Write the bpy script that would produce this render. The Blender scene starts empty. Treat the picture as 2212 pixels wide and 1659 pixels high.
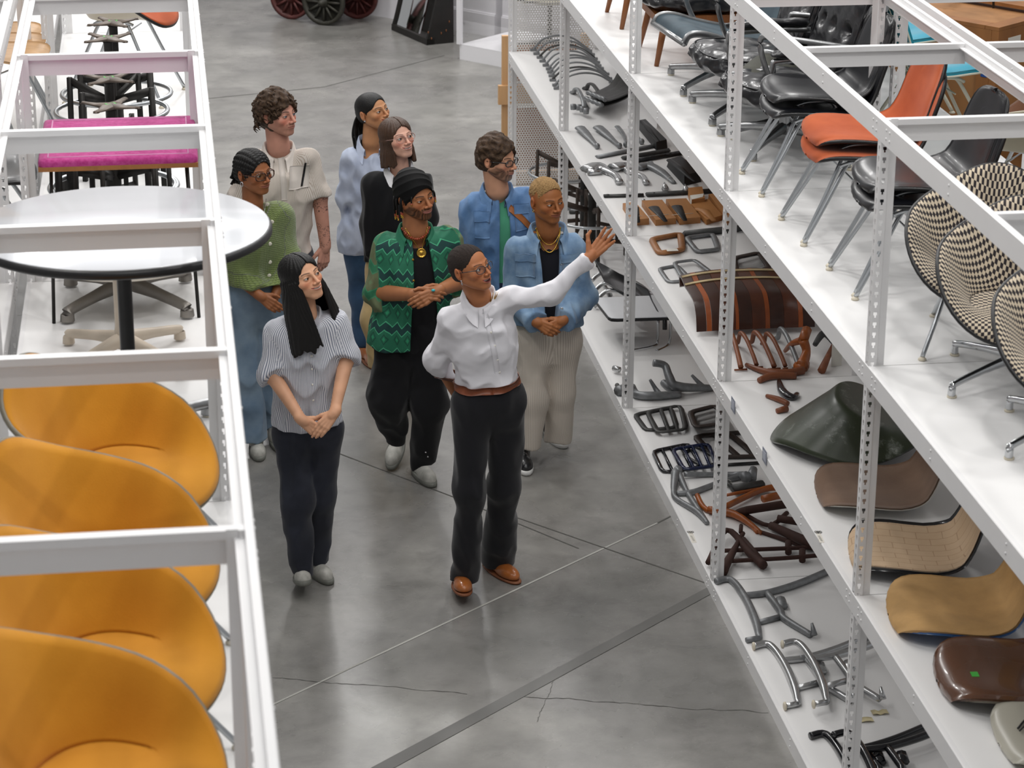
import bpy, math, random
import numpy as np
from mathutils import Vector, Matrix
rnd = random.Random(7)
S = bpy.context.scene
COL = S.collection
# ---------------------------------------------------------------- camera
CF, CP, CYAW, CROLL, CH = 5310.65, 0.35388, 0.142095, 0.0049727, 4.9225
def _cam():
    cp, sp = math.cos(CP), math.sin(CP)
    F = np.array([math.sin(CYAW)*cp, math.cos(CYAW)*cp, -sp])
    R = np.array([math.cos(CYAW), -math.sin(CYAW), 0]); U = np.cross(R, F)
    c, s = math.cos(CROLL), math.sin(CROLL)
    return F, c*R+s*U, -s*R+c*U, np.array([0, 0, CH])
F_, R_, U_, C_ = _cam()
cd = bpy.data.cameras.new('camera'); cam = bpy.data.objects.new('camera', cd); COL.objects.link(cam)
cam.matrix_world = Matrix([[R_[0], U_[0], -F_[0], 0], [R_[1], U_[1], -F_[1], 0], [R_[2], U_[2], -F_[2], CH], [0, 0, 0, 1]])
cd.sensor_width = 36; cd.lens = CF*36/2212; cd.clip_end = 200
cd.dof.use_dof = True; cd.dof.focus_distance = 11.8; cd.dof.aperture_fstop = 7.0
S.camera = cam
# ---------------------------------------------------------------- light
w = bpy.data.worlds.new('world'); S.world = w; w.use_nodes = True
w.node_tree.nodes['Background'].inputs[0].default_value = (.985, .99, 1.0, 1)
w.node_tree.nodes['Background'].inputs[1].default_value = .34
def area(x, y, z, sx, sy, e, tgt=None, col=(1, .985, .965)):
    l = bpy.data.lights.new('ceiling_lamp', 'AREA'); l.shape = 'RECTANGLE'; l.size = sx; l.size_y = sy
    l.energy = e; l.color = col
    o = bpy.data.objects.new('ceiling_lamp', l); COL.objects.link(o); o.location = (x, y, z)
    if tgt is not None:
        o.rotation_euler = (Vector(tgt)-Vector((x, y, z))).to_track_quat('-Z', 'Y').to_euler()
    return o
for (lx, ly) in ((1.3, 5.5), (1.3, 10.5), (1.3, 15.5), (4.6, 8), (4.6, 13.5), (-2.2, 8), (-2.2, 13.5)):
    area(lx, ly, 7.2, .35, 1.6, 42)
for (lx, ly) in ((-.6, 20.), (2., 21.), (4.6, 20), (.5, 26.)):
    area(lx, ly, 6.6, 1.2, 1.2, 140)
for (lx, ly) in ((.2, 4.2), (2.3, 6.4), (.7, 9.2), (2.1, 12.2), (.4, 14.6), (4.3, 6.2), (4.2, 10.2), (-1.6, 7.2), (-1.5, 11.5), (3.3, 14.8)):
    area(lx, ly, 6.9, .18, .18, 31)
area(-1.2, 17.2, 6.8, .5, .5, 90, (1.2, 10.5, 0))
area(3.6, 16.5, 6.8, .5, .5, 70, (1.6, 10., 0))
S.view_settings.view_transform = 'Standard'; S.view_settings.look = 'None'
S.view_settings.exposure = 0.0; S.view_settings.gamma = 1.0; S.view_settings.use_curve_mapping = False
# ---------------------------------------------------------------- rays from the calibrated camera to real planes
def at(px, py, z=None, y=None, x=None):
    d = F_ + R_*(px-1106)/CF - U_*(py-829.5)/CF
    if z is not None: t = (z-CH)/d[2]
    elif y is not None: t = y/d[1]
    else: t = x/d[0]
    return C_+t*d
# ---------------------------------------------------------------- materials
def lin(c):
    if isinstance(c, str):
        c = [int(c[i:i+2], 16)/255 for i in (0, 2, 4)]
        c = [x/12.92 if x <= .04045 else ((x+.055)/1.055)**2.4 for x in c]
    return (*c[:3], 1)
class NT:
    def __init__(s, name):
        s.m = bpy.data.materials.new(name); s.m.use_nodes = True; s.t = s.m.node_tree; s.n = s.t.nodes
        s.b = s.n['Principled BSDF']; s.out = s.n['Material Output']
    def new(s, typ, **k):
        n = s.n.new(typ)
        for a, v in k.items():
            if a.startswith('i_'): n.inputs[a[2:]].default_value = v
            else: setattr(n, a, v)
        return n
    def ln(s, a, b): s.t.links.new(a, b)
    def coord(s, which='Object'): return s.new('ShaderNodeTexCoord').outputs[which]
    def noise(s, scale, detail=4, vec=None, rough=.55):
        n = s.new('ShaderNodeTexNoise'); n.inputs['Scale'].default_value = scale; n.inputs['Detail'].default_value = detail
        n.inputs['Roughness'].default_value = rough
        s.ln(vec or s.coord(), n.inputs['Vector']); return n.outputs['Fac']
    def ramp(s, fac, stops):
        r = s.new('ShaderNodeValToRGB'); e = r.color_ramp.elements
        while len(e) < len(stops): e.new(.5)
        for el, (p, c) in zip(e, stops): el.position = p; el.color = lin(c) if not isinstance(c, float) else (c, c, c, 1)
        s.ln(fac, r.inputs['Fac']); return r.outputs['Color']
    def math(s, op, a, b=None, clamp=False):
        m = s.new('ShaderNodeMath', operation=op, use_clamp=clamp)
        for i, v in enumerate((a, b)):
            if v is None: continue
            if isinstance(v, (int, float)): m.inputs[i].default_value = v
            else: s.ln(v, m.inputs[i])
        return m.outputs[0]
    def mix(s, fac, a, b, mode='MIX'):
        m = s.new('ShaderNodeMix', data_type='RGBA', blend_type=mode)
        for k, v in ((0, fac), (6, a), (7, b)):
            if isinstance(v, (int, float)): m.inputs[k].default_value = v
            elif isinstance(v, (tuple, str)): m.inputs[k].default_value = lin(v)
            else: s.ln(v, m.inputs[k])
        return m.outputs[2]
    def bump(s, h, strength=.3, dist=.002):
        b = s.new('ShaderNodeBump'); b.inputs['Strength'].default_value = strength; b.inputs['Distance'].default_value = dist
        s.ln(h, b.inputs['Height']); s.ln(b.outputs[0], s.b.inputs['Normal'])
    def attr(s, name): return s.new('ShaderNodeAttribute', attribute_name=name)
_M = {}
def mat(name, col='ffffff', rough=.5, metal=0., var=0., vs=8., bump=0., bs=60., bd=.002, coat=0., sheen=0., spec=None, stretch=None, col2=None):
    if name in _M: return _M[name]
    t = NT(name); b = t.b
    b.inputs['Roughness'].default_value = rough; b.inputs['Metallic'].default_value = metal
    b.inputs['Coat Weight'].default_value = coat; b.inputs['Sheen Weight'].default_value = sheen
    if spec is not None: b.inputs['Specular IOR Level'].default_value = spec
    vec = t.coord()
    if stretch:
        mp = t.new('ShaderNodeMapping'); mp.inputs['Scale'].default_value = stretch; t.ln(vec, mp.inputs[0]); vec = mp.outputs[0]
    c = lin(col)
    if var or col2:
        c2 = lin(col2) if col2 else tuple(x*(1-var) for x in c[:3])+(1,)
        f = t.noise(vs, 5, vec)
        r = t.new('ShaderNodeMapRange'); r.inputs[1].default_value = .35; r.inputs[2].default_value = .68; t.ln(f, r.inputs[0])
        t.ln(t.mix(r.outputs[0], c[:3], c2[:3]), b.inputs['Base Color'])
    else:
        t.ln(t.mix(t.noise(vs, 2, vec), c[:3], tuple(x*.94 for x in c[:3])), b.inputs['Base Color'])
    if bump: t.bump(t.noise(bs, 3, vec), bump, bd)
    _M[name] = t.m; return t.m
# ---------------------------------------------------------------- objects
ROOT = {}
def tag(o, label=None, cat=None, group=None, kind=None):
    if label: o['label'] = label
    if cat: o['category'] = cat
    if group: o['group'] = group
    if kind: o['kind'] = kind
    return o
def thing(name, label, cat, loc=(0, 0, 0), rz=0, group=None):
    o = bpy.data.objects.new(name, None); COL.objects.link(o); o.empty_display_size = .1
    o.location = tuple(float(v) for v in loc); o.rotation_euler = (0, 0, rz)
    return tag(o, label, cat, group)
def dup(root, loc=None, rz=None, label=None):
    def cp(o, par):
        c = o.copy(); COL.objects.link(c)
        if par: c.parent = par
        for ch in kids.get(o.name, []): cp(ch, c)
        return c
    kids = {}
    for o in COL.objects:
        if o.parent: kids.setdefault(o.parent.name, []).append(o)
    r = cp(root, None)
    if loc is not None: r.location = tuple(float(v) for v in loc)
    if rz is not None: r.rotation_euler = (0, 0, rz)
    if label: r['label'] = label
    return r
def mesh_np(name, V, Q, smooth=True, attrs=None, cols=None):
    me = bpy.data.meshes.new(name); V = np.ascontiguousarray(V, np.float32); Q = np.ascontiguousarray(Q, np.int32)
    me.vertices.add(len(V)); me.vertices.foreach_set('co', V.ravel())
    n = Q.shape[1]; me.loops.add(Q.size); me.loops.foreach_set('vertex_index', Q.ravel())
    me.polygons.add(len(Q)); me.polygons.foreach_set('loop_start', np.arange(0, Q.size, n, dtype=np.int32))
    me.update(calc_edges=True)
    if smooth: me.polygons.foreach_set('use_smooth', np.ones(len(Q), bool))
    for k, a in (attrs or {}).items():
        at_ = me.attributes.new(k, 'FLOAT', 'POINT'); at_.data.foreach_set('value', np.ascontiguousarray(a, np.float32))
    if cols is not None:
        c4 = np.ones((len(V), 4), np.float32); c4[:, :3] = cols
        at_ = me.color_attributes.new('Col', 'FLOAT_COLOR', 'POINT'); at_.data.foreach_set('color', c4.ravel())
    return me
def link(name, me, m, parent=None, off=None, label=None):
    o = bpy.data.objects.new(name, me); COL.objects.link(o)
    if not me.materials:
        for x in (m if isinstance(m, (list, tuple)) else [m]): me.materials.append(x)
    if parent is not None: o.parent = parent
    if label: o['label'] = label
    return o
class MB:
    """collects shapes into ONE mesh"""
    def __init__(s): s.v = []; s.f = []; s.mi = []; s.m = 0; s.sm = []
    def add(s, v, f, smooth=True):
        b = len(s.v); s.v += [tuple(float(c) for c in p) for p in v]
        for q in f: s.f.append([b+i for i in q]); s.mi.append(s.m); s.sm.append(smooth)
    def box(s, x0, x1, y0, y1, z0, z1, M=None):
        v = [(x, y, z) for z in (z0, z1) for y in (y0, y1) for x in (x0, x1)]
        if M is not None: v = [tuple(M @ Vector(p)) for p in v]
        s.add(v, [(0, 2, 3, 1), (4, 5, 7, 6), (0, 1, 5, 4), (2, 6, 7, 3), (0, 4, 6, 2), (1, 3, 7, 5)], False); return s
    def tube(s, P, r, n=8, flat=None, up=(0, 0, 1), cap=True, closed=False):
        """swept tube; r radius or list; flat = (sideways, upward) section factors"""
        P = [Vector([float(c) for c in p]) for p in P]; L = len(P)
        if not hasattr(r, '__len__'): r = [r]*L
        if len(r) != L: r = list(np.interp(np.linspace(0, 1, L), np.linspace(0, 1, len(r)), r))
        fa, fb = flat or (1, 1); rings = []; U = Vector(up); vs = []
        for i in range(L):
            a, b = (P[i-1], P[(i+1) % L]) if closed else (P[max(i-1, 0)], P[min(i+1, L-1)])
            t = (b-a)
            t = t.normalized() if t.length > 1e-9 else Vector((0, 0, 1))
            side = t.cross(U)
            if side.length < .15: side = t.cross(Vector((1, .2, 0)))
            side.normalize()
            if i and side.dot(ps) < 0 and not flat: side = -side
            ps = side; nn = side.cross(t).normalized()
            for k in range(n):
                an = 2*math.pi*k/n
                vs.append(P[i]+side*(math.cos(an)*r[i]*fa)+nn*(math.sin(an)*r[i]*fb))
        f = []
        for i in range(L if closed else L-1):
            for k in range(n):
                j = (i+1) % L; f.append((i*n+k, i*n+(k+1) % n, j*n+(k+1) % n, j*n+k))
        if cap and not closed: f.append(tuple(range(n))[::-1]); f.append(tuple((L-1)*n+k for k in range(n)))
        s.add(vs, f); return s
    def lathe(s, prof, c=(0, 0, 0), n=24, M=None, sx=1, sy=1):
        vs = []; L = len(prof)
        for (r, z) in prof:
            for k in range(n):
                a = 2*math.pi*k/n; p = Vector((r*math.cos(a)*sx, r*math.sin(a)*sy, z))
                if M is not None: p = M @ p
                vs.append((p[0]+c[0], p[1]+c[1], p[2]+c[2]))
        f = [(i*n+k, i*n+(k+1) % n, (i+1)*n+(k+1) % n, (i+1)*n+k) for i in range(L-1) for k in range(n)]
        if prof[0][0] > 1e-6: f.append(tuple(range(n))[::-1])
        if prof[-1][0] > 1e-6: f.append(tuple((L-1)*n+k for k in range(n)))
        s.add(vs, f); return s
    def ball(s, c, r, n=12):
        if not hasattr(r, '__len__'): r = (r, r, r)
        m = max(5, n//2+1)
        return s.lathe([(math.sin(math.pi*i/(m-1)), -math.cos(math.pi*i/(m-1))) for i in range(m)], c, n, Matrix.Diagonal(r))
    def prism(s, pts, z0, z1, M=None, inset=0):
        n = len(pts); v = [(p[0], p[1], z0) for p in pts]+[(p[0], p[1], z1) for p in pts]
        if M is not None: v = [tuple(M @ Vector(p)) for p in v]
        s.add(v, [tuple(range(n))[::-1], tuple(range(n, 2*n))]+[(i, (i+1) % n, n+(i+1) % n, n+i) for i in range(n)], False); return s
    def grid(s, G, thick=0, closed_u=False, flip=False):
        """G[i][j] points; optional thickness along normals"""
        G = np.asarray(G, float); a, b = G.shape[:2]
        du = (np.roll(G, -1, 0)-np.roll(G, 1, 0)) if closed_u else np.gradient(G, axis=0); dv = np.gradient(G, axis=1); N = np.cross(du, dv); N /= (np.linalg.norm(N, axis=2, keepdims=True)+1e-12)
        def faces(o, fl):
            return [((o+i*b+j, o+i*b+j+1, o+((i+1) % a)*b+j+1, o+((i+1) % a)*b+j)[::-1 if fl else 1]) for i in range(a if closed_u else a-1) for j in range(b-1)]
        v = list(G.reshape(-1, 3)); f = faces(0, not flip)
        if thick and closed_u:
            v += list((G+N*thick).reshape(-1, 3)); f += faces(a*b, flip)+[(i*b+b-1, ((i+1) % a)*b+b-1, a*b+((i+1) % a)*b+b-1, a*b+i*b+b-1) for i in range(a)]
        elif thick:
            v += list((G+N*thick).reshape(-1, 3)); f += faces(a*b, flip)
            per = [(i, 0) for i in range(a)]+[(a-1, j) for j in range(1, b)]+[(i, b-1) for i in range(a-2, -1, -1)]+[(0, j) for j in range(b-2, 0, -1)]
            for k in range(len(per)):
                p, q = per[k], per[(k+1) % len(per)]
                f.append((p[0]*b+p[1], q[0]*b+q[1], a*b+q[0]*b+q[1], a*b+p[0]*b+p[1]))
        s.add(v, f); return s
    def mesh(s, name='part', off=(0, 0, 0)):
        me = bpy.data.meshes.new(name)
        o = off; me.from_pydata([(p[0]-o[0], p[1]-o[1], p[2]-o[2]) for p in s.v], [], s.f)
        me.polygons.foreach_set('material_index', s.mi); me.polygons.foreach_set('use_smooth', s.sm); me.update()
        return me
    def build(s, name, m, parent=None, off=None, label=None, autosm=None):
        if off is None: off = parent_off(parent)
        me = s.mesh(name, off)
        if autosm: me.set_sharp_from_angle(angle=math.radians(autosm))
        return link(name, me, m, parent, label=label)
def parent_off(p):
    """world location of a thing whose children are given in world coordinates"""
    o = Vector((0, 0, 0))
    while p is not None: o += p.location; p = p.parent
    return o
def local(p): return (0, 0, 0)
def spline(P, n=6, closed=False):
    """Catmull-Rom through the points"""
    P = np.asarray(P, float); L = len(P); out = []
    for i in range(L if closed else L-1):
        p = [P[(i+k) % L] if closed else P[min(max(i+k, 0), L-1)] for k in (-1, 0, 1, 2)]
        for t in np.linspace(0, 1, n, endpoint=False):
            out.append(.5*((2*p[1])+(-p[0]+p[2])*t+(2*p[0]-5*p[1]+4*p[2]-p[3])*t*t+(-p[0]+3*p[1]-3*p[2]+p[3])*t**3))
    if not closed: out.append(P[-1])
    return out
# ---------------------------------------------------------------- signed-distance modelling
f32 = np.float32
def V3(*a): return np.array(a, f32)
def seg(P, a, b, ra, rb):
    a = np.asarray(a, f32); b = np.asarray(b, f32); ba = b-a; pa = P-a
    t = np.clip(pa@ba/max(float(ba@ba), 1e-9), 0, 1)
    q = pa-t[:, None]*ba
    return np.sqrt(np.einsum('ij,ij->i', q, q))-(ra+(rb-ra)*t)
def ell(P, c, r, R=None):
    q = P-np.asarray(c, f32)
    if R is not None: q = q@np.asarray(R, f32)
    r = np.asarray(r, f32); a = q/r; k0 = np.sqrt(np.einsum('ij,ij->i', a, a)); a = a/r
    k1 = np.sqrt(np.einsum('ij,ij->i', a, a))+1e-9
    return k0*(k0-1)/k1
def smin(a, b, k):
    h = np.maximum(k-np.abs(a-b), 0)/k
    return np.minimum(a, b)-h*h*k*.25
def smax(a, b, k): return -smin(-a, -b, k)
def wob(P, sc, amp, seed=0, n=6):
    r = np.random.RandomState(seed); o = np.zeros(len(P), f32)
    for i in range(n):
        d = r.normal(size=3); d /= np.linalg.norm(d); d *= sc*(1+i*.45)
        o += np.sin(P@d.astype(f32)+r.uniform(0, 6)).astype(f32)/(1+i*.45)
    return o*(amp*.5)
def snet(fn, lo, hi, h, B=8):
    lo = np.asarray(lo, float); hi = np.asarray(hi, float)
    nb = np.ceil((hi-lo)/(h*B)).astype(int)+1; n = nb*B
    bi = np.stack(np.meshgrid(*[np.arange(k) for k in nb], indexing='ij'), -1).reshape(-1, 3)
    ctr = (lo+(bi*B+(B-1)/2)*h).astype(f32); d = fn(ctr)
    V = np.repeat(np.repeat(np.repeat(np.sign(d).reshape(nb), B, 0), B, 1), B, 2).astype(f32)
    act = bi[np.abs(d) < h*B*.87*1.35+h]
    off = np.stack(np.meshgrid(*[np.arange(B)]*3, indexing='ij'), -1).reshape(-1, 3)
    for s in range(0, len(act), 400):
        ix = (act[s:s+400, None, :]*B+off[None]).reshape(-1, 3)
        V[ix[:, 0], ix[:, 1], ix[:, 2]] = fn((lo+ix*h).astype(f32))
    I = V < 0; nx, ny, nz = n; tot = int(nx*ny*nz)
    st = (ny*nz, nz, 1); acc_i = []; acc_p = []; quads = []
    for ax in range(3):
        sl0 = [slice(None)]*3; sl1 = [slice(None)]*3; sl0[ax] = slice(0, -1); sl1[ax] = slice(1, None)
        X = I[tuple(sl0)] != I[tuple(sl1)]; e = np.argwhere(X)
        b, c = [(1, 2), (2, 0), (0, 1)][ax]
        e = e[(e[:, b] > 0) & (e[:, c] > 0)]
        e1 = e.copy(); e1[:, ax] += 1
        v0 = V[e[:, 0], e[:, 1], e[:, 2]]; v1 = V[e1[:, 0], e1[:, 1], e1[:, 2]]
        p = e.astype(np.float64); p[:, ax] += v0/(v0-v1)
        base = e@np.array(st); ids = [base, base-st[b], base-st[b]-st[c], base-st[c]]
        for i_ in ids: acc_i.append(i_); acc_p.append(p)
        q = np.stack(ids, 1); fl = v0 > 0; q[fl] = q[fl][:, ::-1]
        quads.append(q)
    ai = np.concatenate(acc_i); ap = np.concatenate(acc_p); uq, inv = np.unique(ai, return_inverse=True)
    inv = inv.ravel(); cnt = np.bincount(inv); Vt = np.stack([np.bincount(inv, ap[:, k]) for k in range(3)], 1)/cnt[:, None]
    Q = np.concatenate(quads); Q = np.searchsorted(uq, Q)
    return (lo+Vt*h).astype(f32), Q[:, ::-1]
def march(fn, p, d, tmax=.6, back=.35):
    """surface point of fn hit from p-d*back travelling along d"""
    p = np.asarray(p, f32); d = np.asarray(d, f32); d = d/np.linalg.norm(d); t = 0.; q = p-d*back; best = (9, q)
    while t < back+.12:
        v = float(fn(q[None])[0])
        if abs(v) < best[0]: best = (abs(v), q)
        if v < 3e-4: break
        s_ = min(max(v*.85, 5e-4), .05); t += s_; q = q+d*s_
    return best[1]
# ---------------------------------------------------------------- floor, walls
XR, Y0, zC, zB, zA, zT, XL, YL, DL, LB = 2.4133, 17.1047, .0749, 1.069, 1.965, 2.8615, .1341, 9.3024, .7152, 2.29
DR = .68
def floor_mat():
    t = NT('polished_concrete'); v = t.coord()
    def warp(v, a, sc):
        n = t.new('ShaderNodeTexNoise'); n.inputs['Scale'].default_value = sc; n.inputs['Detail'].default_value = 3; t.ln(v, n.inputs['Vector'])
        s = t.new('ShaderNodeVectorMath', operation='SCALE'); s.inputs['Scale'].default_value = a; t.ln(n.outputs['Color'], s.inputs[0])
        ad = t.new('ShaderNodeVectorMath', operation='ADD'); t.ln(v, ad.inputs[0]); t.ln(s.outputs[0], ad.inputs[1]); return ad.outputs[0]
    wv = warp(v, .8, 1.2)
    base = t.ramp(t.noise(.75, 8, wv, .62), [(.3, '6f6e6b'), (.45, '817f7c'), (.55, '8c8a86'), (.7, '9e9c97')])
    fine = t.ramp(t.noise(5.5, 8, warp(v, .15, 5), .7), [(.3, .72), (.5, 1.0), (.75, 1.12)])
    c = t.mix(.85, base, fine, 'MULTIPLY')
    blot = t.ramp(t.noise(2.2, 6, warp(v, .5, 2.2), .6), [(.42, 0.0), (.62, 1.0)])
    c = t.mix(t.math('MULTIPLY', blot, .28), c, '55544f')
    spk = t.ramp(t.noise(70, 2, v), [(.66, 0.0), (.72, 1.0)]); c = t.mix(t.math('MULTIPLY', spk, .12), c, 'c8c7c2')
    t.ln(c, t.b.inputs['Base Color'])
    r = t.new('ShaderNodeMapRange'); r.inputs[3].default_value = .2; r.inputs[4].default_value = .36; t.ln(t.noise(1.6, 5, wv), r.inputs[0])
    t.ln(r.outputs[0], t.b.inputs['Roughness']); t.b.inputs['Specular IOR Level'].default_value = .6
    t.bump(t.noise(6, 5, v), .06, .004)
    return t.m
def plane(name, pts, m):
    mb = MB(); mb.add(pts, [tuple(range(len(pts)))], False); return mb.build(name, m)
fl = plane('floor', [(-14, -2, 0), (16, -2, 0), (16, 34, 0), (-14, 34, 0)], floor_mat()); tag(fl, kind='structure')
m_joint = mat('joint_dark', '53524e', .8); m_jl = mat('joint_light', 'a9a8a2', .7); m_band = mat('shadow_band', '63625f', .42, var=.15, vs=4)
def floor_line(a, b, w, m, wavy=0):
    A = at(*a, z=0); B = at(*b, z=0); n = 2 if not wavy else 40
    d = (B-A)/np.linalg.norm(B-A); nn = np.array([-d[1], d[0], 0]); r = random.Random(int(a[0]))
    up, dn = [], []; o = 0
    for i in range(n):
        q = A+(B-A)*i/(n-1); o = o*.8+r.uniform(-1, 1)*wavy
        ww = w*(.5+r.random()) if wavy else w
        up.append(q+nn*(o+ww/2)+np.array([0, 0, .0015])); dn.append(q+nn*(o-ww/2)+np.array([0, 0, .0015]))
    mb = MB(); mb.add(up+dn, [(i, n+i, n+i+1, i+1) for i in range(n-1)], False)
    return mb.build('floor_joint', m, fl)
floor_line((560, 1536), (1420, 1130), .011, m_jl)
floor_line((1420, 1130), (1500, 1090), .01, m_joint)
floor_line((1110, 1116), (1560, 1272), .008, m_joint)
floor_line((720, 975), (975, 1072), .008, m_joint)
floor_line((975, 1072), (1250, 1185), .008, m_joint)
floor_line((430, 215), (700, 188), .012, m_joint); floor_line((700, 188), (960, 120), .012, m_joint)
floor_line((590, 1463), (1010, 1497), .003, m_joint, .006); floor_line((1120, 1503), (1660, 1540), .004, m_joint, .008)
floor_line((1160, 1560), (1205, 1440), .002, m_joint, .004)
# darker strip painted on the floor as the rack rail's cast shadow
A = [at(*q, z=.0022) for q in ((800, 1659), (1540, 1262), (1548, 1276), (850, 1659))]
mb = MB(); mb.add(A, [(0, 1, 2, 3)], False); mb.build('floor_shadow', m_band, fl)
m_wall = mat('white_paint', 'e6e4e8', .7, bump=.05, bs=120)
d = np.array([.676, -.737]); p0 = np.array([1.95, 23.67])
def wallseg(name, s0, s1, z1, th=.15):
    a = p0+d*s0; b = p0+d*s1; n = np.array([.737, .676])*th
    mb = MB(); mb.prism([a, a+n, b+n, b], 0, z1); return tag(mb.build(name, m_wall), kind='structure')
wallseg('wall_back', -14, 1.62, 4.2); wallseg('wall_right', 1.70, 16, 4.2)
mb = MB()
for s0, s1 in ((-14, 1.62), (1.70, 16)):
    a = p0+d*s0; b = p0+d*s1; n = np.array([-.737, -.676])*.018
    mb.prism([a+n, a, b, b+n], 0, .2); mb.prism([a+n*.6, a, b, b+n*.6], .2, .215)
tag(mb.build('baseboard_back', m_wall), kind='structure')
# ---------------------------------------------------------------- racks
m_rack = mat('white_powdercoat', 'e9e8e8', .38, bump=.04, bs=300, bd=.0006)
m_rackin = mat('ivory_powdercoat', 'dbd8d2', .45)
m_shelf = mat('white_shelf_board', 'ecebea', .42, var=.02, vs=3)
m_steel = mat('zinc_rivet', 'd4d4d6', .3, .6)
def holed_face(mb, org, ux, W, H, cx, pitch=.0375, hw=.0065, hh=.02):
    """strip in the plane (ux,z) with keyhole slots"""
    ux = np.array(ux, float); k = int(H/pitch)
    P = lambda u, z: tuple(np.array(org)+ux*u+np.array([0, 0, z]))
    for i in range(k):
        z0 = i*pitch; z1 = z0+pitch; a = cx-hw; b = cx+hw; c0 = z0+.008; c1 = z0+.008+hh; m_ = z0+.008+hh*.45
        n0, n1 = cx-hw*.45, cx+hw*.45
        mb.add([P(0, z0), P(W, z0), P(0, z1), P(W, z1), P(a, m_), P(a, c1), P(b, c1), P(b, m_), P(n0, m_), P(n1, m_), P(n0, c0), P(n1, c0)],
               [(0, 1, 11, 10), (2, 5, 6, 3), (0, 10, 8, 4), (0, 4, 5, 2), (1, 3, 6, 7), (1, 7, 9, 11)], False)
def upright_mesh(name, fx, fy, H=zT):
    """fx,fy = +-1: which way the flanges run from the corner"""
    mb = MB()
    holed_face(mb, (0, 0, 0), (fx, 0, 0), .03, H, .014)
    mb.add([(fx*.03, 0, 0), (fx*.033, fy*.008, 0), (fx*.058, fy*.008, 0), (fx*.03, 0, H), (fx*.033, fy*.008, H), (fx*.058, fy*.008, H)], [(0, 1, 4, 3), (1, 2, 5, 4)], False)
    holed_face(mb, (0, 0, 0), (0, fy, 0), .042, H, .02)
    mb.add([(0, fy*.042, 0), (fx*.012, fy*.042, 0), (0, fy*.042, H), (fx*.012, fy*.042, H)], [(0, 1, 3, 2)], False)
    return mb.mesh(name)
UPM = {}
def upright(root, x, y, fx, fy, name='upright'):
    k = (fx, fy)
    if k not in UPM: UPM[k] = upright_mesh('upright', fx, fy)
    return placed(name, UPM[k], m_rack, root, (x, y, 0))
def placed(name, me, m, root, loc):
    o = link(name, me, m, root); o.location = Vector(loc)-parent_off(root); return o
def beam_mesh(L_, inward, H=.078):
    """Z-section beam along +y; outer face at x=0, flanges toward x*inward"""
    mb = MB(); s = inward
    prof = [(0, -H), (0, -.003), (s*.003, 0), (s*.02, 0), (s*.02, -.018), (s*.042, -.018), (s*.042, -.022), (s*.024, -.024), (s*.01, -H+.004), (s*.01, -H)]
    n = len(prof); v = [(p[0], 0, p[1]) for p in prof]+[(p[0], L_, p[1]) for p in prof]
    mb.add(v, [(i, (i+1) % n, n+(i+1) % n, n+i) for i in range(n)]+[tuple(range(n)), tuple(range(n, 2*n))[::-1]], False)
    for u in (.06, .10, L_-.06, L_-.1, L_*.34, L_*.67):
        for dz in (-.022, -.052):
            mb.ball((-s*.001, u, dz), (.003, .005, .005), 8)
    return mb.mesh('beam')
def tie_mesh(W, H=.082):
    mb = MB()
    prof = [(0, -H), (0, 0), (.022, 0), (.022, -.003), (.006, -.004), (.006, -.022), (.02, -.024), (.02, -H)]
    prof = [(0, 0), (0, -.02), (.014, -.022), (.014, -H), (.02, -H), (.02, -.026), (.03, -.026), (.03, 0)]
    n = len(prof); v = [(0, p[0], p[1]) for p in prof]+[(W, p[0], p[1]) for p in prof]
    mb.add(v, [(i, (i+1) % n, n+(i+1) % n, n+i) for i in range(n)]+[tuple(range(n)), tuple(range(n, 2*n))[::-1]], False)
    return mb.mesh('cross_tie')
def shelf_mesh(W, L_):
    mb = MB(); mb.box(.004, W-.004, .003, L_-.003, -.016, -.0005); return mb.mesh('shelf_board')
bm_out = beam_mesh(LB, 1); bm_in = beam_mesh(LB, -1)
def rack(root, x0, D, ys, levels, tops=True, front_fx=1):
    """x0: face on the low-x side; ys descending post positions"""
    ti = tie_mesh(D-.02); sh = shelf_mesh(D, LB)
    for i, y in enumerate(ys):
        upright(root, x0, y, 1, 1); upright(root, x0+D, y, -1, 1)
        placed('cross_tie', ti, m_rack, root, (x0+.01, y+.012, zT-.004))
        if i < len(ys)-1:
            yb = ys[i+1]
            placed('cross_tie', ti, m_rack, root, (x0+.01, y-LB/2, zT-.004))
            for z in levels+[zT]:
                placed('beam', bm_out, m_rack, root, (x0-.002, yb, z)); placed('beam', bm_in, m_rack, root, (x0+D+.002, yb, z))
                if z != zT: placed('shelf_board', sh, m_shelf, root, (x0, yb, z))
right_ys = [Y0-i*LB for i in range(6)]
rr = thing('shelving_rack', 'long white slotted steel shelving rack along the right side of the aisle', 'rack', (XR, Y0-5*LB, 0))
rack(rr, XR, DR, right_ys, [zC, zB, zA])
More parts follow.
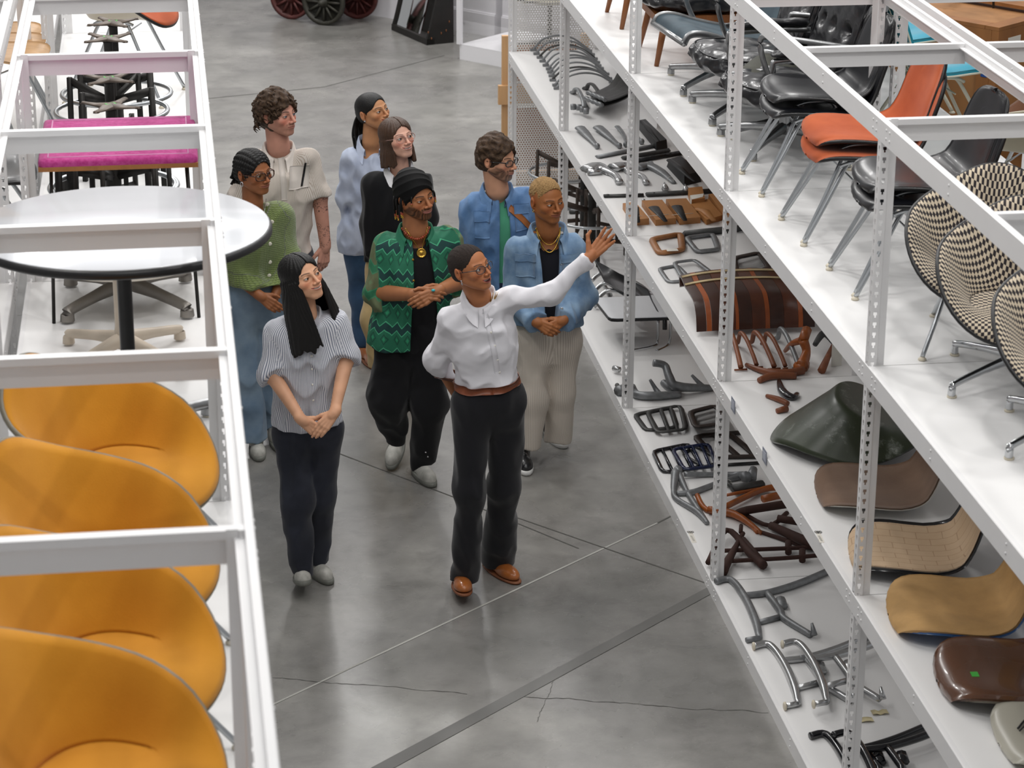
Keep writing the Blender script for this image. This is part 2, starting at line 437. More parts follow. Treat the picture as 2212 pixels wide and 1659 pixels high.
# perforated end panel
t = NT('perforated_steel'); v = t.coord(); sx = t.new('ShaderNodeSeparateXYZ'); t.ln(v, sx.inputs[0])
ph = .019
def cell(off):
    fx = t.math('SUBTRACT', t.math('FRACT', t.math('ADD', t.math('DIVIDE', sx.outputs[0], ph), off)), .5)
    fz = t.math('SUBTRACT', t.math('FRACT', t.math('ADD', t.math('DIVIDE', sx.outputs[2], ph*1.732), off)), .5)
    return t.math('LESS_THAN', t.math('ADD', t.math('MULTIPLY', fx, fx), t.math('MULTIPLY', t.math('MULTIPLY', fz, fz), 3.0)), .075)
hole = t.math('MAXIMUM', cell(0), cell(.5)); tr = t.new('ShaderNodeBsdfTransparent'); mx = t.new('ShaderNodeMixShader')
t.b.inputs['Base Color'].default_value = lin('e2e0dd'); t.b.inputs['Roughness'].default_value = .45
t.ln(hole, mx.inputs[0]); t.ln(t.b.outputs[0], mx.inputs[1]); t.ln(tr.outputs[0], mx.inputs[2]); t.ln(mx.outputs[0], t.out.inputs['Surface'])
m_perf = t.m
mb = MB(); mb.box(.055, DR-.05, -.001, .001, .02, zT); o = mb.build('perforated_panel', m_perf, rr, off=(0, 0, 0)); o.location = Vector((XR, Y0+.02, 0))-parent_off(rr)
# second run of the right rack, back to back
X2 = XR+DR+.05
rb = thing('shelving_rack', 'white steel rack standing back to back behind the right rack, holding turquoise chairs', 'rack', (X2, Y0-5*LB, 0))
rack(rb, X2, DR, right_ys, [zC, zB, zA])
left_ys = [YL-i*LB for i in range(-3, 4)]
rl = thing('shelving_rack', 'white steel rack in the left foreground with mustard chairs and round table', 'rack', (XL-DL, left_ys[-1], 0))
rack(rl, XL-DL, DL, left_ys, [zC, zB, zA])
rl2 = thing('shelving_rack', 'white steel rack cropped by the left picture edge, holding pale plywood shells', 'rack', (XL-2*DL-.05, left_ys[-1], 0))
rack(rl2, XL-2*DL-.05, DL, left_ys, [zC, zB, zA])
# ---------------------------------------------------------------- people: shared builders
def folds(P, sc, amp, seed=0):
    """cloth creases: ridged and smooth waves mixed"""
    a = wob(P, sc, 1.6, seed); b = wob(P, sc*.5, 1.6, seed+7)
    return (np.abs(a)-.2)*amp*.55+(np.abs(a+b)-.3)*amp*.4
folds_ = folds
def rotm(face, roll=0):
    """axes (left, back, up) of a frame whose front (-Y) points along face"""
    f = np.array(face, float); f /= np.linalg.norm(f); b = -f
    l = np.cross(b, (0, 0, 1)); l /= np.linalg.norm(l)
    u = np.cross(l, b)
    c, s = math.cos(roll), math.sin(roll)
    return np.stack([c*l+s*u, b, -s*l+c*u], 1)     # columns
def vcol_mat(name, rough=.5, sheen=0., bump=0., bs=200, sss=0.):
    if name in _M: return _M[name]
    t = NT(name); a = t.attr('Col'); t.ln(a.outputs['Color'], t.b.inputs['Base Color'])
    t.b.inputs['Roughness'].default_value = rough; t.b.inputs['Sheen Weight'].default_value = sheen
    t.b.inputs['Specular IOR Level'].default_value = .35
    if sss: t.b.inputs['Subsurface Weight'].default_value = sss; t.b.inputs['Subsurface Scale'].default_value = .01
    if bump: t.bump(t.noise(bs, 3), bump, .001)
    _M[name] = t.m; return t.m
m_skin = vcol_mat('skin', .48, bump=.06, bs=350)
m_eye = vcol_mat('eye', .12)
def L3(h): return np.array(lin(h)[:3], f32)
EX = .0310
def head_fn(o):
    MW = .027+.003*o.get('smile', 0.); nw = o.get('nose', 1.); jw = o.get('jaw', 1.); sm = o.get('smile', 0.); op = o.get('open', 0.)
    def f(P):
        X = P.copy(); X[:, 0] = np.abs(X[:, 0])
        d = smin(ell(X, (0, .014, .034), (.0745, .093, .083)), ell(X, (0, -.028, -.036), (.059*jw, .055, .075)), .045)
        d = smin(d, seg(X, (.047*jw, .004, -.052), (.012, -.064, -.098), .019, .014), .03)
        d = smin(d, seg(X, (0, -.069, -.098), (.008, -.068, -.099), .018, .016), .02)
        d = smin(d, seg(X, (.008, -.0815, .021), (.043, -.064, .021), .0062, .006), .016)
        d = smin(d, ell(X, (.041, -.056, -.026-.0+.004*sm), (.021, .02, .02)), .02)
        d = smax(d, -ell(X, (EX, -.096, .000), (.020, .0195, .0125)), .011)
        lid = ell(X, (EX, -.0705, .001), (.0155, .0150, .0145))
        u = (X[:, 0]-EX)/.0135; hgt = (o.get('eye', .0052)*1.22)*(1-np.clip(u*u, 0, 1))
        alm = np.maximum(np.abs(P[:, 2]-.0005-.001*u)-hgt, X[:, 1]+.072)
        alm = np.maximum(alm, np.abs(X[:, 0]-EX)-.0128)
        lid = np.maximum(lid, -alm)
        d = smax(d, -(ell(X, (EX, -.0705, .001), (.0146, .0142, .0136))), .001)
        d = smin(d, lid, .0035)
        d = smin(d, seg(X, (0, -.088, .010), (0, -.110, -.030), .0055, .0085*nw), .011)
        d = smin(d, ell(X, (.0115*nw, -.099, -.0345), (.0085*nw, .0095, .0075)), .006)
        d = smin(d, ell(X, (0, -.070, -.060), (.032, .026, .026)), .02)
        mz = -.0615+sm*.007*(X[:, 0]/.024)**2-op*.002
        a = np.clip(1-(X[:, 0]/MW)**2, 0, 1)
        up = np.sqrt((X[:, 1]+.0955-.35*X[:, 0]**2*30)**2+(P[:, 2]-mz-.0045-op*.001)**2)-.0058*a
        lo = np.sqrt((X[:, 1]+.0935-.35*X[:, 0]**2*30)**2+(P[:, 2]-mz+.0052+op*.005)**2)-.0068*a
        d = smin(d, up, .004); d = smin(d, lo, .004)
        if op or sm > .5:
            cav = np.maximum(np.abs(P[:, 2]-mz+op*.002)-(.0022+op*.0045)*a, np.abs(X[:, 0])-.024); cav = np.maximum(cav, X[:, 1]+.085)
            d = smax(d, -cav, .002)
        else:
            cr = np.maximum(np.abs(P[:, 2]-mz)-.0008, X[:, 1]+.0965-X[:, 0]**2*10); d = smax(d, -np.maximum(cr, X[:, 0]-.024), .002)
        if o.get('noear'): return d
        e = ell(X, (.0775, .014, -.004), (.0085, .019, .031), rotm((.25, -1, .12)))
        e = smax(e, -ell(X, (.088, .008, -.002), (.0075, .011, .019)), .004)
        d = smin(d, e, .005); d = smin(d, ell(X, (.078, .006, -.03), (.006, .008, .008)), .004)
        return d
    return f
def head_colors(P, o):
    MW = .027+.003*o.get('smile', 0.); sk = L3(o['skin']); C = np.repeat(sk[None], len(P), 0).copy(); x = np.abs(P[:, 0]); y = P[:, 1]; z = P[:, 2]
    def blend(m, c, a=1.):
        m = np.clip(m, 0, 1)[:, None]*a; C[:] = C*(1-m)+np.asarray(c, f32)*m
    g = lambda v, w: np.clip(1-v/w, 0, 1)
    blush = np.exp(-(((x-.042)/.02)**2+((z+.03)/.02)**2))*(y < -.03); blend(blush, sk*V3(1.12, .72, .66), o.get('blush', .5))
    blend(np.exp(-((x/.016)**2+((z+.03)/.012)**2))*(y < -.09), sk*V3(1.1, .75, .7), .4)
    blend((y > -.03)*(x > .072)*1., sk*V3(1.05, .78, .72), .5)
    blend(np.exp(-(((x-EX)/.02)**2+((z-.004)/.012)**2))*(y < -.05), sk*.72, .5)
    if o.get('beard'):
        c = L3(o['beard']); n = .5+.5*wob(P, 700, 1.6, 3)
        low = np.clip((-.035-z-.55*np.maximum(0, -.02-y)+.0*x)/.012, 0, 1) if o.get('beardfull') else np.clip((-.045-z)/.01, 0, 1)
        jawm = np.clip((-.028-z+(y+.03)*-.55)/.01, 0, 1)
        jawm = np.where(y < -.03, np.clip((-.052+np.clip((x-.028)*.9, 0, .03)-z)/.01, 0, 1), jawm)*(y < .01)
        must = g(np.abs(z+.0465+.25*np.maximum(x-.012, 0)), .009)*(x < .033)*(y < -.07)*2
        m = np.clip(np.maximum(jawm*o.get('jawb', 1), must), 0, 1)
        m *= 1-np.exp(-((x/.026)**2+((z+.062)/.0095)**2)*1.6)*(y < -.07)
        blend(m*(.55+.45*n), c, o.get('bearda', .9))
        if o.get('grey'): blend(np.exp(-((x/.022)**2+((z+.105)/.02)**2))*(y < -.03), L3('9a938c'), .6)
    sm = o.get('smile', 0.); op = o.get('open', 0.); mz = -.0615+sm*.007*(x/.024)**2-op*.002; a = np.sqrt(np.clip(1-(x/MW)**2, 0, 1))
    hi_ = mz+.0078*a+op*.001; lo_ = mz-(.0095+op*.006)*a
    lips = ((z < hi_) & (z > lo_) & (x < MW) & (y < -.074))*1.
    blend(lips, L3(o.get('lips', 'a8605a')), .85)
    if op or sm > .5:
        inn = (x < .0245*a) & (y < -.062)
        if op: blend((inn & (z < mz-.001) & (z > mz-.0095))*1., (.12, .03, .03))
        blend((inn & (z > mz-.0032-op*.0012) & (z < mz+.0034))*1., (.78, .74, .68))
    else: blend(((np.abs(z-mz) < .0011) & (x < .027) & (y < -.074))*1., sk*.25, .8)
    br = o.get('brow', .0036); bz = .0235+.004*np.sin(np.clip((x-.012)/.036, 0, 1)*2.4)-.12*np.maximum(x-.036, 0)
    blend(g(np.abs(z-bz-o.get('browz', 0)), br)*2.2*((x > .011) & (x < .049) & (y < -.04)), L3(o.get('browc', '1c1410')), .85)
    u = (x-EX)/.0135; hgt = (o.get('eye', .0052)*1.22)*(1-np.clip(u*u, 0, 1)); ed = np.abs(np.abs(z-.0005-.001*u)-hgt)
    blend(g(ed, .0026)*1.6*(np.abs(u) < 1.08)*(y < -.062)*(z > -.001), (.02, .014, .012), .9)
    blend(g(ed, .0018)*(np.abs(u) < 1.05)*(y < -.062)*(z <= -.001), sk*.4, .6)
    blend(np.clip(wob(P, 90, 1, 5), 0, 1), sk*.9, .35)
    return C
def eye_mesh(o, gaze):
    V, Q, C = [], [], []; n, m = 20, 14; g = np.array(gaze, float); g /= np.linalg.norm(g)
    for sx in (-1, 1):
        c = np.array([sx*EX, -.0705, .001]); b = len(V)
        for i in range(m):
            th = math.pi*i/(m-1)
            for k in range(n):
                ph = 2*math.pi*k/n; d_ = np.array([math.sin(th)*math.cos(ph), -math.cos(th), math.sin(th)*math.sin(ph)])
                R = rotm(g); d_ = R@d_; V.append(c+d_*.0139)
                an = math.degrees(math.acos(np.clip(d_@g, -1, 1)))
                C.append((.005, .004, .004) if an < 12 else (L3(o.get('iris', '3a2416')) if an < 31 else (.5, .46, .43)))
        for i in range(m-1):
            for k in range(n): Q.append((b+i*n+k, b+i*n+(k+1) % n, b+(i+1)*n+(k+1) % n, b+(i+1)*n+k))
    return np.array(V), np.array(Q), np.array(C)
def hand_prims(w, d, nrm, thumb, curl=(.3, .3, .35, .4), s=1., tc=.3, spread=.0, tout=.9):
    """w wrist, d finger direction, nrm back of hand, thumb = +-1 side"""
    d = np.array(d, float); d /= np.linalg.norm(d); nrm = np.array(nrm, float); nrm -= d*(nrm@d); nrm /= np.linalg.norm(nrm)
    y = np.cross(nrm, d)*thumb; w = np.array(w, float); P = lambda a, b, c: w+(d*a+y*b+nrm*c)*s
    out = [(P(-.02, .002, 0), P(.02, .004, 0), .0245*s, .024*s)]; ys = (.027, .0095, -.0085, -.025); ln = (.068, .077, .071, .056)
    for i in range(4):
        k = P(.088-.004*abs(i-1), ys[i], 0); out.append((P(.012, ys[i]*.55, 0), k, .0145*s, .0115*s))
        a = 0; p = k; fr = (.46, .3, .24); rr = (.0093, .0083, .0074, .0062)
        sp = spread*(1.5-i)*.12; fd = d*math.cos(sp)+y*math.sin(sp)
        for j in range(3):
            a += curl[i]*(1, 1.15, .8)[j]*(.9 if j == 0 else 1)
            q = p+(fd*math.cos(a)-nrm*math.sin(a))*ln[i]*fr[j]*1.04*s
            out.append((p, q, rr[j]*s, rr[j+1]*s)); p = q
    p = P(.018, .02, -.006); q = P(.048, .02+.026*tout, -.010-.01*tc); out.append((p, q, .0155*s, .0118*s))
    r_ = q+(d*math.cos(.5-tc*.4)*.8+y*math.sin(.65*tout)*(1-tc)-nrm*tc*.7)*.031*s; out.append((q, r_, .011*s, .0092*s))
    out.append((r_, r_+(d*.9+y*.15*(1-tc)-nrm*tc*.6)*.025*s, .0092*s, .0072*s))
    return out
def prims_fn(prims, k=.004):
    def f(P):
        d = None
        for (a, b, ra, rb) in prims:
            e = seg(P, a, b, ra, rb); d = e if d is None else smin(d, e, k)
        return d
    return f
def bbox(pts, m):
    p = np.array(pts, float); return p.min(0)-m, p.max(0)+m
class Person:
    def __init__(s, label, x, y):
        s.o = np.array([x, y, 0.]); s.root = thing('person', label, 'person', (x, y, 0)); s.pieces = []
    def J(s, px, py, dy=0.): return at(px, py, y=s.o[1]+dy)-s.o
    def link(s, name, VQ, m, attrs=None, cols=None, parent=None, label=None):
        return link(name, mesh_np(name, VQ[0], VQ[1], True, attrs, cols), m, parent or s.root, label=label)
    def head(s, c, face, opt, roll=0, scale=1., gaze=None):
        """c = head centre (between the eyes' height and middle of skull)"""
        s.R = rotm(face, roll); s.hc = np.array(c, float)-(0, 0, .002); s.hs = np.array([1.02, .98, .90])*scale; s.opt = opt
        V, Q = snet(head_fn(opt), (-.1, -.13, -.13), (.1, .12, .13), .0022)
        C = head_colors(V, opt); s.pieces.append((s.h2w(V), Q, C))
        gz = s.R.T@np.array(gaze if gaze is not None else face, float)
        EV, EQ, EC = eye_mesh(opt, gz); s.link('eyes', (s.h2w(EV), EQ), m_eye, cols=EC)
    def h2w(s, V): return (np.asarray(V)*s.hs)@s.R.T+s.hc
    def flesh(s, fn, lo, hi, h, skin=None):
        V, Q = snet(fn, lo, hi, h); sk = L3(skin or s.opt['skin']); n = np.clip(.5+wob(V, 60, .6, 9), 0, 1)[:, None]
        s.pieces.append((V, Q, sk*(1-.12*n)))
    def neck(s, base, r=.052, chest=True, low=.10):
        top = s.h2w([(0, .022, -.045)])[0]; b = np.array(base, float)
        def f(P):
            d = seg(P, top, b, r, r*1.08)
            return smin(d, ell(P, b+(0, .012, -low-.02), (.105, .062, .085)), .04) if chest else d
        s.flesh(f, *bbox([top, b, b-(0, 0, low+.04)], .16), .005)
    def arm(s, sh, el, wr, hand=None, h=.003, r=(.045, .038, .036, .026), skin=None):
        pr = [(sh, el, r[0], r[1]), (el, wr, r[2], r[3])]
        pr2 = hand or []
        def f(P):
            d = smin(seg(P, *pr[0]), seg(P, *pr[1]), .015)
            for i, (a, b, ra, rb) in enumerate(pr2): d = smin(d, seg(P, a, b, ra, rb), .014 if i == 0 else .0042)
            return d
        pts = [wr] + [q for a, b, _, _ in pr2 for q in (a, b)] + [el]
        s.flesh(f, *bbox(pts, .05), h, skin)
    def finish_body(s):
        V, Q, C, b = [], [], [], 0
        for v, q, c in s.pieces: V.append(v); Q.append(q+b); C.append(c); b += len(v)
        s.link('body', (np.concatenate(V), np.concatenate(Q)), m_skin, cols=np.concatenate(C))
    # ---- clothes
    def torso(s, shR, shL, hip, ch=(.19, .125), wa=(.16, .115), hp=(.18, .13), yaw=None, shr=.058, chz=.17):
        s.shR, s.shL, s.hip = [np.array(v, float) for v in (shR, shL, hip)]; mid = (s.shR+s.shL)/2
        l = s.shL-s.shR; l[2] = 0; l /= np.linalg.norm(l); s.tl = l; s.tf = np.array([l[1], -l[0], 0])
        R = np.stack([l, -s.tf, (0, 0, 1)], 1)
        T = lambda t: s.hip+(mid-s.hip)*t
        s.T = T; s.TR = R; L_ = np.linalg.norm(mid-s.hip)
        def f(P):
            d = smin(ell(P, T(.74), (ch[0], ch[1], chz), R), seg(P, s.shR, s.shL, shr, shr), .07)
            d = smin(d, ell(P, T(.36), (wa[0], wa[1], L_*.42), R), .08)
            return smin(d, ell(P, T(-.02), (hp[0], hp[1], .15), R), .08)
        return f
    def top(s, name, m, base, sleeves, h=.0065, hem=None, infl=.0, folds=.005, fs=38, neck=None, extra=None, label=None, seed=1, zsq=.55, sk=.05, hemw=0., cuff=.045):
        """sleeves: list of (sh, el, wr, r0, r1, r2, cut) ; cut = fraction of the forearm covered"""
        SL = [tuple(np.array(q, float) for q in a[:3])+tuple(a[3:]) for a in sleeves]
        def sleeve(P, a):
            sh, el, wr, r0, r1, r2, cut = a; end = el+(wr-el)*cut
            d = smin(seg(P, sh, el, r0, r1), seg(P, el, end+(wr-el)*.15, r1, r2), .04)
            if cuff and cut < 1.5:
                ax_ = (wr-el)/np.linalg.norm(wr-el); w_ = cuff if cut < .8 else cuff*.8
                d = smin(d, np.maximum(seg(P, end-ax_*w_*.5, end, r1+.006 if cut < .8 else r2+.004, r1+.007 if cut < .8 else r2+.004), (P-(end-ax_*w_).astype(f32))@(-ax_).astype(f32)), .004)
            if cut < 2:
                n = (wr-el)/np.linalg.norm(wr-el); d = smax(d, ((P-end.astype(f32))@n.astype(f32)), .008)
            return d
        A = np.array([1, 1, zsq], f32)
        def fn(P, parts=False):
            t = base(P)-infl
            if hem is not None:
                t = smin(t, ell(P, s.T(-.05)+np.array([0, 0, -.02]), (s.hw+hemw, s.hd+hemw*.7, .25), s.TR), .06) if hemw else t
            sl = [sleeve(P, a) for a in SL]
            d = t
            for e in sl: d = smin(d, e, sk)
            if parts: return t, sl
            d = d+folds_(P*A, fs*1.0, folds, seed)+wob(P*A, fs*.3, folds*.7, seed+3)+wob(P*A, fs*2.4, folds*.14, seed+5)
            if hem is not None: d = smax(d, hem+wob(P, 12, .012, seed)-P[:, 2], .012)
            if neck is not None: d = smax(d, -neck(P), .008)
            if extra is not None: d = extra(P, d)
            return d
        pts = [s.shR, s.shL, s.hip+(0, 0, -.25)]
        for a in SL: pts += [a[0], a[1], a[1]+(a[2]-a[1])*min(a[6], 1.1)]
        lo, hi = bbox(pts, .2); V, Q = snet(fn, lo, hi, h)
        t, sl = fn(V, True); q = (V-s.hip)@s.TR
        u = np.arctan2(q[:, 0], -q[:, 1])*.165; v = V[:, 2].copy(); part = np.zeros(len(V), f32)
        for i, (a, e) in enumerate(zip(SL, sl)):
            m_ = e < t-.005; el = a[1]; ax = (a[1]-a[0]); ax /= np.linalg.norm(ax); ax2 = a[2]-a[1]; ax2 /= np.linalg.norm(ax2)
            sidev = np.cross(ax, s.tf+np.array([.01, 0, 0])); sidev /= np.linalg.norm(sidev); fv = np.cross(ax, sidev)
            r_ = V-a[0]; u2 = np.arctan2(r_@sidev, r_@fv)*.06; u[m_] = u2[m_]; v[m_] = (r_@ax)[m_]; part[m_] = i+1
        s.last = fn
        o = s.link(name, (V, Q), m, attrs={'u': u, 'v': v, 'part': part}, label=label)
        return o, fn
    def pants(s, m, hips, kn, an, rp=(.175, .125, .13), rt=(.098, .098), rk=(.075, .075), rh=(.07, .07), hemz=(.06, .06), h=.0075, folds=.006, seed=4, waist=None, label=None, name='trousers', fs=26, hemc=None, yaw=None, sq=.6):
        hips = [np.array(v, float) for v in hips]; kn = [np.array(v, float) for v in kn]; an = [np.array(v, float) for v in an]
        c = (hips[0]+hips[1])/2; l = hips[1]-hips[0]; l[2] = 0; l /= np.linalg.norm(l); R = np.stack([l, (-l[1], l[0], 0), (0, 0, 1)], 1)
        A = np.array([1, 1, sq], f32)
        def fn(P):
            legs = []
            for i in (0, 1):
                e = smin(seg(P, hips[i], kn[i], rt[i], rk[i]), seg(P, kn[i], an[i]+(an[i]-kn[i])*.08, rk[i], rh[i]), .05)
                e = smax(e, hemz[i]-P[:, 2], .004); legs.append(e)
            d = smin(legs[0], legs[1], .012)
            d = smin(d, ell(P, c+(0, 0, .05), (rp[0], rp[1], rp[2]+.05), R), .07)
            d = d+folds_(P*A, fs*1.0, folds, seed)+wob(P*A, fs*.4, folds*.9, seed+1)
            if waist is not None: d = smax(d, P[:, 2]-waist, .01)
            return d
        pts = hips+kn+an+[c+(0, 0, .2), c-(0, 0, .1)]; lo, hi = bbox(pts, .16); lo[2] = max(lo[2], -.01)
        V, Q = snet(fn, lo, hi, h); i = (np.linalg.norm(V[:, :2]-kn[0][:2], axis=1) > np.linalg.norm(V[:, :2]-kn[1][:2], axis=1)).astype(int)
        q = V-np.array([kn[0], kn[1]])[i]; u = np.arctan2(q[:, 0], -q[:, 1])*.09
        o = s.link(name, (V, Q), m, attrs={'u': u, 'v': V[:, 2]}, label=label); s.pf = fn
        return o
    def ring(s, fn, c, rad=.3, n=48, off=.004, up=(0, 0, 1), f=None):
        f = np.array(f if f is not None else (0, -1, 0), float); up = np.array(up, float); up /= np.linalg.norm(up)
        f -= up*(f@up); f /= np.linalg.norm(f); l = np.cross(up, f); out = []
        for k in range(n):
            a = 2*math.pi*k/n; d_ = f*math.cos(a)+l*math.sin(a); p = march(fn, c, -d_, back=rad); out.append(p+d_*off)
        return out
    def band(s, name, fn, c, hgt, th, m, up=(0, 0, 1), rad=.3, n=48, off=.003, parent=None, label=None, rows=3):
        up = np.array(up, float); up /= np.linalg.norm(up)
        rings = [s.ring(fn, np.array(c)+up*(k/(rows-1)-.5)*hgt, rad, n, off, up) for k in range(rows)]
        G = np.array(rings); G = np.concatenate([G, G[:, :1]], 1)
        mb = MB(); mb.grid(np.transpose(G, (1, 0, 2)), thick=-th if False else th); 
        return mb.build(name, m, parent or s.root, off=(0, 0, 0), label=label)
    def strip(s, name, fn, pts, w, m, th=.003, d=(0, 1, 0), n=16, side=(1, 0, 0), parent=None, rows=2, back=.3):
        """flat strip laid on the front of a surface along points"""
        P = spline(pts, n) if len(pts) > 2 else [np.array(pts[0])+(np.array(pts[1])-np.array(pts[0]))*k/n for k in range(n+1)]
        side = np.array(side, float); G = []; d = np.array(d, float)
        for p in P:
            row = [march(fn, p+side*w*(k/(rows-1)-.5)*1., d, back=back) for k in range(rows)]
            G.append([r-d*th*.4 for r in row])
        mb = MB(); mb.grid(G, thick=th); return mb.build(name, m, parent or s.root, off=(0, 0, 0))
    def buttons(s, fn, pts, r, m, d=(0, 1, 0), name='button', parent=None):
        for p in pts:
            q = march(fn, p, d, back=.25); mb = MB()
            M = Matrix(np.stack([(1, 0, 0), np.cross(d, (1, 0, 0)), d], 1).tolist()) if abs(d[0]) < .9 else Matrix.Identity(3)
            R = rotm(-np.array(d, float)); M = Matrix(R.tolist())@Matrix.Rotation(math.pi/2, 3, 'X')
            mb.lathe([(0, .0025), (r*.6, .0028), (r, .0012), (r, -.001)], tuple(q), 12, M)
            mb.build(name, m, parent or s.root, off=(0, 0, 0))
    def collar(s, m, base, r=.066, h=.034, drop=.042, gap=.45, tilt=.25, point=.03, name='collar', parent=None, rb=None, open_=.0):
        """fold-over shirt collar round the neck base"""
        base = np.array(base, float); R = s.TR; G = []; n = 26; rb = rb or r*1.0
        for k in range(n+1):
            a = gap+(2*math.pi-2*gap)*k/n; cx, cy = math.sin(a), -math.cos(a)   # local left/back
            fr = max(0, math.cos(a)); e = (1-min(k, n-k)/(n*.16)) if min(k, n-k) < n*.16 else 0
            z0 = -fr*tilt*.16; row = []
            for (rr_, zz) in ((r*.93, -.008), (r*.97, h*.55), (r, h), (r*1.05, h*1.02), (r*1.13+e*point*.2, h*.6), (r*1.28+e*point*.5, h-drop-e*point*1.2)):
                sp = open_*e
                row.append(base+R@np.array([cx*rr_*1.05+sp*np.sign(cx)*.02, cy*rr_*.98+.012, zz+z0]))
            G.append(row)
        mb = MB(); mb.grid(G, thick=.0022); return mb.build(name, m, parent or s.root, off=(0, 0, 0))
    def wear(s, name, mb, m, parent=None, label=None):
        mb.v = [tuple(p) for p in s.h2w(np.array(mb.v))]; return mb.build(name, m, parent or s.root, off=(0, 0, 0), label=label)
    def glasses(s, m, w=.0245, hh=.0195, th=.0022, sq=.5, lens=True):
        mb = MB(); y0 = -.098
        for sx in (-1, 1):
            pts = []
            for k in range(24):
                a = 2*math.pi*k/24; ca, sa = math.cos(a), math.sin(a)
                e = 1/max(abs(ca)**(2+sq*3)+abs(sa)**(2+sq*3), 1e-6)**(1/(2+sq*3))
                pts.append((sx*.033+ca*e*w, y0+abs(sx*.033+ca*e*w)*.28-.006, -.001+sa*e*hh*(1-.1*(sa < 0))))
            mb.tube(pts, th, 6, closed=True)
            tx = .033+w; mb.tube([(sx*tx, y0+tx*.28-.006, .008), (sx*(tx+.006), y0+tx*.28+.006, .008), (sx*.078, -.03, .006), (sx*.081, .02, .002)], [th*1.3, th*1.2, th, th*.8], 6)
        mb.tube([(-.033+w, y0+.0, .003), (0, y0-.008, .006), (.033-w, y0+.0, .003)], th, 6)
        g = s.wear('glasses', mb, m)
        if lens:
            lb = MB()
            for sx in (-1, 1):
                pts = [(sx*.033+math.cos(a)*w*.98, y0+abs(sx*.033+math.cos(a)*w)*.28-.006, -.001+math.sin(a)*hh*.98) for a in np.linspace(0, 2*math.pi, 20, endpoint=False)]
                lb.add(pts, [tuple(range(20))])
            s.wear('lens', lb, m_lens, g)
        return g
    def cap(s, m, t=.006, fx=.068, fz=-.022, fy=-.1, fr=(.066, .085, .096), nape=-.075, tex=None, amp=0., sc=60, h=.003, name='hair', lift=0., side=0.):
        def f(P):
            X = P.copy(); X[:, 0] = np.abs(X[:, 0])
            d = ell(X, (0, .016, .036+lift*.5), (.0745+t+side, .093+t, .083+t+lift))
            d = smin(d, ell(X, (0, .035, -.02), (.064+t+side, .068+t, .07)), .03)
            if amp: d = d+wob(P, sc, amp, 11)
            if tex is not None: d = d+tex(P)
            d = smax(d, -ell(X, (0, fy, fz), fr), .006)
            d = smax(d, nape-P[:, 2], .01)
            return smax(d, -ell(X, (.085, .008, -.012), (.022, .022, .034)), .006)
        V, Q = snet(f, (-.13, -.14, -.13), (.13, .16, .19), h)
        return s.link(name, (s.h2w(V), Q), m)
    def drape(s, m, end=-.33, w=.1, dpt=.1, front=.5, gap=.05, name='hair', groove=.0028, out=.02, h=.0035, flip=0., lift=.006, fwd=0., asym=0., tatter=.03):
        """long straight hair as one draped volume with a parting"""
        def f(P):
            x, y, z = P[:, 0], P[:, 1], P[:, 2]; X = P.copy(); X[:, 0] = np.abs(x)
            az = np.arctan2(x, -(y-.02)); k = np.clip(-(z-.0)/abs(end), 0, 1)
            d = ell(P, (0, .016, .036), (.0745+.011, .093+.010, .083+lift+.004))
            ww = w-.014*np.clip((z+.08)/.09, 0, 1)+out*k+flip*k*k; Q = P.copy(); Q[:, 2] = 0; Q[:, 0] /= 1; sc = (dpt-.0+.0*k)/ww
            r_ = np.sqrt(x*x+((y-.022-.02*k)/sc)**2)-ww; col = np.maximum(r_*.8, z+.01)
            d = smin(d, col, .035)
            gz = np.abs(np.sin(az*19+np.sin(z*31)*.5+np.sin(az*5+z*12)*1.6))*groove+np.abs(np.sin(az*47+z*9))*groove*.35
            d = d+gz-groove*.5
            d = smax(d, -ell(X, (0, -.100, -.022), (.060, .080, .098)), .006)
            wf = np.clip(gap+.0*k, 0, 1)*(1-.1*k); d = smax(d, -np.maximum(np.maximum(np.abs(x-asym*k)-wf, y-front*.1), z+.0), .015)
            inner = np.maximum(np.sqrt(x*x+((y-.022-.02*k)/sc)**2)-(ww-.022), z+.07); d = smax(d, -np.maximum(inner, z+.07), .01)
            part = np.maximum(np.abs(x)-.0022, -(z-.06)); part = np.maximum(part, y-.06); d = smax(d, -np.maximum(part, -(d+.006)), .002)
            return smax(d, end+tatter*(.5*np.abs(np.sin(az*4+1))+.25*np.sin(az*13)+.2*np.sin(az*31))+.0-z, .006)
        V, Q = snet(f, (-.2, -.2, end-.03), (.2, .2, .17), h)
        return s.link(name, (s.h2w(V), Q), m)
    def strands(s, m, paths, r, name='hair', n=5, parent=None, jit=.0):
        mb = MB()
        for p in paths:
            q = spline(p, 5); L = len(q); mb.tube(q, [r*(.6+.4*min(1, i/(L*.3)))*(1-.75*max(0, (i/(L-1)-.55)/.45)) for i in range(L)], n)
        return s.wear(name, mb, m, parent)
m_lens = NT('spectacle_lens'); m_lens.b.inputs['Base Color'].default_value = (1, 1, 1, 1); m_lens.b.inputs['Roughness'].default_value = .02
_t = m_lens; _tr = _t.new('ShaderNodeBsdfTransparent'); _gl = _t.new('ShaderNodeBsdfGlossy'); _gl.inputs['Roughness'].default_value = .03
_mx = _t.new('ShaderNodeMixShader'); _mx.inputs[0].default_value = .07; _t.ln(_tr.outputs[0], _mx.inputs[1]); _t.ln(_gl.outputs[0], _mx.inputs[2]); _t.ln(_mx.outputs[0], _t.out.inputs[0]); m_lens = m_lens.m
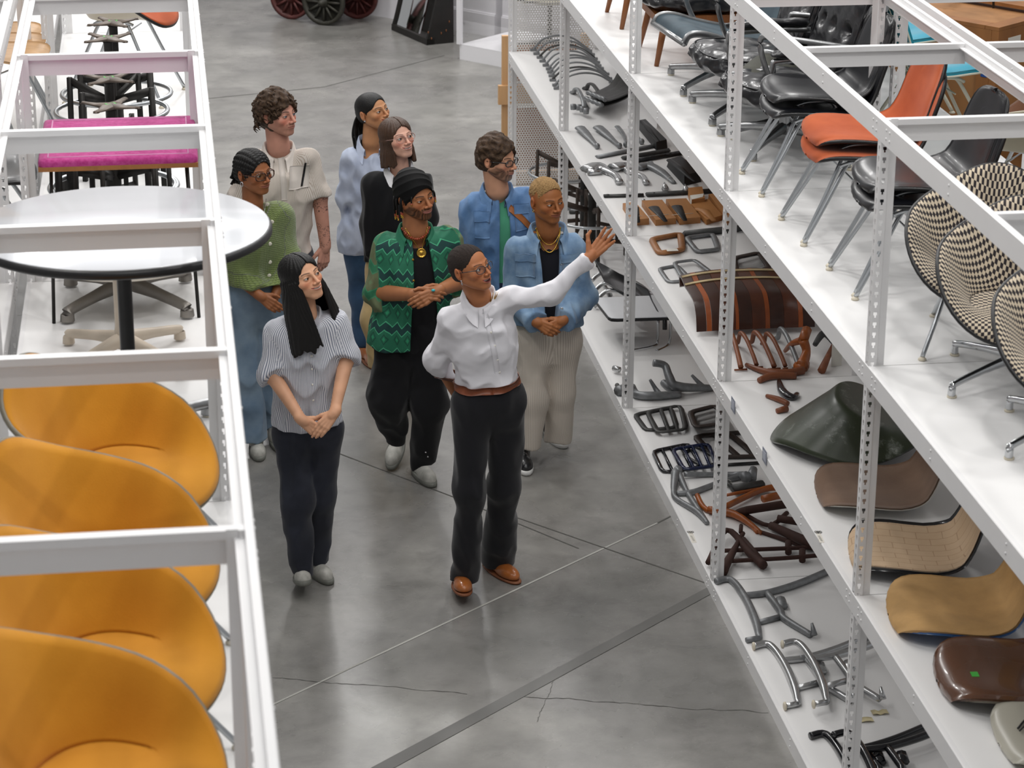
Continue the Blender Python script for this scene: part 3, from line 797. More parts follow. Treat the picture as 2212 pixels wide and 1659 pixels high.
# ---- shoes: front is -Y, origin under the heel
_SH = {}
def shoe_upper(kind):
    if kind in _SH: return _SH[kind]
    def f(P):
        d = ell(P, (0, -.185, .03), (.043, .085, .045 if kind != 'loafer' else .038))
        d = smin(d, ell(P, (0, -.05, .045), (.036, .062, .05)), .05)
        top = .085 if kind == 'sneaker' else (.055 if kind == 'loafer' else .10)
        d = smin(d, seg(P, (0, -.06, .04), (0, -.045, top), .035, .036), .03)
        if kind == 'sneaker': d = smin(d, seg(P, (0, -.15, .066), (0, -.07, .098), .016, .02), .02)
        d = smax(d, P[:, 2]-top-.012-.25*np.maximum(-P[:, 1]-.03, 0), .006)
        d = smax(d, -seg(P, (0, -.05, top), (0, -.045, top+.06), .028, .032), .005)
        return smax(d, .018-P[:, 2], .004)
    _SH[kind] = mesh_np('upper', *snet(f, (-.07, -.3, -.01), (.07, .05, .17), .0035)); return _SH[kind]
def shoe_sole(kind):
    k = kind+'s'
    if k in _SH: return _SH[k]
    mb = MB(); n = 32; rows = []; th = .026 if kind != 'loafer' else .014
    prof = [(0, .0), (.96, .0), (1.02, .006), (1.02, th-.003), (.95, th), (0, th)]
    for k_ in range(n+1):
        a = 2*math.pi*k_/n; y = -.135+math.cos(a)*.145*-1; w = .047*(1-.17*np.clip((y+.135)/.14, 0, 1)); x = math.sin(a)*w*(1+.1*(math.cos(a)*-1 < 0))
        sx = math.copysign(abs(math.sin(a))**.8, math.sin(a))*w
        rows.append([(sx*p, -.135+(y+.135)*p, z) for p, z in prof])
    mb.grid(rows); _SH[k] = mb.mesh('sole'); return _SH[k]
def shoe(p, kind, mu, ms, heel, face, pitch=0., lift=0., laces=None, s=1.):
    o = link('shoe', shoe_upper(kind), mu, p.root); o2 = link('sole', shoe_sole(kind), ms, o)
    yaw = math.atan2(face[0], -face[1]); o.location = (heel[0], heel[1], lift); o.rotation_euler = (pitch, 0, yaw); o.scale = (s, s, s)
    if laces:
        mb = MB()
        for i in range(5):
            y = -.155+i*.019; z = .073+i*.0075
            mb.tube([(-.022, y-.004, z-.012), (-.01, y, z+.003), (.01, y+.006, z+.003), (.022, y+.002, z-.012)], .003, 5)
        mb.tube([(0, -.09, .104), (.025, -.1, .098), (.032, -.12, .085)], .0025, 5); mb.tube([(0, -.09, .104), (-.02, -.105, .1), (-.03, -.125, .08)], .0025, 5)
        mb.build('laces', laces, o, off=(0, 0, 0))
    return o
# ---- cloth materials
def cloth(name, col='808080', rough=.85, stripes=None, bump=.25, bs=420, var=.08, vs=6, sheen=.15, weave=None, col2=None):
    if name in _M: return _M[name]
    t = NT(name); b = t.b; c1 = lin(col)[:3]; c2 = lin(col2)[:3] if col2 else tuple(x*(1-var) for x in c1)
    f = t.new('ShaderNodeMapRange'); f.inputs[1].default_value = .35; f.inputs[2].default_value = .65; t.ln(t.noise(vs, 5), f.inputs[0])
    c = t.mix(f.outputs[0], c1, c2)
    if stripes:
        sc, cc, wd = stripes; a = t.attr('u').outputs['Fac']
        sn = t.math('SINE', t.math('MULTIPLY', a, 2*math.pi/sc)); k = t.new('ShaderNodeMapRange', interpolation_type='SMOOTHSTEP'); k.inputs[1].default_value = wd-.35; k.inputs[2].default_value = wd+.35; t.ln(sn, k.inputs[0])
        c = t.mix(k.outputs[0], c, cc)
    t.ln(c, b.inputs['Base Color']); b.inputs['Roughness'].default_value = rough; b.inputs['Sheen Weight'].default_value = sheen
    b.inputs['Specular IOR Level'].default_value = .25
    if bump: t.bump(t.noise(bs, 2), bump, .0015)
    _M[name] = t.m; return t.m
# ---------------------------------------------------------------- seats and bases
m_alu = mat('cast_aluminium', 'a6a7a8', .3, .95, var=.2, vs=25); m_chrome = mat('chrome', 'c8cacc', .12, 1.); m_zinc = mat('satin_zinc_tube', 'bcc0c3', .3, .9)
m_leather = mat('black_leather', '121216', .32, bump=.35, bs=35, bd=.004, coat=.15); m_vinyl = mat('black_vinyl', '101116', .33, bump=.1, bs=300, coat=.05, spec=.4)
m_plastic = mat('black_rubber_trim', '141416', .4); m_orange = cloth('orange_wool', 'bd5a2b', .95, bump=.5, bs=300, col2='ad4d22'); m_glide = mat('cream_glide', 'd8cfbb', .5)
m_must = cloth('mustard_wool', 'd18f27', .95, bump=.5, bs=260, col2='c07f1e', vs=3); m_gel = mat('greige_fibreglass', 'a29b8b', .35, var=.08, vs=20); m_edge = mat('grey_edge_trim', '77705f', .4)
m_blackshell = mat('black_fibreglass', '101013', .28, coat=.3); m_cream = mat('cream_fibreglass', 'b9b29a', .4, var=.1)
def xf(v, loc, a):
    c, s = math.cos(a), math.sin(a); v = np.asarray(v, float); return np.stack([v[..., 0]*c-v[..., 1]*s+loc[0], v[..., 0]*s+v[..., 1]*c+loc[1], v[..., 2]+loc[2]], -1)
SIDE_P = [(.245, .412), (.232, .428), (.19, .436), (.10, .432), (0, .422), (-.10, .424), (-.165, .45), (-.205, .52), (-.230, .60), (-.256, .68), (-.272, .74), (-.277, .765)]
SIDE_W = [.205, .218, .228, .232, .232, .226, .215, .203, .196, .192, .188, .186]
def side_grid(off=0., wk=1., n=30, m=18):
    P = np.array(spline(SIDE_P, 4)); k = np.linspace(0, 1, len(P)); kk = np.linspace(0, 1, n)
    kk = np.clip(.5-.5*np.cos(math.pi*kk), 0, 1)*.35+kk*.65
    x = np.interp(kk, k, P[:, 0]); z = np.interp(kk, k, P[:, 1]); W = np.interp(kk, np.linspace(0, 1, 12), SIDE_W)*wk
    e0 = np.sqrt(np.clip(1-np.clip((.27-kk)/.273, 0, 1)**2.3, 0, 1)); e1 = np.sqrt(np.clip(1-np.clip((kk-.76)/.243, 0, 1)**2.4, 0, 1)); W = W*np.minimum(e0, e1)
    tx = np.gradient(x); tz = np.gradient(z); l = np.hypot(tx, tz); nx, nz = tz/l, -tx/l     # toward the sitter
    G = np.zeros((n, m, 3)); t = np.linspace(-1, 1, m)
    for i in range(n):
        seat = np.clip((x[i]+.15)/.1, 0, 1); c = .035*(1-seat)+.022*seat; w_ = W[i]
        d = c*(t*w_/.22)**2+off*(1-abs(t)**6)*1.
        s_ = -1 if nz[i] < 0 and nx[i] < 0 else 1
        G[i, :, 0] = x[i]+nx[i]*d*s_; G[i, :, 1] = t*w_; G[i, :, 2] = z[i]+nz[i]*d*s_
    return G
def fix_up(G): return G
def arm_grid(n=56, m=24, off=0., K=1., back=.37, arm=.215):
    G = np.zeros((n, m, 3)); sm = lambda t: t*t*(3-2*t)
    for i in range(n):
        a = -math.pi+2*math.pi*i/n; c, s = math.cos(a), math.sin(a)       # a=0 front (+x)
        R = 1/((abs(c)/(.265 if c > 0 else .245))**2.4+(abs(s)/.30)**2.4)**(1/2.4)
        aa = abs(math.degrees(a)); h = float(np.interp(aa, HA, HH)); k = sm(min(1, max(0, (aa-28)/50)))      # 0 lip, 1 wall
        for j in range(m):
            r = j/(m-1); t = max(0, (r-.42)/.58)
            pl_w = .62*min(r/.42, 1)*1.0+(.38)*t**1.15; pl_f = r; pl = pl_f*(1-k)+pl_w*k
            z_w = .012*r*r+(h-.012)*(t**1.7*(1-.30*t)/.70 if t < 1 else 1); z_f = .012*r*r+(h-.02)*r**5; z = z_f*(1-k)+z_w*k
            q = off*(1-r**10); G[i, j] = (c*R*pl-c*q*k*t**.5, s*R*pl-s*q*k*t**.5, z+q*(1-k*.75*t))
        G[i, :, 0] -= np.clip(G[i, :, 2]-.06, 0, 1)*.2*np.clip(-c+.25, 0, 1)
    return G
HR = ([0, 25, 40, 55, 72, 90, 110, 130, 150, 165, 180], [-.035, -.022, .01, .06, .13, .18, .205, .24, .29, .325, .335])
_x = np.arange(-200, 381); _h = np.convolve(np.interp(np.where(_x < 0, -_x, np.where(_x > 180, 360-_x, _x)), *HR), np.hanning(31)/np.hanning(31).sum(), 'same'); HA, HH = _x[200:381], _h[200:381]
def grid_mesh(name, G, th, attrs=False, closed=False):
    mb = MB(); mb.grid(G, thick=th, closed_u=closed); me = mb.mesh(name)
    if attrs:
        n, m = G.shape[:2]; a, r = np.meshgrid(np.linspace(-math.pi, math.pi, n, endpoint=False), np.linspace(0, 1, m), indexing='ij')
        u = (r*np.sin(a)*.47).ravel(); v = (r*np.cos(a)*.47).ravel()
        for k, w_ in (('u', u), ('v', v)):
            q = np.concatenate([w_, w_]) if th else w_; at_ = me.attributes.new(k, 'FLOAT', 'POINT'); at_.data.foreach_set('value', q.astype(f32))
    return me
def rim_tube(G, axis, r, mb, closed=False):
    return mb.tube(spline(axis, 2, closed), r, 6, closed=closed)
_SC = {}
def side_shell(root, up, shell, trim, dz=0., loft=.016, dx=0.):
    """upholstered side shell; root local +x is the front"""
    k = ('s', loft)
    if k not in _SC:
        G0 = side_grid(0); G1 = side_grid(loft, .975); b = MB(); n, m = G0.shape[:2]
        e = [G0[i, 0] for i in range(n)]+[G0[-1, j] for j in range(1, m)]+[G0[i, -1] for i in range(n-2, -1, -1)]+[G0[0, j] for j in range(m-2, 0, -1)]
        b.tube(e, .0085, 7, closed=True); _SC[k] = (grid_mesh('shell', G0, -.005), grid_mesh('pad', G1, -.010), b.mesh('edge_trim'))
    a, b_, c = _SC[k]; out = []
    for nm, me, m_ in (('shell', a, shell), ('seat_pad', b_, up), ('edge_trim', c, trim)):
        if m_ is None: continue
        me = me.copy() if me.materials and me.materials[0] != m_ else me
        if me.materials and me.materials[0] != m_: me.materials.clear()
        o = link(nm, me, m_, root); o.location = (dx, 0, dz); out.append(o)
    return out
def arm_shell(root, up, shell, trim, dz=.42, attrs=False, th=.006, K=1.):
    G0 = arm_grid(); G1 = arm_grid(off=.018)
    mb = MB(); mb.tube(list(G0[:, -1]), .0085, 7, closed=True)
    for nm, me, m_ in (('shell', grid_mesh('shell', G0, -th, attrs, True), shell), ('seat_pad', grid_mesh('pad', G1, -.012, attrs, True), up), ('edge_trim', mb.mesh('edge_trim'), trim)):
        if m_ is None: continue
        o = link(nm, me, m_, root); o.location = (0, 0, dz)
def star_base(root, n=4, R=.3, H=.36, m=None, col=None, a0=.785, r=.014, glide=True, hub=.09, name='star_base', foot=.035, leg_h=.02, cr=.022):
    m = m or m_alu
    for k in range(n):
        a = a0+2*math.pi*k/n; c, s = math.cos(a), math.sin(a); mb = MB()
        P = [(c*.012, s*.012, hub), (c*.06, s*.06, hub-.006), (c*R*.55, s*R*.55, hub*.55+.02), (c*(R-.012), s*(R-.012), foot+.012), (c*R, s*R, foot), (c*(R+.002), s*(R+.002), .008)]
        mb.tube(spline(P, 5), [r*1.55, r*1.35, r*1.0, r*.9, r*1.05, r*1.15], 8, flat=(1., 1.15))
        lg = mb.build('base_leg', m, root, off=(0, 0, 0))
        if glide: g = MB(); g.lathe([(.0, 0), (.017, 0), (.017, .006), (.012, .009)], (c*R, s*R, 0), 12); g.build('glide', m_glide, lg, off=(0, 0, 0))
    mb = MB(); mb.lathe([(0, hub-.035), (.024, hub-.033), (.028, hub), (cr+.004, hub+.025), (cr, hub+.05), (cr, H-.01), (cr+.012, H), (0, H)], n=16); mb.build('column', col or m, root, off=(0, 0, 0))
def h_legs(root, m=None, splay=.0, H=.41, double=True, w=.19, drop=0.):
    m = m or m_zinc
    for sy in (-1, 1):
        for sx in (-1, 1):
            mb = MB(); y = sy*w; mb.tube(spline([(sx*.045, sy*.12, H), (sx*.075, sy*.135, H-.02), (sx*.16, sy*.165, H*.5-drop*.5), (sx*.25, y, .012-drop)], 5), .0088, 8); l = mb.build('leg', m, root, off=(0, 0, 0))
            g = MB(); g.lathe([(0, 0), (.014, 0), (.016, .004), (.009, .012), (.0, .014)], (sx*.251, y, -drop), 10); g.build('foot', m_glide, l, off=(0, 0, 0))
        mb = MB(); mb.tube(spline([(-.10, sy*.13, H-.02), (-.05, sy*.15, H+.003), (.05, sy*.15, H+.003), (.10, sy*.13, H-.02)], 4), .008, 7); mb.build('side_rail', m, root, off=(0, 0, 0))
    for (a, b, r) in (((-.10, -.13, H-.03), (-.10, .13, H-.03), .006), ((.05, -.16, H-.07), (.05, .16, H-.07), .004)): mb = MB(); mb.tube([a, b], r, 6); mb.build('cross_rod', m, root, off=(0, 0, 0))
AX = math.pi
def side_chair(label, x, y, up, group=None, dz=0., legs=True, rz=AX, z=zA):
    t = thing('side_chair', label, 'chair', (x, y, z+dz), rz, group); side_shell(t, up, m_blackshell, m_plastic, dz=-.085, dx=-.06)
    if legs: h_legs(t, drop=dz, H=.335)
    return t
def stack(lab, x, y, up, n, group, rz=AX, dy=.0):
    for k in range(n): side_chair(lab[k], x+.012*k, y+.045*k, up, group, dz=.058*k, rz=rz)
stack(['black vinyl side chair with chrome legs, lower of the stack beside the black tufted chair', 'black vinyl side chair with chrome legs, upper of the stack beside the black tufted chair'], 2.80, 10.32, m_vinyl, 2, 'stacked side chairs')
stack(['orange upholstered side chair with black rim, lower of its stack', 'orange upholstered side chair with black rim, upper of its stack'], 2.80, 9.58, m_orange, 2, 'stacked side chairs')
stack(['black vinyl side chair half hidden behind the chequered armchair, lower of the stack', 'black vinyl side chair half hidden behind the chequered armchair, upper of the stack'], 2.82, 8.87, m_vinyl, 2, 'stacked side chairs')
# chequered armchairs
t = NT('chequered_fabric'); u = t.attr('u').outputs['Fac']; v = t.attr('v').outputs['Fac']; cs = .0168
a_ = t.math('FLOOR', t.math('DIVIDE', t.math('ADD', u, 3.), cs)); b_ = t.math('FLOOR', t.math('DIVIDE', t.math('ADD', v, 3.), cs))
k_ = t.math('GREATER_THAN', t.math('FRACT', t.math('MULTIPLY', t.math('ADD', a_, b_), .5)), .25)
t.ln(t.mix(k_, 'cfc0a8', '241d22'), t.b.inputs['Base Color']); t.b.inputs['Roughness'].default_value = .9; t.b.inputs['Sheen Weight'].default_value = .2; t.bump(t.noise(500, 2), .3); m_chk = t.m
def arm_chair(label, x, y, z, rz, up, shell, trim, base='legs', group=None, dz=.42, attrs=False):
    c = thing('shell_armchair', label, 'chair', (x, y, z), rz, group); arm_shell(c, up, shell, trim, dz, attrs)
    if base == 'legs': h_legs(c, H=dz-.005, w=.2)
    elif base == 'star': star_base(c, 4, .31, dz, m_chrome, r=.0125)
    return c
arm_chair('chequered black and cream armchair on tube legs, larger of the two in view', 2.90, 8.14, zA, -1.95, m_chk, m_blackshell, m_plastic, 'legs', 'chequered armchairs', dz=.26, attrs=True)
arm_chair('chequered black and cream armchair on a chrome star base', 2.89, 7.74, zA, -1.9, m_chk, m_blackshell, m_plastic, 'star', 'chequered armchairs', dz=.25, attrs=True)
arm_chair('chequered armchair cropped by the right picture edge, with chrome star feet', 2.90, 7.17, zA, -1.9, m_chk, m_blackshell, m_plastic, 'star', 'chequered armchairs', dz=.25, attrs=True)
# mustard armchairs
ml = ['farthest of the four mustard shell armchairs, nearest the round table', 'second mustard shell armchair from the round table', 'third mustard shell armchair, just below the lower white crossbar', 'nearest mustard shell armchair, cropped by the bottom picture edge']
for i, (px, py) in enumerate(((442, 1085), (440, 1300), (450, 1528), (452, 1790))):
    q = at(px, py, z=zA+.215); arm_chair(ml[i], q[0]-.245, q[1]+.12, zA-.0, -.47, m_must, m_gel, m_edge, 'legs', 'mustard armchairs', dz=.25)
# lounge chairs
def cushion(mb, x0, x1, w, z0, th, tilt=0., puff=.02, n=12):
    pass
def pad_sdf(root, name, m, c, r, rot=0., tuft=(), k=.03, h=.009, pw=4, seam=True, parent=None):
    """puffy leather cushion: superellipsoid slab, centre c, half sizes r, pitched by rot about y"""
    cr, sr = math.cos(rot), math.sin(rot); r = np.array(r, f32)
    def loc(P):
        q = P-np.array(c, f32); return np.stack([q[:, 0]*cr+q[:, 2]*sr, q[:, 1], -q[:, 0]*sr+q[:, 2]*cr], 1)
    def f(P):
        q = loc(P); a = np.abs(q)/r; d = (((a[:, 0]**pw+a[:, 1]**pw)**(1/pw))**2.6+a[:, 2]**2.6)**(1/2.6)
        d = (d-1)*float(r.min())*.9; d = d+wob(P, 26, .004, 3)+np.abs(wob(P, 44, 1, 5))*.0025
        for (tx, ty) in tuft: d = d+.022*np.exp(-((q[:, 0]-tx)**2+(q[:, 1]-ty)**2)/.0011)*(q[:, 2] > 0)+.006*np.exp(-((q[:, 0]-tx)**2+(q[:, 1]-ty)**2)/.012)*(q[:, 2] > 0)
        return d
    c = np.array(c); R_ = float(max(r))*1.25; V, Q = snet(f, c-R_, c+R_, h); o = link(name, mesh_np(name, V, Q), m, parent or root)
    if seam:
        mb = MB(); P = []
        for i in range(44):
            a = 2*math.pi*i/44; ca, sa = math.cos(a), math.sin(a); e = 1/((abs(ca)**pw+abs(sa)**pw)**(1/pw)); x = ca*e*r[0]*.93; y = sa*e*r[1]*.93; z = r[2]*.52
            P.append((c[0]+x*cr-z*sr, c[1]+y, c[2]+x*sr+z*cr))
        mb.tube(P, .004, 6, closed=True); mb.build('piping', m, o, off=(0, 0, 0))
    return o
def lounge_tufted(label, x, y, rz, back=True, arms=True, a0=.785, chro=None):
    t = thing('lounge_chair', label, 'chair', (x, y, zA), rz); star_base(t, 4, .33, .21, chro or m_alu, a0=a0, r=.017, cr=.024)
    pad_sdf(t, 'seat_cushion', m_leather, (.0, 0, .275), (.29, .29, .075), .06, tuft=((-.05, 0), (.1, .12), (.1, -.12)), pw=3)
    if back: pad_sdf(t, 'back_cushion', m_leather, (-.27, 0, .55), (.25, .27, .07), math.radians(-72), tuft=((0, 0), (.0, .14), (0, -.14)), pw=4)
    if arms:
        for s in (-1, 1):
            mb = MB(); mb.tube(spline([(.13, s*.31, .24), (.16, s*.315, .30), (.185, s*.315, .455), (.15, s*.315, .48), (-.05, s*.315, .485), (-.22, s*.30, .48)], 5), .012, 8, flat=(1, 1.3)); mb.tube(spline([(-.18, s*.29, .24), (-.26, s*.29, .43), (-.36, s*.29, .71)], 4), .011, 8, flat=(.7, 1.5)); a = mb.build('arm_frame', m_alu, t, off=(0, 0, 0))
            pad_sdf(t, 'arm_pad', m_leather, (.0, s*.315, .515), (.2, .036, .026), 0, seam=False, h=.007, parent=t)
    return t
lounge_tufted('black tufted leather lounge chair on aluminium base, behind the first black stack', 2.86, 10.98, AX+.1)
lounge_tufted('round black leather lounge seat in front of the grey sling chair', 2.84, 11.62, AX, back=True, arms=False)
def sling(label, x, y, rz, fab, a0=.6):
    t = thing('sling_chair', label, 'chair', (x, y, zA), rz); star_base(t, 4, .33, .22, m_alu, a0=a0, r=.016, cr=.024)
    P = spline([(.30, .285), (.27, .33), (.19, .33), (.04, .285), (-.12, .255), (-.20, .30), (-.27, .45), (-.36, .66), (-.38, .70)], 5)
    G = np.array([[(p[0], s_, p[1]) for s_ in np.linspace(-.235, .235, 8)] for p in P]); mb = MB(); mb.grid(G, thick=.008); mb.build('sling', fab, t, off=(0, 0, 0))
    for s in (-1, 1):
        mb = MB(); mb.tube([(p[0], s*.245, p[1]-.006) for p in P], .012, 7, flat=(.6, 1.6)); mb.build('side_rail', m_alu, t, off=(0, 0, 0))
        mb = MB(); mb.tube(spline([(.05, s*.26, .26), (.10, s*.27, .35), (.14, s*.275, .50), (.08, s*.275, .525), (-.2, s*.27, .51), (-.30, s*.26, .50)], 5), .010, 7, flat=(1, 1.4)); mb.build('armrest', m_alu, t, off=(0, 0, 0))
    for a in ((.30, .285, .016), (-.38, .70, .014), (0, .26, .012)): mb = MB(); mb.tube([(a[0], -.25, a[1]), (a[0], .25, a[1])], a[2], 10); mb.build('cross_bar', m_alu, t, off=(0, 0, 0))
m_mesh = cloth('blue_grey_mesh', '4d5d66', .6, bump=.6, bs=800, col2='3f4c55', sheen=0); m_meshd = cloth('olive_grey_mesh', '4c4c44', .7, bump=.6, bs=800, sheen=0)
sling('blue-grey sling lounge chair with polished frame beside the wood legged chair', 2.84, 12.22, AX+.12, m_mesh)
sling('olive-grey mesh sling chair leaning behind the white diagonal beam', 2.98, 11.15, AX-.5, m_meshd)
def wood_lounge(label, x, y, seat=True):
    t = thing('wooden_lounge_chair', label, 'chair', (x, y, zA), AX); m = mat('teak', '8a5226', .45, var=.3, vs=12, stretch=(1, 1, .1), bump=.1)
    for sx in (-1, 1):
        for sy in (-1, 1):
            mb = MB(); mb.tube([(sx*.2, sy*.2, .27), (sx*.255, sy*.24, 0)], [.022, .013], 8, flat=(1, 1)); mb.build('leg', m, t, off=(0, 0, 0))
    mb = MB(); mb.box(-.26, .26, -.25, .25, .23, .27); mb.build('seat_frame', m, t, off=(0, 0, 0)); pad_sdf(t, 'seat_cushion', m_leather, (.02, 0, .335), (.3, .29, .075), .03, tuft=((0, 0), (.12, .13), (.12, -.13)), pw=2.6)
    if seat: pad_sdf(t, 'back_cushion', m_leather, (-.3, 0, .6), (.25, .28, .07), math.radians(-70), tuft=((0, 0),), pw=4)
wood_lounge('black leather lounge chair with angled teak legs at the far end of the upper shelf', 2.84, 12.92)
q = at(1345, 68, z=zA); wood_lounge('wood legged chair cropped by the top picture edge', q[0]+.26, q[1]+.3, False)
# armchairs seen behind the stacks
m_felt = cloth('brown_felt', '6f4a33', .98, bump=.6, bs=200, col2='5f3e2b', vs=7); 
arm_chair('brown felt lined cream shell armchair behind the orange stack', 3.45, 9.35, zA+.0, AX*.5+.9, m_felt, m_cream, m_cream, 'legs', 'brown lined shells')
arm_chair('brown felt lined shell armchair behind the black stack, at the right picture edge', 3.45, 8.6, zA, AX*.5+.9, m_felt, m_cream, m_cream, 'legs', 'brown lined shells')
# turquoise wire chairs on the rack behind
m_teal = mat('turquoise_vinyl', '2fa3bd', .35, bump=.1, bs=100, coat=.2); m_wire = mat('cream_wire', 'cfcbb8', .4); m_dteal = mat('deep_teal_backing', '0f4a55', .6)
def wire_chair(label, x, y, rz):
    t = thing('wire_chair', label, 'chair', (x, y, zA), rz, 'turquoise wire chairs'); G = side_grid(-.004, 1.03, 30, 18)-[0, 0, .08]
    mb = MB()
    for i in range(0, 30, 2): mb.tube(list(G[i]), .0024, 5)
    for j in range(0, 18, 2): mb.tube(list(G[:, j]), .0024, 5)
    n, m = G.shape[:2]; e = [G[i, 0] for i in range(n)]+[G[-1, j] for j in range(1, m)]+[G[i, -1] for i in range(n-2, -1, -1)]+[G[0, j] for j in range(m-2, 0, -1)]
    mb.tube(e, .005, 6, closed=True); mb.build('wire_shell', m_wire, t, off=(0, 0, 0))
    G1 = side_grid(.022, .98)-[0, 0, .08]; mb = MB(); mb.grid(G1[:18], thick=-.022); mb.build('seat_pad', m_teal, t, off=(0, 0, 0)); mb = MB(); mb.grid(G1[18:], thick=-.02); mb.build('back_pad', m_teal, t, off=(0, 0, 0))
    h_legs(t, m_wire, H=.335)
for i, (px, py) in enumerate(((1975, 12), (2037, 78), (2127, 146))):
    q = at(px, py, z=zA+.35); wire_chair(['farthest turquoise padded wire chair behind the rear post', 'middle turquoise padded wire chair behind the black stack', 'nearest turquoise padded wire chair behind the orange stack'][i], q[0]-.245, q[1], .05)
# ---------------------------------------------------------------- left rack contents
m_lam = mat('white_laminate', 'eceef2', .18, coat=.3); m_blk = mat('black_enamel', '141416', .35); m_dark = mat('dark_steel', '2a2826', .5, .4, var=.3, vs=30)
t = thing('round_table', 'large round white table with black edge and black pedestal on the left rack', 'table', (-.168, 7.53, zA+.0))
mb = MB(); mb.lathe([(0, .738), (.462, .738), (.466, .735)], n=72); mb.build('tabletop', m_lam, t, off=(0, 0, 0))
mb = MB(); mb.lathe([(.466, .735), (.474, .724), (.474, .712), (.46, .704), (0, .704)], n=72); mb.build('table_edge', m_plastic, t, off=(0, 0, 0))
b = MB(); b.lathe([(0, .704), (.06, .704), (.03, .68), (.0235, .64), (.0235, .08), (.03, .06), (0, .05)], n=24); b.build('pedestal', m_blk, t, off=(0, 0, 0))
star_base(t, 4, .33, .10, m_alu, a0=.72, r=.019, hub=.07, cr=.026)
# stools without seats
def stool(label, x, y, z, rz=0, H=.60, rr=.25, rh=.27, plate=True, mleg=None, mring=None, group='footring stool bases'):
    t = thing('stool_base', label, 'stool', (x, y, z), rz, group); ml = mleg or m_dark
    for k in range(4):
        a = k*math.pi/2+.785; c, s = math.cos(a), math.sin(a); mb = MB(); R = rr*.88
        mb.tube([(c*R, s*R, .40), (c*R*1.04, s*R*1.04, 0)], .014, 4, flat=(1, 1)); mb.tube([(c*.03, s*.03, .32), (c*R, s*R, .385)], .016, 4, flat=(.5, 1.2)); mb.tube([(c*.03, s*.03, .12), (c*R, s*R, .09)], .012, 4, flat=(.5, 1.2)); mb.build('leg', ml, t, off=(0, 0, 0))
    mb = MB(); mb.tube([(rr*math.cos(a), rr*math.sin(a), rh) for a in np.linspace(0, 2*math.pi, 40, endpoint=False)], .0105, 8, closed=True); mb.build('foot_ring', mring or m_zinc, t, off=(0, 0, 0))
    mb = MB(); mb.lathe([(0, .08), (.028, .08), (.028, .42), (.02, .43), (.02, H-.02), (.03, H-.01), (0, H-.01)], n=16); mb.build('column', m_dark, t, off=(0, 0, 0))
    if plate:
        mb = MB()
        for k in range(4):
            a = k*math.pi/2+.5; c, s = math.cos(a), math.sin(a); mb.tube([(0, 0, H), (c*.07, s*.07, H), (c*.125, s*.125, H+.004)], [.042, .020, .013], 8, flat=(1, .3)); mb.lathe([(0, H+.006), (.008, H+.008), (.008, H+.002), (.014, H)], (c*.12, s*.12, 0), 10)
        o = mb.build('mounting_plate', mat('worn_plate', '6d6259', .5, .5, var=.3, vs=20), t, off=(0, 0, 0))
        g = MB(); g.box(-.02, .02, -.014, .014, H+.009, H+.0105); g.build('green_tape', mat('green_tape', '3fae3f', .6), o, off=(0, 0, 0))
    return t
sl = ['farthest footring stool base with a star plate, under the pale shell', 'second stool base, worn ring tied with a tag', 'third stool base with bright footring', 'fourth stool base with tan star plate behind the magenta bench']
for i, (px, py) in enumerate(((244, 49), (233, 83), (235, 171), (239, 229))):
    q = at(px, py, z=zA+.60); stool(sl[i], q[0]-.0, q[1], zA, .2*i)
q = at(244, 385, z=zA+.27); stool('stool base whose rings show under the magenta bench', q[0], q[1]-.12, zA, .1, H=.5, plate=False)
# magenta bench
m_mag = cloth('magenta_wool', 'a52f74', .95, bump=.9, bs=150, col2='b9498a', vs=60); m_ply = mat('plywood_edge', 'a8703c', .5, var=.2, vs=30)
z = zA+.62; A = [at(83, 350, z=z), at(428, 343, z=z), at(420, 253, z=z), at(95, 257, z=z)]; x0 = (A[0][0]+A[3][0])/2; x1 = (A[1][0]+A[2][0])/2; y0 = (A[0][1]+A[1][1])/2; y1 = min((A[2][1]+A[3][1])/2, y0+.62)
t = thing('bench', 'magenta fabric topped low bench with plywood edge', 'bench', ((x0+x1)/2, (y0+y1)/2, zA)); w_, d_ = (x1-x0)/2, (y1-y0)/2
mb = MB(); mb.box(-w_, w_, -d_, d_, .585, .602); mb.build('bench_top', m_ply, t, off=(0, 0, 0))
pm = MB(); k_ = .022; oc = [(sx*(w_-k_)+k_*math.cos(a), sy*(d_-k_)+k_*math.sin(a)) for sx, sy, a0 in ((1, 1, 0), (-1, 1, 1.57), (-1, -1, 3.14), (1, -1, 4.71)) for a in (a0, a0+.52, a0+1.04, a0+1.57)]
pm.grid([[(p[0]*f, p[1]*f, z_) for f, z_ in ((0, .628), (.9, .6285), (.985, .626), (1.004, .616), (1.0, .602))] for p in oc+[oc[0]]]); pad = pm.build('fabric_pad', m_mag, t, off=(0, 0, 0))
mb = MB(); s_ = .88
for a, b in (((-w_*s_, -d_*s_), (w_*s_, -d_*s_)), ((w_*s_, -d_*s_), (w_*s_, d_*s_)), ((-w_*s_, d_*s_), (w_*s_, d_*s_)), ((-w_*s_, -d_*s_), (-w_*s_, d_*s_))): mb.tube([(*a, .6285), (*b, .6285)], .003, 5)
mb.build('stitching', mat('pink_thread', 'd99ac0', .8), pad, off=(0, 0, 0))
for sx in (-1, 1):
    for sy in (-1, 1): mb = MB(); mb.tube([(sx*w_*.85, sy*d_*.8, .59), (sx*w_*.93, sy*d_*.93, 0)], .007, 6); mb.build('leg', m_dark, t, off=(0, 0, 0))
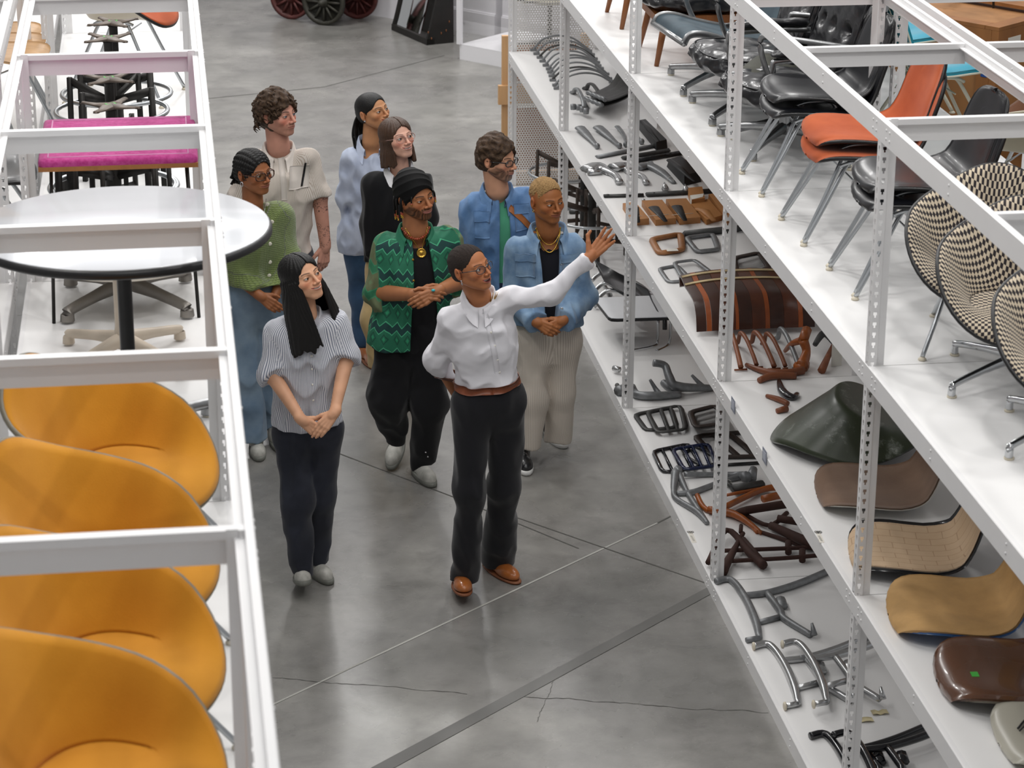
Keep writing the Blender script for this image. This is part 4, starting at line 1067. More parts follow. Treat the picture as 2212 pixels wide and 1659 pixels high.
# three pedestal bases under the big tabletop
m_bg = mat('beige_cast', 'c4b6a4', .45, var=.1)
def ped(label, c, R, H, m, rr, top=None):
    t = thing('pedestal_base', label, 'table base', (c[0], c[1], zA)); star_base(t, 4, R, H, m, a0=.785, r=rr, hub=.085, cr=.026, glide=False)
    if top: mb = MB(); mb.lathe([(0, H), (.05, H), (top*.8, H+.03), (top, H+.05), (top, H+.06), (0, H+.06)], n=48); mb.build('dish_top', mat('ivory_laminate', 'd9d2c6', .3), t, off=(0, 0, 0))
ped('grey cast star base carrying a pale dish top, behind the black pedestal', (-.19, 9.0), .31, .13, mat('dull_aluminium', '928d87', .45, .7, var=.15), .021, .31)
ped('beige cast star base with tall tapered column behind the black pedestal', (-.2, 8.33), .28, .6, m_bg, .017)
arm_chair('orange lined pale shell armchair at the top of the left rack', *(at(262, 40, z=zA+.42)[:2]+np.array([-.0, .1])), zA, -.3, m_orange, mat('parchment_shell', 'cfc6b3', .4), m_plastic, 'legs')
# second rack on the left: pale plywood shells, tube legs
m_wood = mat('ash_plywood', 'c39a6c', .45, var=.2, vs=9, stretch=(1, 6, 1))
for i, (px, py) in enumerate(((8, 62), (14, 95), (22, 125))):
    q = at(px, py, z=zA+.45); t = thing('plywood_shell', ['farthest pale plywood seat shell on the cropped left rack', 'middle pale plywood seat shell on the cropped left rack', 'nearest pale plywood seat shell on the cropped left rack'][i], 'chair', (q[0]-.1, q[1], zA+.02*i), -.5, 'plywood shells')
    mb = MB(); mb.grid(side_grid(0)*[1, .9, 1], thick=.011); mb.build('shell', m_wood, t, off=(0, 0, 0)); h_legs(t)
q = at(-40, 330, z=zA+.44); t = side_chair('black side chair whose dark leg tips show at the left picture edge', q[0]-.0, q[1], m_vinyl, rz=0)
# ---------------------------------------------------------------- loose parts on the lower shelves (laid out on the shelf planes)
m_cast = mat('raw_grey_casting', '8c8e90', .45, .55, var=.25, vs=30, bump=.1, bs=200); m_castd = mat('dark_grey_casting', '4b4b4a', .5, .5, var=.25, vs=30)
m_pol = mat('polished_aluminium', 'c2c3c4', .26, .85, var=.15, vs=20); m_brownf = mat('brown_painted_frame', '3a302b', .45, .1, var=.2, vs=20); m_rust = mat('rust_brown_casting', '3b1f16', .8, var=.25, vs=40, bump=.2)
m_black = mat('gloss_black_paint', '131318', .2, coat=.4); m_navy = mat('gloss_navy_paint', '131f42', .2, coat=.4); m_wd = mat('carved_walnut', '7e4525', .45, var=.3, vs=14, stretch=(1, .3, 1)); m_wdl = mat('carved_beech', 'a06c42', .45, var=.25, vs=14)
m_orw = mat('orange_stained_wood', 'a0551f', .35, var=.3, vs=20); m_pat = mat('pattern_pine', 'b27a45', .5, var=.25, vs=9, stretch=(1, .15, 1), bump=.1); m_blkw = mat('black_pattern_block', '1b1b1d', .5); m_str = mat('white_string', 'e3dfd5', .9)
def W(pts, z):
    """pixels [px,py(,height)] on the shelf plane z -> points"""
    return [at(p[0], p[1], z=z+(p[2] if len(p) > 2 else 0)) for p in pts]
def part(name, label, cat, z, m, strokes, group=None, tag_=None, extra=None):
    """strokes: (pts, radii, flat=(w,h), smooth) ; the first is the body of the thing, the others join it in the same casting"""
    mb = MB(); allp = []
    for st in strokes:
        pts, r = st[0], st[1]; fl = st[2] if len(st) > 2 else (1, 1); sm = st[3] if len(st) > 3 else True
        rr = r if hasattr(r, '__len__') else [r]; h0 = max(rr)*fl[1]
        P = W([(p[0], p[1], (p[2] if len(p) > 2 else 0)+min(rr[min(i, len(rr)-1)] if len(rr) == len(pts) else h0/fl[1], 1)*fl[1]) for i, p in enumerate(pts)], z)
        closed = len(st) > 4 and st[4]; n0 = len(P)
        if sm and n0 > 2:
            P = spline(P, 5, closed)
            if hasattr(r, '__len__') and len(r) == n0: r = list(np.interp(np.linspace(0, n0-1, len(P)), range(n0), r))
        mb.tube(P, r, 8, flat=fl, closed=closed); allp += [tuple(q) for q in P]
    c = np.mean(allp, 0); t = thing(name, label, cat, (c[0], c[1], z), 0, group)
    o = mb.build('casting' if m in (m_cast, m_castd, m_pol, m_alu) else 'body', m, t)
    if tag_:
        s = MB()
        for (px, py, r_) in tag_:
            q = at(px, py, z=z+.02); s.tube([q+np.array([math.cos(a)*r_, math.sin(a)*r_*.4, math.sin(a)*r_*.9]) for a in np.linspace(0, 2*math.pi, 14, endpoint=False)], .0012, 4, closed=True)
        s.build('string_tie', m_str, t)
    return t
B, C_z = zB, zC
# row of bowed armrests
lf = [(1152, 110), (1159, 118), (1166, 126), (1172, 134), (1179, 143), (1186, 151), (1189, 158), (1192, 166), (1194, 175), (1200, 186), (1203, 193)]
rt = [(1272, 112), (1278, 120), (1284, 129), (1289, 137), (1292, 144), (1297, 150), (1309, 162), (1315, 172), (1322, 179), (1327, 184), (1332, 191)]
for i, (a, b) in enumerate(zip(lf, rt)):
    A, Bp = at(*a, z=B), at(*b, z=B); mid = (A+Bp)/2; d = Bp-A; up = np.array([0, 0, 1.]); t = thing('armrest_bow', ['bowed metal armrest farthest back in the row of eleven, touching the perforated panel', 'second bowed metal armrest from the perforated panel', 'third bowed armrest from the perforated panel, darker grey', 'fourth bowed metal armrest from the perforated panel', 'fifth bowed metal armrest from the perforated panel', 'middle bowed metal armrest of the row of eleven', 'fifth bowed metal armrest from the near end of the row', 'fourth bowed metal armrest from the near end of the row', 'third bowed armrest from the near end of the row, darker grey', 'second bowed metal armrest from the near end of the row', 'bowed metal armrest nearest the camera in the row, beside the small loop armrests'][i], 'armrest', (mid[0], mid[1], B), 0, 'bowed metal armrests'); mb = MB()
    h = .115-.006*(i % 3); P = [A+up*.012, A+d*.06+up*.04, A+d*.2+up*h*.8, A+d*.45+up*h, A+d*.7+up*h*.85, A+d*.92+up*.04, Bp+up*.012]
    mb.tube(spline(P, 6), [.013, .009, .0085, .0085, .0085, .009, .013], 8, flat=(1., .8)); mb.build('bow', m_castd if i in (2, 8) else m_cast, t)
    for e, s_ in ((A, -1), (Bp, 1)):
        mb = MB(); M = Matrix.Translation(Vector([float(q) for q in e])); mb.box(-.022, .022, -.012, .012, 0, .016, M); mb.build('foot_plate', m_cast, t)
def loop_arm(label, a, b, h, m, z=B, cat='armrest', w=.012):
    A, Bp = at(*a, z=z), at(*b, z=z); mid = (A+Bp)/2; d = Bp-A; up = np.array([0, 0, 1.]); t = thing('armrest', label, cat, (mid[0], mid[1], z)); mb = MB()
    mb.tube(spline([A+up*.008-d*.1, A+up*.02, A+d*.12+up*h*.75, A+d*.42+up*h, A+d*.8+up*h*.75, Bp+up*.03, Bp+up*.006+d*.08], 6), [w*1.7, w*1.1, w, w, w, w*1.2, w*2], 8, flat=(1.3, .7)); mb.build('bow', m, t); return t
loop_arm('small grey loop armrest beside the ribbed seat castings', (1240, 205), (1262, 234), .07, m_cast); loop_arm('small black loop armrest beside the ribbed seat castings', (1268, 196), (1300, 224), .075, m_castd)
# ribbed metal seat pans
t = thing('ribbed_seat_casting', 'stack of dark ribbed metal seat pans with curled front edge', 'seat part', (*at(1300, 225, z=B)[:2], B)); o0 = np.array(t.location)
for k in range(2):
    G = []; L0, L1 = W([(1262, 240), (1300, 256)], B), W([(1345, 190), (1395, 205)], B)
    for i in range(14):
        s_ = i/13; zz = .05+.035*k+.16*max(0, s_-.55)**1.4*2.6+.03*(1-s_)**4; row = []
        for j in range(17):
            q = (L0[0]+(L1[0]-L0[0])*s_)*(1-j/16)+(L0[1]+(L1[1]-L0[1])*s_)*(j/16); row.append((q[0]+.02*k, q[1], B+zz+.006*abs(math.sin(j/16*math.pi*4))))
        G.append(row)
    mb = MB(); mb.grid(G, thick=.010); mb.build('seat_pan', m_castd, t); e = MB(); e.tube([np.array(p)+[0, 0, .004] for p in G[0]], .015, 8); e.build('curled_edge', m_cast, t)
mb = MB()
for i, (px, py) in enumerate(((1238, 231), (1250, 232), (1258, 236), (1266, 240))): q = at(px, py, z=B+.045); mb.lathe([(0, -.016), (.02, -.016), (.021, 0), (.02, .016), (0, .016)], tuple(q), 14, Matrix.Rotation(1.57, 3, 'Y'))
mb.build('hinge_knuckle', m_cast, t)
# blade shaped leg castings
def blade(label, a, b, m, w=.035, knob=True, z=B, bend=0, grp=None):
    A, Bp = at(*a, z=z), at(*b, z=z); d = Bp-A; n = np.array([-d[1], d[0], 0])/np.linalg.norm(d[:2]); up = np.array([0, 0, 1.]); mid = (A+Bp)/2; t = thing('leg_casting', label, 'leg part', (mid[0], mid[1], z), 0, grp); mb = MB()
    mb.tube(spline([A+up*.02, A+d*.3+up*.022+n*bend, A+d*.7+up*.02+n*bend, Bp+up*.018], 5), [w, w*.9, w*.55, w*.42], 10, flat=(1, .42)); mb.build('casting', m, t)
    if knob: k = MB(); k.ball(tuple(Bp+up*.018), (.018, .018, .02), 12); k.build('foot', m, t)
blade('first grey blade leg casting near the upright post', (1253, 283), (1290, 322), m_cast, .036); blade('second grey blade leg casting, with a small spur', (1292, 282), (1338, 321), m_cast, .036)
blade('narrow grey curved leg casting behind the post', (1333, 280), (1352, 318), m_cast, .018, bend=.01); blade('slim grey leg casting right of the post', (1366, 290), (1386, 312), m_cast, .017)
def block(name, label, cat, corners, h, m, z=B, extra=None, top=1.):
    P = W(corners, z); c = np.mean(P, 0); t = thing(name, label, cat, (c[0], c[1], z)); mb = MB(); v = [p for p in P]+[c+(p-c)*top+np.array([0, 0, h]) for p in P]; n = len(P)
    mb.add(v, [tuple(range(n))[::-1], tuple(range(n, 2*n))]+[(i, (i+1) % n, n+(i+1) % n, n+i) for i in range(n)], False); mb.build('block', m, t); return t
t = block('pattern_block', 'long black pattern block with a round pin, farther of the two', 'block', [(1376, 275), (1393, 272), (1442, 320), (1418, 326)], .05, m_blkw, top=.93); mb = MB(); mb.tube(W([(1386, 262, .05), (1398, 275, .05), (1424, 305, .05)], B), [.012, .02, .006], 8, flat=(1, .6)); mb.build('raised_leg_shape', m_blkw, t)
t = block('pattern_block', 'long black pattern block with ridged top, nearer of the two', 'block', [(1440, 360), (1470, 352), (1515, 393), (1478, 402)], .055, m_blkw, top=.85); mb = MB(); mb.tube(W([(1446, 346, .055), (1470, 365, .055), (1500, 392, .055)], B), [.02, .026, .008], 8, flat=(1, .5)); mb.build('raised_leg_shape', m_blkw, t)
def bar(label, a, b, w, h, m, z=B, holes=0, cat='bar', name='flat_bar', zz=0.):
    A, Bp = at(*a, z=z+zz), at(*b, z=z+zz); c = (A+Bp)/2; t = thing(name, label, cat, (c[0], c[1], z+zz)); mb = MB(); mb.tube([A+[0, 0, h/2], Bp+[0, 0, h/2]], w/2, 4, flat=(1.41, 1.41*h/w)); 
    for i in range(len(mb.v)): pass
    o = mb.build('bar', m, t)
    if holes:
        k = MB()
        for i in range(holes): q = A+(Bp-A)*(.1+.8*i/(holes-1)); k.lathe([(.009, h), (.009, h+.002), (.005, h+.002), (.005, h-.001)], tuple(q), 12)
        k.build('bolt_hole', m_castd, t)
    return t
bar('thin grey flat bar lying behind the polished arms', (1290, 342), (1412, 318), .035, .018, m_cast); bar('second grey flat bar with slots', (1345, 345), (1445, 328), .03, .02, m_castd); bar('black drilled flat bar behind the forked arms', (1368, 352), (1482, 332), .03, .022, m_blk, holes=9)
bar('grey drilled flat bar in front of the forked arms', (1304, 426), (1390, 424), .032, .015, m_castd, holes=2); bar('long grey drilled flat bar ending behind the wooden blocks', (1396, 424), (1552, 415), .04, .02, m_castd, holes=5)
part('arm_casting', 'polished forked arm casting with black sleeve', 'arm part', B, m_pol, [([(1268, 366), (1292, 358), (1318, 375)], [.05, .045, .026], (1, .45)), ([(1302, 366), (1328, 378), (1338, 393)], [.024, .022, .026], (1, .8)), ([(1270, 372), (1300, 372)], [.02, .015])])
part('arm_casting', 'polished forked arm casting right of the post', 'arm part', B, m_pol, [([(1325, 362), (1350, 358), (1362, 372)], [.05, .045, .02], (1, .45)), ([(1352, 368), (1386, 380), (1396, 395)], [.02, .018, .022], (1, .8))])
part('arm_casting', 'raw grey Y shaped arm casting tied with string', 'arm part', B, m_cast, [([(1378, 362), (1402, 358), (1430, 372), (1456, 395)], [.034, .036, .03, .015], (1, .5)), ([(1405, 350), (1412, 362)], [.014, .022], (1, .6))], tag_=[(1448, 388, .018)])
for i, (px, py) in enumerate(((1437, 408), (1482, 412))): part('cone_foot', 'small pointed metal foot, '+('left' if i == 0 else 'right')+' of the pair behind the wooden blocks', 'foot', B, m_pol, [([(px, py), (px-2, py-14, .03)], [.022, .003])])
part('metal_knob', 'small round metal knob beside the long bar', 'knob', B, m_pol, [([(1390, 433), (1390, 430, .012)], [.012, .008])])
# wooden pattern blocks with black leg shapes
pb = [((1345, 452), (1372, 449), (1402, 485), (1368, 488), .035, (1368, 448), (1378, 480)), ((1386, 446), (1430, 444), (1460, 484), (1416, 488), .035, (1412, 448), (1438, 478)), ((1438, 443), (1482, 441), (1513, 482), (1468, 486), .035, (1462, 446), (1480, 476))]
for i, (a, b, c, d_, h, e, f) in enumerate(pb):
    t = block('pattern_block', ['wooden pattern block with black leg, partly behind the post', 'middle wooden pattern block with inset black leg shape', 'right wooden pattern block with inset black leg shape'][i], 'block', (a, b, c, d_), h, m_pat)
    mb = MB(); mb.tube(W([(e[0], e[1], h), ((e[0]+f[0])/2, (e[1]+f[1])/2, h), (f[0], f[1], h)], B), [.032, .022, .012], 10, flat=(1, .3)); mb.build('leg_shape', m_blkw, t)
    mb = MB(); mb.tube(W([((a[0]+d_[0])/2-2, (a[1]+d_[1])/2, h), ((b[0]+c[0])/2, (b[1]+c[1])/2-1, h+.004)], B), .0015, 4); mb.build('string_tie', m_str, t)
block('pattern_block', 'small upright wooden block with a paper tag', 'block', ((1486, 424), (1516, 421), (1522, 446), (1494, 450)), .05, m_pat); block('paper_tag', 'white paper tag on the small wooden block', 'tag', ((1490, 441), (1520, 437), (1518, 444), (1494, 450)), .052, mat('white_paper', 'e2dfd6', .8), top=.98)
t = block('pattern_block', 'wooden pattern block with carved leg halves beside the post', 'block', ((1492, 452), (1530, 440), (1560, 476), (1526, 486)), .03, m_pat); mb = MB(); mb.tube(W([(1505, 452, .03), (1524, 458, .03), (1542, 476, .03)], B), [.02, .03, .014], 8, flat=(1, .5)); mb.build('carved_shape', m_pat, t)
t = block('pattern_block', 'wooden pattern block lying half behind the tall post', 'block', ((1530, 434), (1575, 428), (1610, 470), (1570, 488)), .04, m_pat)
# ring frames
def rframe(label, cor, w, m, z=B, h=.016, lift=0., bars=(), name='ring_frame', cat='frame', grp=None, tagp=None, rnd_=.16):
    P = W([(c[0], c[1], lift) for c in cor], z); n = len(P); Q = []
    for i in range(n):
        a, b, c = P[i-1], P[i], P[(i+1) % n]
        for k in (0, .5, 1): Q.append((b+(a-b)*rnd_)*(1-k)**2+2*b*k*(1-k)+(b+(c-b)*rnd_)*k*k)
    c = np.mean(P, 0); t = thing(name, label, cat, (c[0], c[1], z), 0, grp); mb = MB(); mb.tube([q+[0, 0, h/2] for q in Q], w/2, 8, flat=(1, h/w), closed=True); mb.build('frame', m, t)
    for (i, j, s_, w2) in bars:      # bar between side i and side j at fraction s_
        a = P[i]+(P[(i+1) % n]-P[i])*s_; b = P[(j+1) % n]+(P[j]-P[(j+1) % n])*s_; k = MB(); k.tube([a+[0, 0, h/2], b+[0, 0, h/2]], w2/2, 8, flat=(1, h/w2)); k.build('crossbar', m, t)
    if tagp: k = MB(); q = at(*tagp, z=z+h+.003); k.box(q[0]-.03, q[0]+.03, q[1]-.02, q[1]+.02, q[2], q[2]+.001); k.build('paper_tag', mat('white_paper'), t)
    return t
rframe('rounded wooden ring frame with a wrapped tag', [(1407, 522), (1470, 510), (1474, 545), (1424, 552)], .04, m_wdl, h=.026, tagp=(1452, 540))
rframe('grey metal ring frame beside the wooden one', [(1482, 518), (1540, 510), (1552, 543), (1506, 548)], .034, m_cast, h=.022)
rframe('thin grey metal frame lying lowest of the overlapping pair', [(1424, 583), (1462, 576), (1494, 608), (1444, 612)], .026, m_cast, h=.014); rframe('thin grey metal frame lying on top of the overlapping pair', [(1456, 570), (1500, 564), (1545, 598), (1474, 602)], .026, m_cast, h=.014, lift=.016)
bar('dark cast rail lying behind the ring frames', (1478, 512), (1650, 494), .04, .03, m_castd)
for k in range(5): rframe('brown frame %s the stack behind the striped wooden shell' % ['at the bottom of', 'second from the bottom in', 'in the middle of', 'second from the top in', 'on top of'][k], [(1584, 560), (1640, 548), (1662, 582), (1592, 596)], .034, m_brownf, h=.014, lift=.02*k, grp='stacked brown frames', bars=())
# striped rosewood barrel shell
x0, y0 = at(1500, 722, z=B)[:2]; x1 = at(1742, 716, z=B)[0]; y0 = 10.86; Lx = 3.02-x0
t = thing('slatted_shell', 'curved shell of dark and orange wood slats with two pale bands', 'shell', ((x0+3.02)/2, y0+.35, B)); wds = [mat('rosewood_dark', '3d2015', .32, var=.35, vs=16, stretch=(1, .25, 1), coat=.2), mat('rosewood_mid', '5a2e1a', .32, var=.35, vs=16, stretch=(1, .25, 1), coat=.2), mat('orange_slat', '9a4d20', .32, var=.25, vs=16, coat=.2)]
prof = [(0, .03), (.012, .09), (.04, .15), (.10, .20), (.20, .212), (.32, .214), (.44, .212), (.54, .205), (.59, .19), (.60, .16), (.58, .13)]
pp = spline([(a*.82, b*.82, 0) for a, b in prof], 4); edges = [0, .085, .13, .24, .33, .36, .47, .58, .62, .74, .86, .90, 1.0]; kinds = [0, 2, 0, 1, 2, 0, 1, 2, 0, 1, 2, 0]
for i in range(12):
    s0, s1 = edges[i]*.998+.001, edges[i+1]-.002; mb = MB(); G = []
    for p in pp:
        bul = 1-.10*abs(0)-0; row = []
        for j in range(4):
            s_ = s0+(s1-s0)*j/3; e = 1-.14*abs(2*s_-1)**2.5; row.append((x0+Lx*s_+(.05 if p[0] > .3 else .0)*(p[0]/.55-.5), y0+p[0]*1.02, B+.004+p[1]*e))
        G.append(row)
    mb.grid(G, thick=-.012); mb.build('slat', wds[kinds[i]], t, autosm=35)
for yy in (.27, .40):
    zz = np.interp(yy/1.02, [p[0] for p in pp[:30]], [p[1] for p in pp[:30]]); mb = MB(); row = [[(x0+Lx*s_+(.05)*(yy/.55-.5), y0+yy+dy, B+.0185+zz*(1-.14*abs(2*s_-1)**2.5)+.003) for s_ in np.linspace(0, 1, 16)] for dy in (0, .022)]; mb.grid(row, thick=.003); mb.build('pale_band', mat('pale_band', 'c9b489', .6), t)
# carved arms in a row
def carved(label, a, b, m, h=.085, w=.012, foot=.03):
    A, Bp = at(*a, z=B), at(*b, z=B); mid = (A+Bp)/2; d = Bp-A; up = np.array([0, 0, 1.]); t = thing('carved_arm', label, 'armrest', (mid[0], mid[1], B)); mb = MB()
    mb.tube(spline([A+up*.012-d*.12, A+up*.03, A+d*.1+up*h, A+d*.4+up*h*1.05, A+d*.78+up*h*.6, Bp+up*.02], 6), [w*.8, w, w*1.05, w, w, w*1.1], 8); mb.build('arm', m, t)
    k = MB(); k.tube([Bp+np.array([-foot, 0, .008]), Bp+np.array([foot, 0, .008])], [.006, .010, .006], 8, flat=(1, .8)); k.build('foot', m, t)
carved('first carved walnut arm with spread foot, by the post', (1573, 752), (1600, 802), m_wd); carved('second carved walnut arm in the row', (1594, 752), (1634, 797), m_wd, w=.010); carved('third carved walnut arm with pale wear', (1624, 750), (1672, 800), m_wd); carved('fourth, darkest carved walnut arm in the row', (1650, 753), (1696, 799), m_wd, w=.010, foot=.012); carved('grey metal arm of the same bowed shape beside the walnut ones', (1680, 742), (1724, 797), m_cast, w=.012)
part('pivot_casting', 'orange brown hub casting with hollow collar on a flared foot', 'casting', B, m_orw, [([(1718, 790), (1742, 790)], [.03, .045], (1, .6)), ([(1732, 790), (1742, 760, .05), (1735, 735, .10)], [.03, .02, .024]), ([(1735, 735, .10), (1712, 742, .07), (1696, 758, .0)], [.02, .014, .01]), ([(1735, 735, .10), (1743, 712, .13)], [.024, .024])])
part('carved_arm', 'upright grey carved arm behind the paper label', 'armrest', B, m_castd, [([(1760, 745, .03), (1780, 720, .06), (1800, 740, .02)], [.012, .018, .012])]); part('carved_arm', 'dark walnut strut leaning behind the green shell', 'strut', B, m_wd, [([(1775, 800), (1800, 745, .06)], [.02, .010])])
block('paper_label', 'typed paper label standing behind the green shell', 'label', ((1795, 792), (1818, 790), (1818, 788), (1795, 790)), .13, mat('white_paper'))
part('wooden_cross', 'crossed brown wooden struts lying on the shelf', 'strut', B, m_wd, [([(1612, 788), (1655, 803), (1700, 805), (1735, 800)], [.010, .016, .018, .02]), ([(1640, 822), (1668, 812), (1720, 812)], [.014, .018, .016])])
part('black_bracket', 'curved black plastic bracket', 'bracket', B, m_black, [([(1683, 822), (1690, 845), (1712, 858), (1722, 850)], [.010, .022, .02, .012], (1, .7))])
part('wooden_strut', 'short reddish wooden strut beside the green shell', 'strut', B, m_wd, [([(1656, 855), (1680, 862), (1702, 872)], [.009, .014, .012])]); part('wooden_strut', 'second short reddish wooden strut, lower and stubbier', 'strut', B, m_wd, [([(1678, 888), (1700, 882)], [.012, .016])])
# shells lying on the middle shelf
t = thing('fibreglass_shell', 'scuffed dark green fibreglass armchair shell lying tipped', 'shell', (*at(1800, 1000, z=B)[:2]+np.array([.16, .20]), B)); N_ = NT('scuffed_green'); c_ = N_.mix(N_.ramp(N_.noise(9, 9, rough=.8), [(.56, 0.0), (.66, .55), (.75, 1.0)]), '2b3320', '8d938a'); N_.ln(c_, N_.b.inputs['Base Color']); N_.b.inputs['Roughness'].default_value = .35; m_green = N_.m
G = arm_grid(); R = Matrix.Rotation(-.35, 3, 'Z') @ Matrix.Rotation(.42, 3, 'Y') @ Matrix.Rotation(math.pi, 3, 'X'); G2 = np.array([[tuple(R @ Vector(q)) for q in row] for row in G]); G2 -= G2.reshape(-1, 3).min(0); G2 += np.array([2.47, 9.10, B])-np.array(t.location)
for nm, th, mm, of in (('inner_lining', -.004, m_blackshell, 0), ('shell', .007, m_green, 0)): mb = MB(); mb.grid(G2, thick=th, closed_u=True); o = mb.build(nm, mm, t, off=(0, 0, 0))
def lying(label, px, py, rz, mats, wk=1., dz=0., th=(.004, .012), name='seat_shell', under=None):
    q = at(px, py, z=B); t = thing(name, label, 'shell', (q[0], q[1], B+dz), rz); G = side_grid(0, wk); G[..., 2] -= .405
    mb = MB(); mb.grid(G, thick=-th[0]); mb.build('shell', mats[0], t, off=(0, 0, 0)); G = side_grid(th[1], wk*.985); G[..., 2] -= .405; mb = MB(); mb.grid(G, thick=-th[1]*.8); mb.build('pad', mats[1], t, off=(0, 0, 0)); return t
lying('brown felt covered side shell with a clear plastic edge', 1905, 1075, AX-.12, (mat('clear_edge', 'b5b2aa', .3), cloth('taupe_felt', '7b6352', .98, bump=.5, bs=200, col2='6d5646')), 1.0)
N_ = NT('papered_board'); v_ = N_.coord(); s_ = N_.new('ShaderNodeTexBrick'); N_.ln(v_, s_.inputs['Vector']); s_.inputs['Scale'].default_value = 5; s_.inputs['Mortar Size'].default_value = .007; s_.inputs['Color1'].default_value = lin('c0a587'); s_.inputs['Color2'].default_value = lin('bb9f80'); s_.inputs['Mortar'].default_value = lin('97785a'); N_.ln(N_.mix(N_.math('MULTIPLY', N_.noise(30, 5), .35), s_.outputs['Color'], 'd2bb9c'), N_.b.inputs['Base Color']); N_.b.inputs['Roughness'].default_value = .8; m_paper = N_.m
t = lying('black side shell covered in aged paper squares, with a handle slot', 1985, 1210, AX-.18, (m_black, m_paper), 1.02, th=(.014, .012)); mb = MB(); mb.tube([(-.262, -.05, .26), (-.262, .05, .26)], .02, 8, flat=(.5, 1)); mb.build('handle_slot', m_black, t, off=(0, 0, 0))
m_foam = mat('aged_tan_foam', 'c39a62', .85, var=.25, vs=7, bump=.4, bs=40, bd=.006)
lying('tan foam lined blue side shell', 2085, 1340, AX-.15, (mat('blue_fibreglass', '1f4f86', .3, coat=.3), m_foam), 1.05, th=(.012, .02))
t = lying('brown vinyl side shell with a green tape tag', 2200, 1480, AX-.1, (mat('grey_shell', '6b6355', .4), mat('brown_vinyl', '58351f', .25, bump=.05, coat=.3)), 1.03, th=(.012, .022)); mb = MB(); mb.box(.155, .18, .04, .075, .072, .074); mb.build('green_tape', mat('green_tape', '3fae3f', .6), t, off=(0, 0, 0))
t = lying('pale grey side shell with black wire loops, at the bottom right corner', 2330, 1610, AX-.05, (m_cream, mat('pale_grey_shell', 'b4b0a2', .35)), 1.0); mb = MB(); mb.tube(spline([(.2, -.02, .06), (.14, -.09, .06), (.04, -.11, .05)], 6), .004, 6); mb.tube(spline([(.2, .0, .062), (.13, -.07, .062), (.03, -.09, .05)], 6), .003, 6); mb.build('wire_loop', m_blk, t, off=(0, 0, 0))
# ---- bottom shelf
C = zC
for i, (px, py, rz) in enumerate(((1215, 372, .1), (1262, 430, .4), (1275, 470, .8))):
    q = at(px, py, z=C+.27); stool(['footring stool base nearest the perforated panel on the bottom shelf', 'second footring stool base on the bottom shelf, brown legs', 'third footring stool base on the bottom shelf'][i], max(q[0], 2.72), q[1]-.15*0, C, rz, H=.45, plate=False, mleg=mat('rusty_leg', '42352c', .7, var=.3, vs=30), group='bottom shelf stool bases')
part('black_bar', 'flat black bar on the bottom shelf among the stool bases', 'bar', C, m_castd, [([(1230, 458), (1300, 455)], .02, (1, .6))])
# low lounge frames
t = thing('folded_lounger', 'black sling on polished aluminium rails, folded low on the bottom shelf', 'frame', (*at(1330, 610, z=C)[:2], C))
mb = MB(); G = [[tuple(at(1283+i*9+dx, 560+i*5+dy, z=C+.20+.02*math.sin(i/2))) for dx, dy in ((0, 0), (10, 25), (22, 48))] for i in range(14)]; mb.grid(G, thick=.02); mb.build('sling', m_vinyl, t)
for k, (dx, dy) in enumerate(((0, 0), (6, 22), (14, 38))): mb = MB(); mb.tube(spline(W([(1278+dx, 606+dy, .10), (1300+dx, 590+dy, .14), (1340+dx, 596+dy, .14), (1385+dx, 618+dy*.6, .10), (1410+dx, 640, .04)], C), 5), .014, 8); mb.build('rail', m_pol, t)
for a, b in (((1302, 612, .12), (1318, 638, .01)), ((1268, 640, .08), (1290, 662, .02))): mb = MB(); mb.tube(W([a, b], C), [.013, .018], 8); mb.build('leg', m_pol, t)
# low white table
t = thing('low_table', 'low white laminate table with black edge and chrome runners on the bottom shelf', 'table', (*at(1385, 690, z=C)[:2], C)); zt = C+.20; Pc = [at(1283, 643, z=zt), at(1420, 638, z=zt), at(1475, 683, z=zt), at(1318, 688, z=zt)]
Q = []
for i in range(4):
    a, b, c = Pc[i-1], Pc[i], Pc[(i+1) % 4]
    for k in (0, .5, 1): Q.append((b+(a-b)*.1)*(1-k)**2+2*b*k*(1-k)+(b+(c-b)*.1)*k*k)
mb = MB(); mb.prism([q[:2] for q in Q], zt-.004, zt); mb.build('tabletop', m_lam, t); cc = np.mean(Q, 0); mb = MB(); mb.prism([(q-cc)[:2]*1.012+cc[:2] for q in Q], zt-.022, zt-.0045); mb.build('table_edge', m_plastic, t)
for xo in (0, 45): mb = MB(); mb.tube(spline(W([(1422+xo*.6, 690, .17), (1420+xo*.6, 735, .03), (1412+xo*.6, 748, .0), (1360+xo*1.3, 758, 0)], C), 4), .008, 8); mb.build('runner', m_chrome, t)
mb = MB(); mb.tube(W([(1436, 690, .18), (1436, 712, .12)], C), .014, 8); mb.build('bracket', m_blk, t)
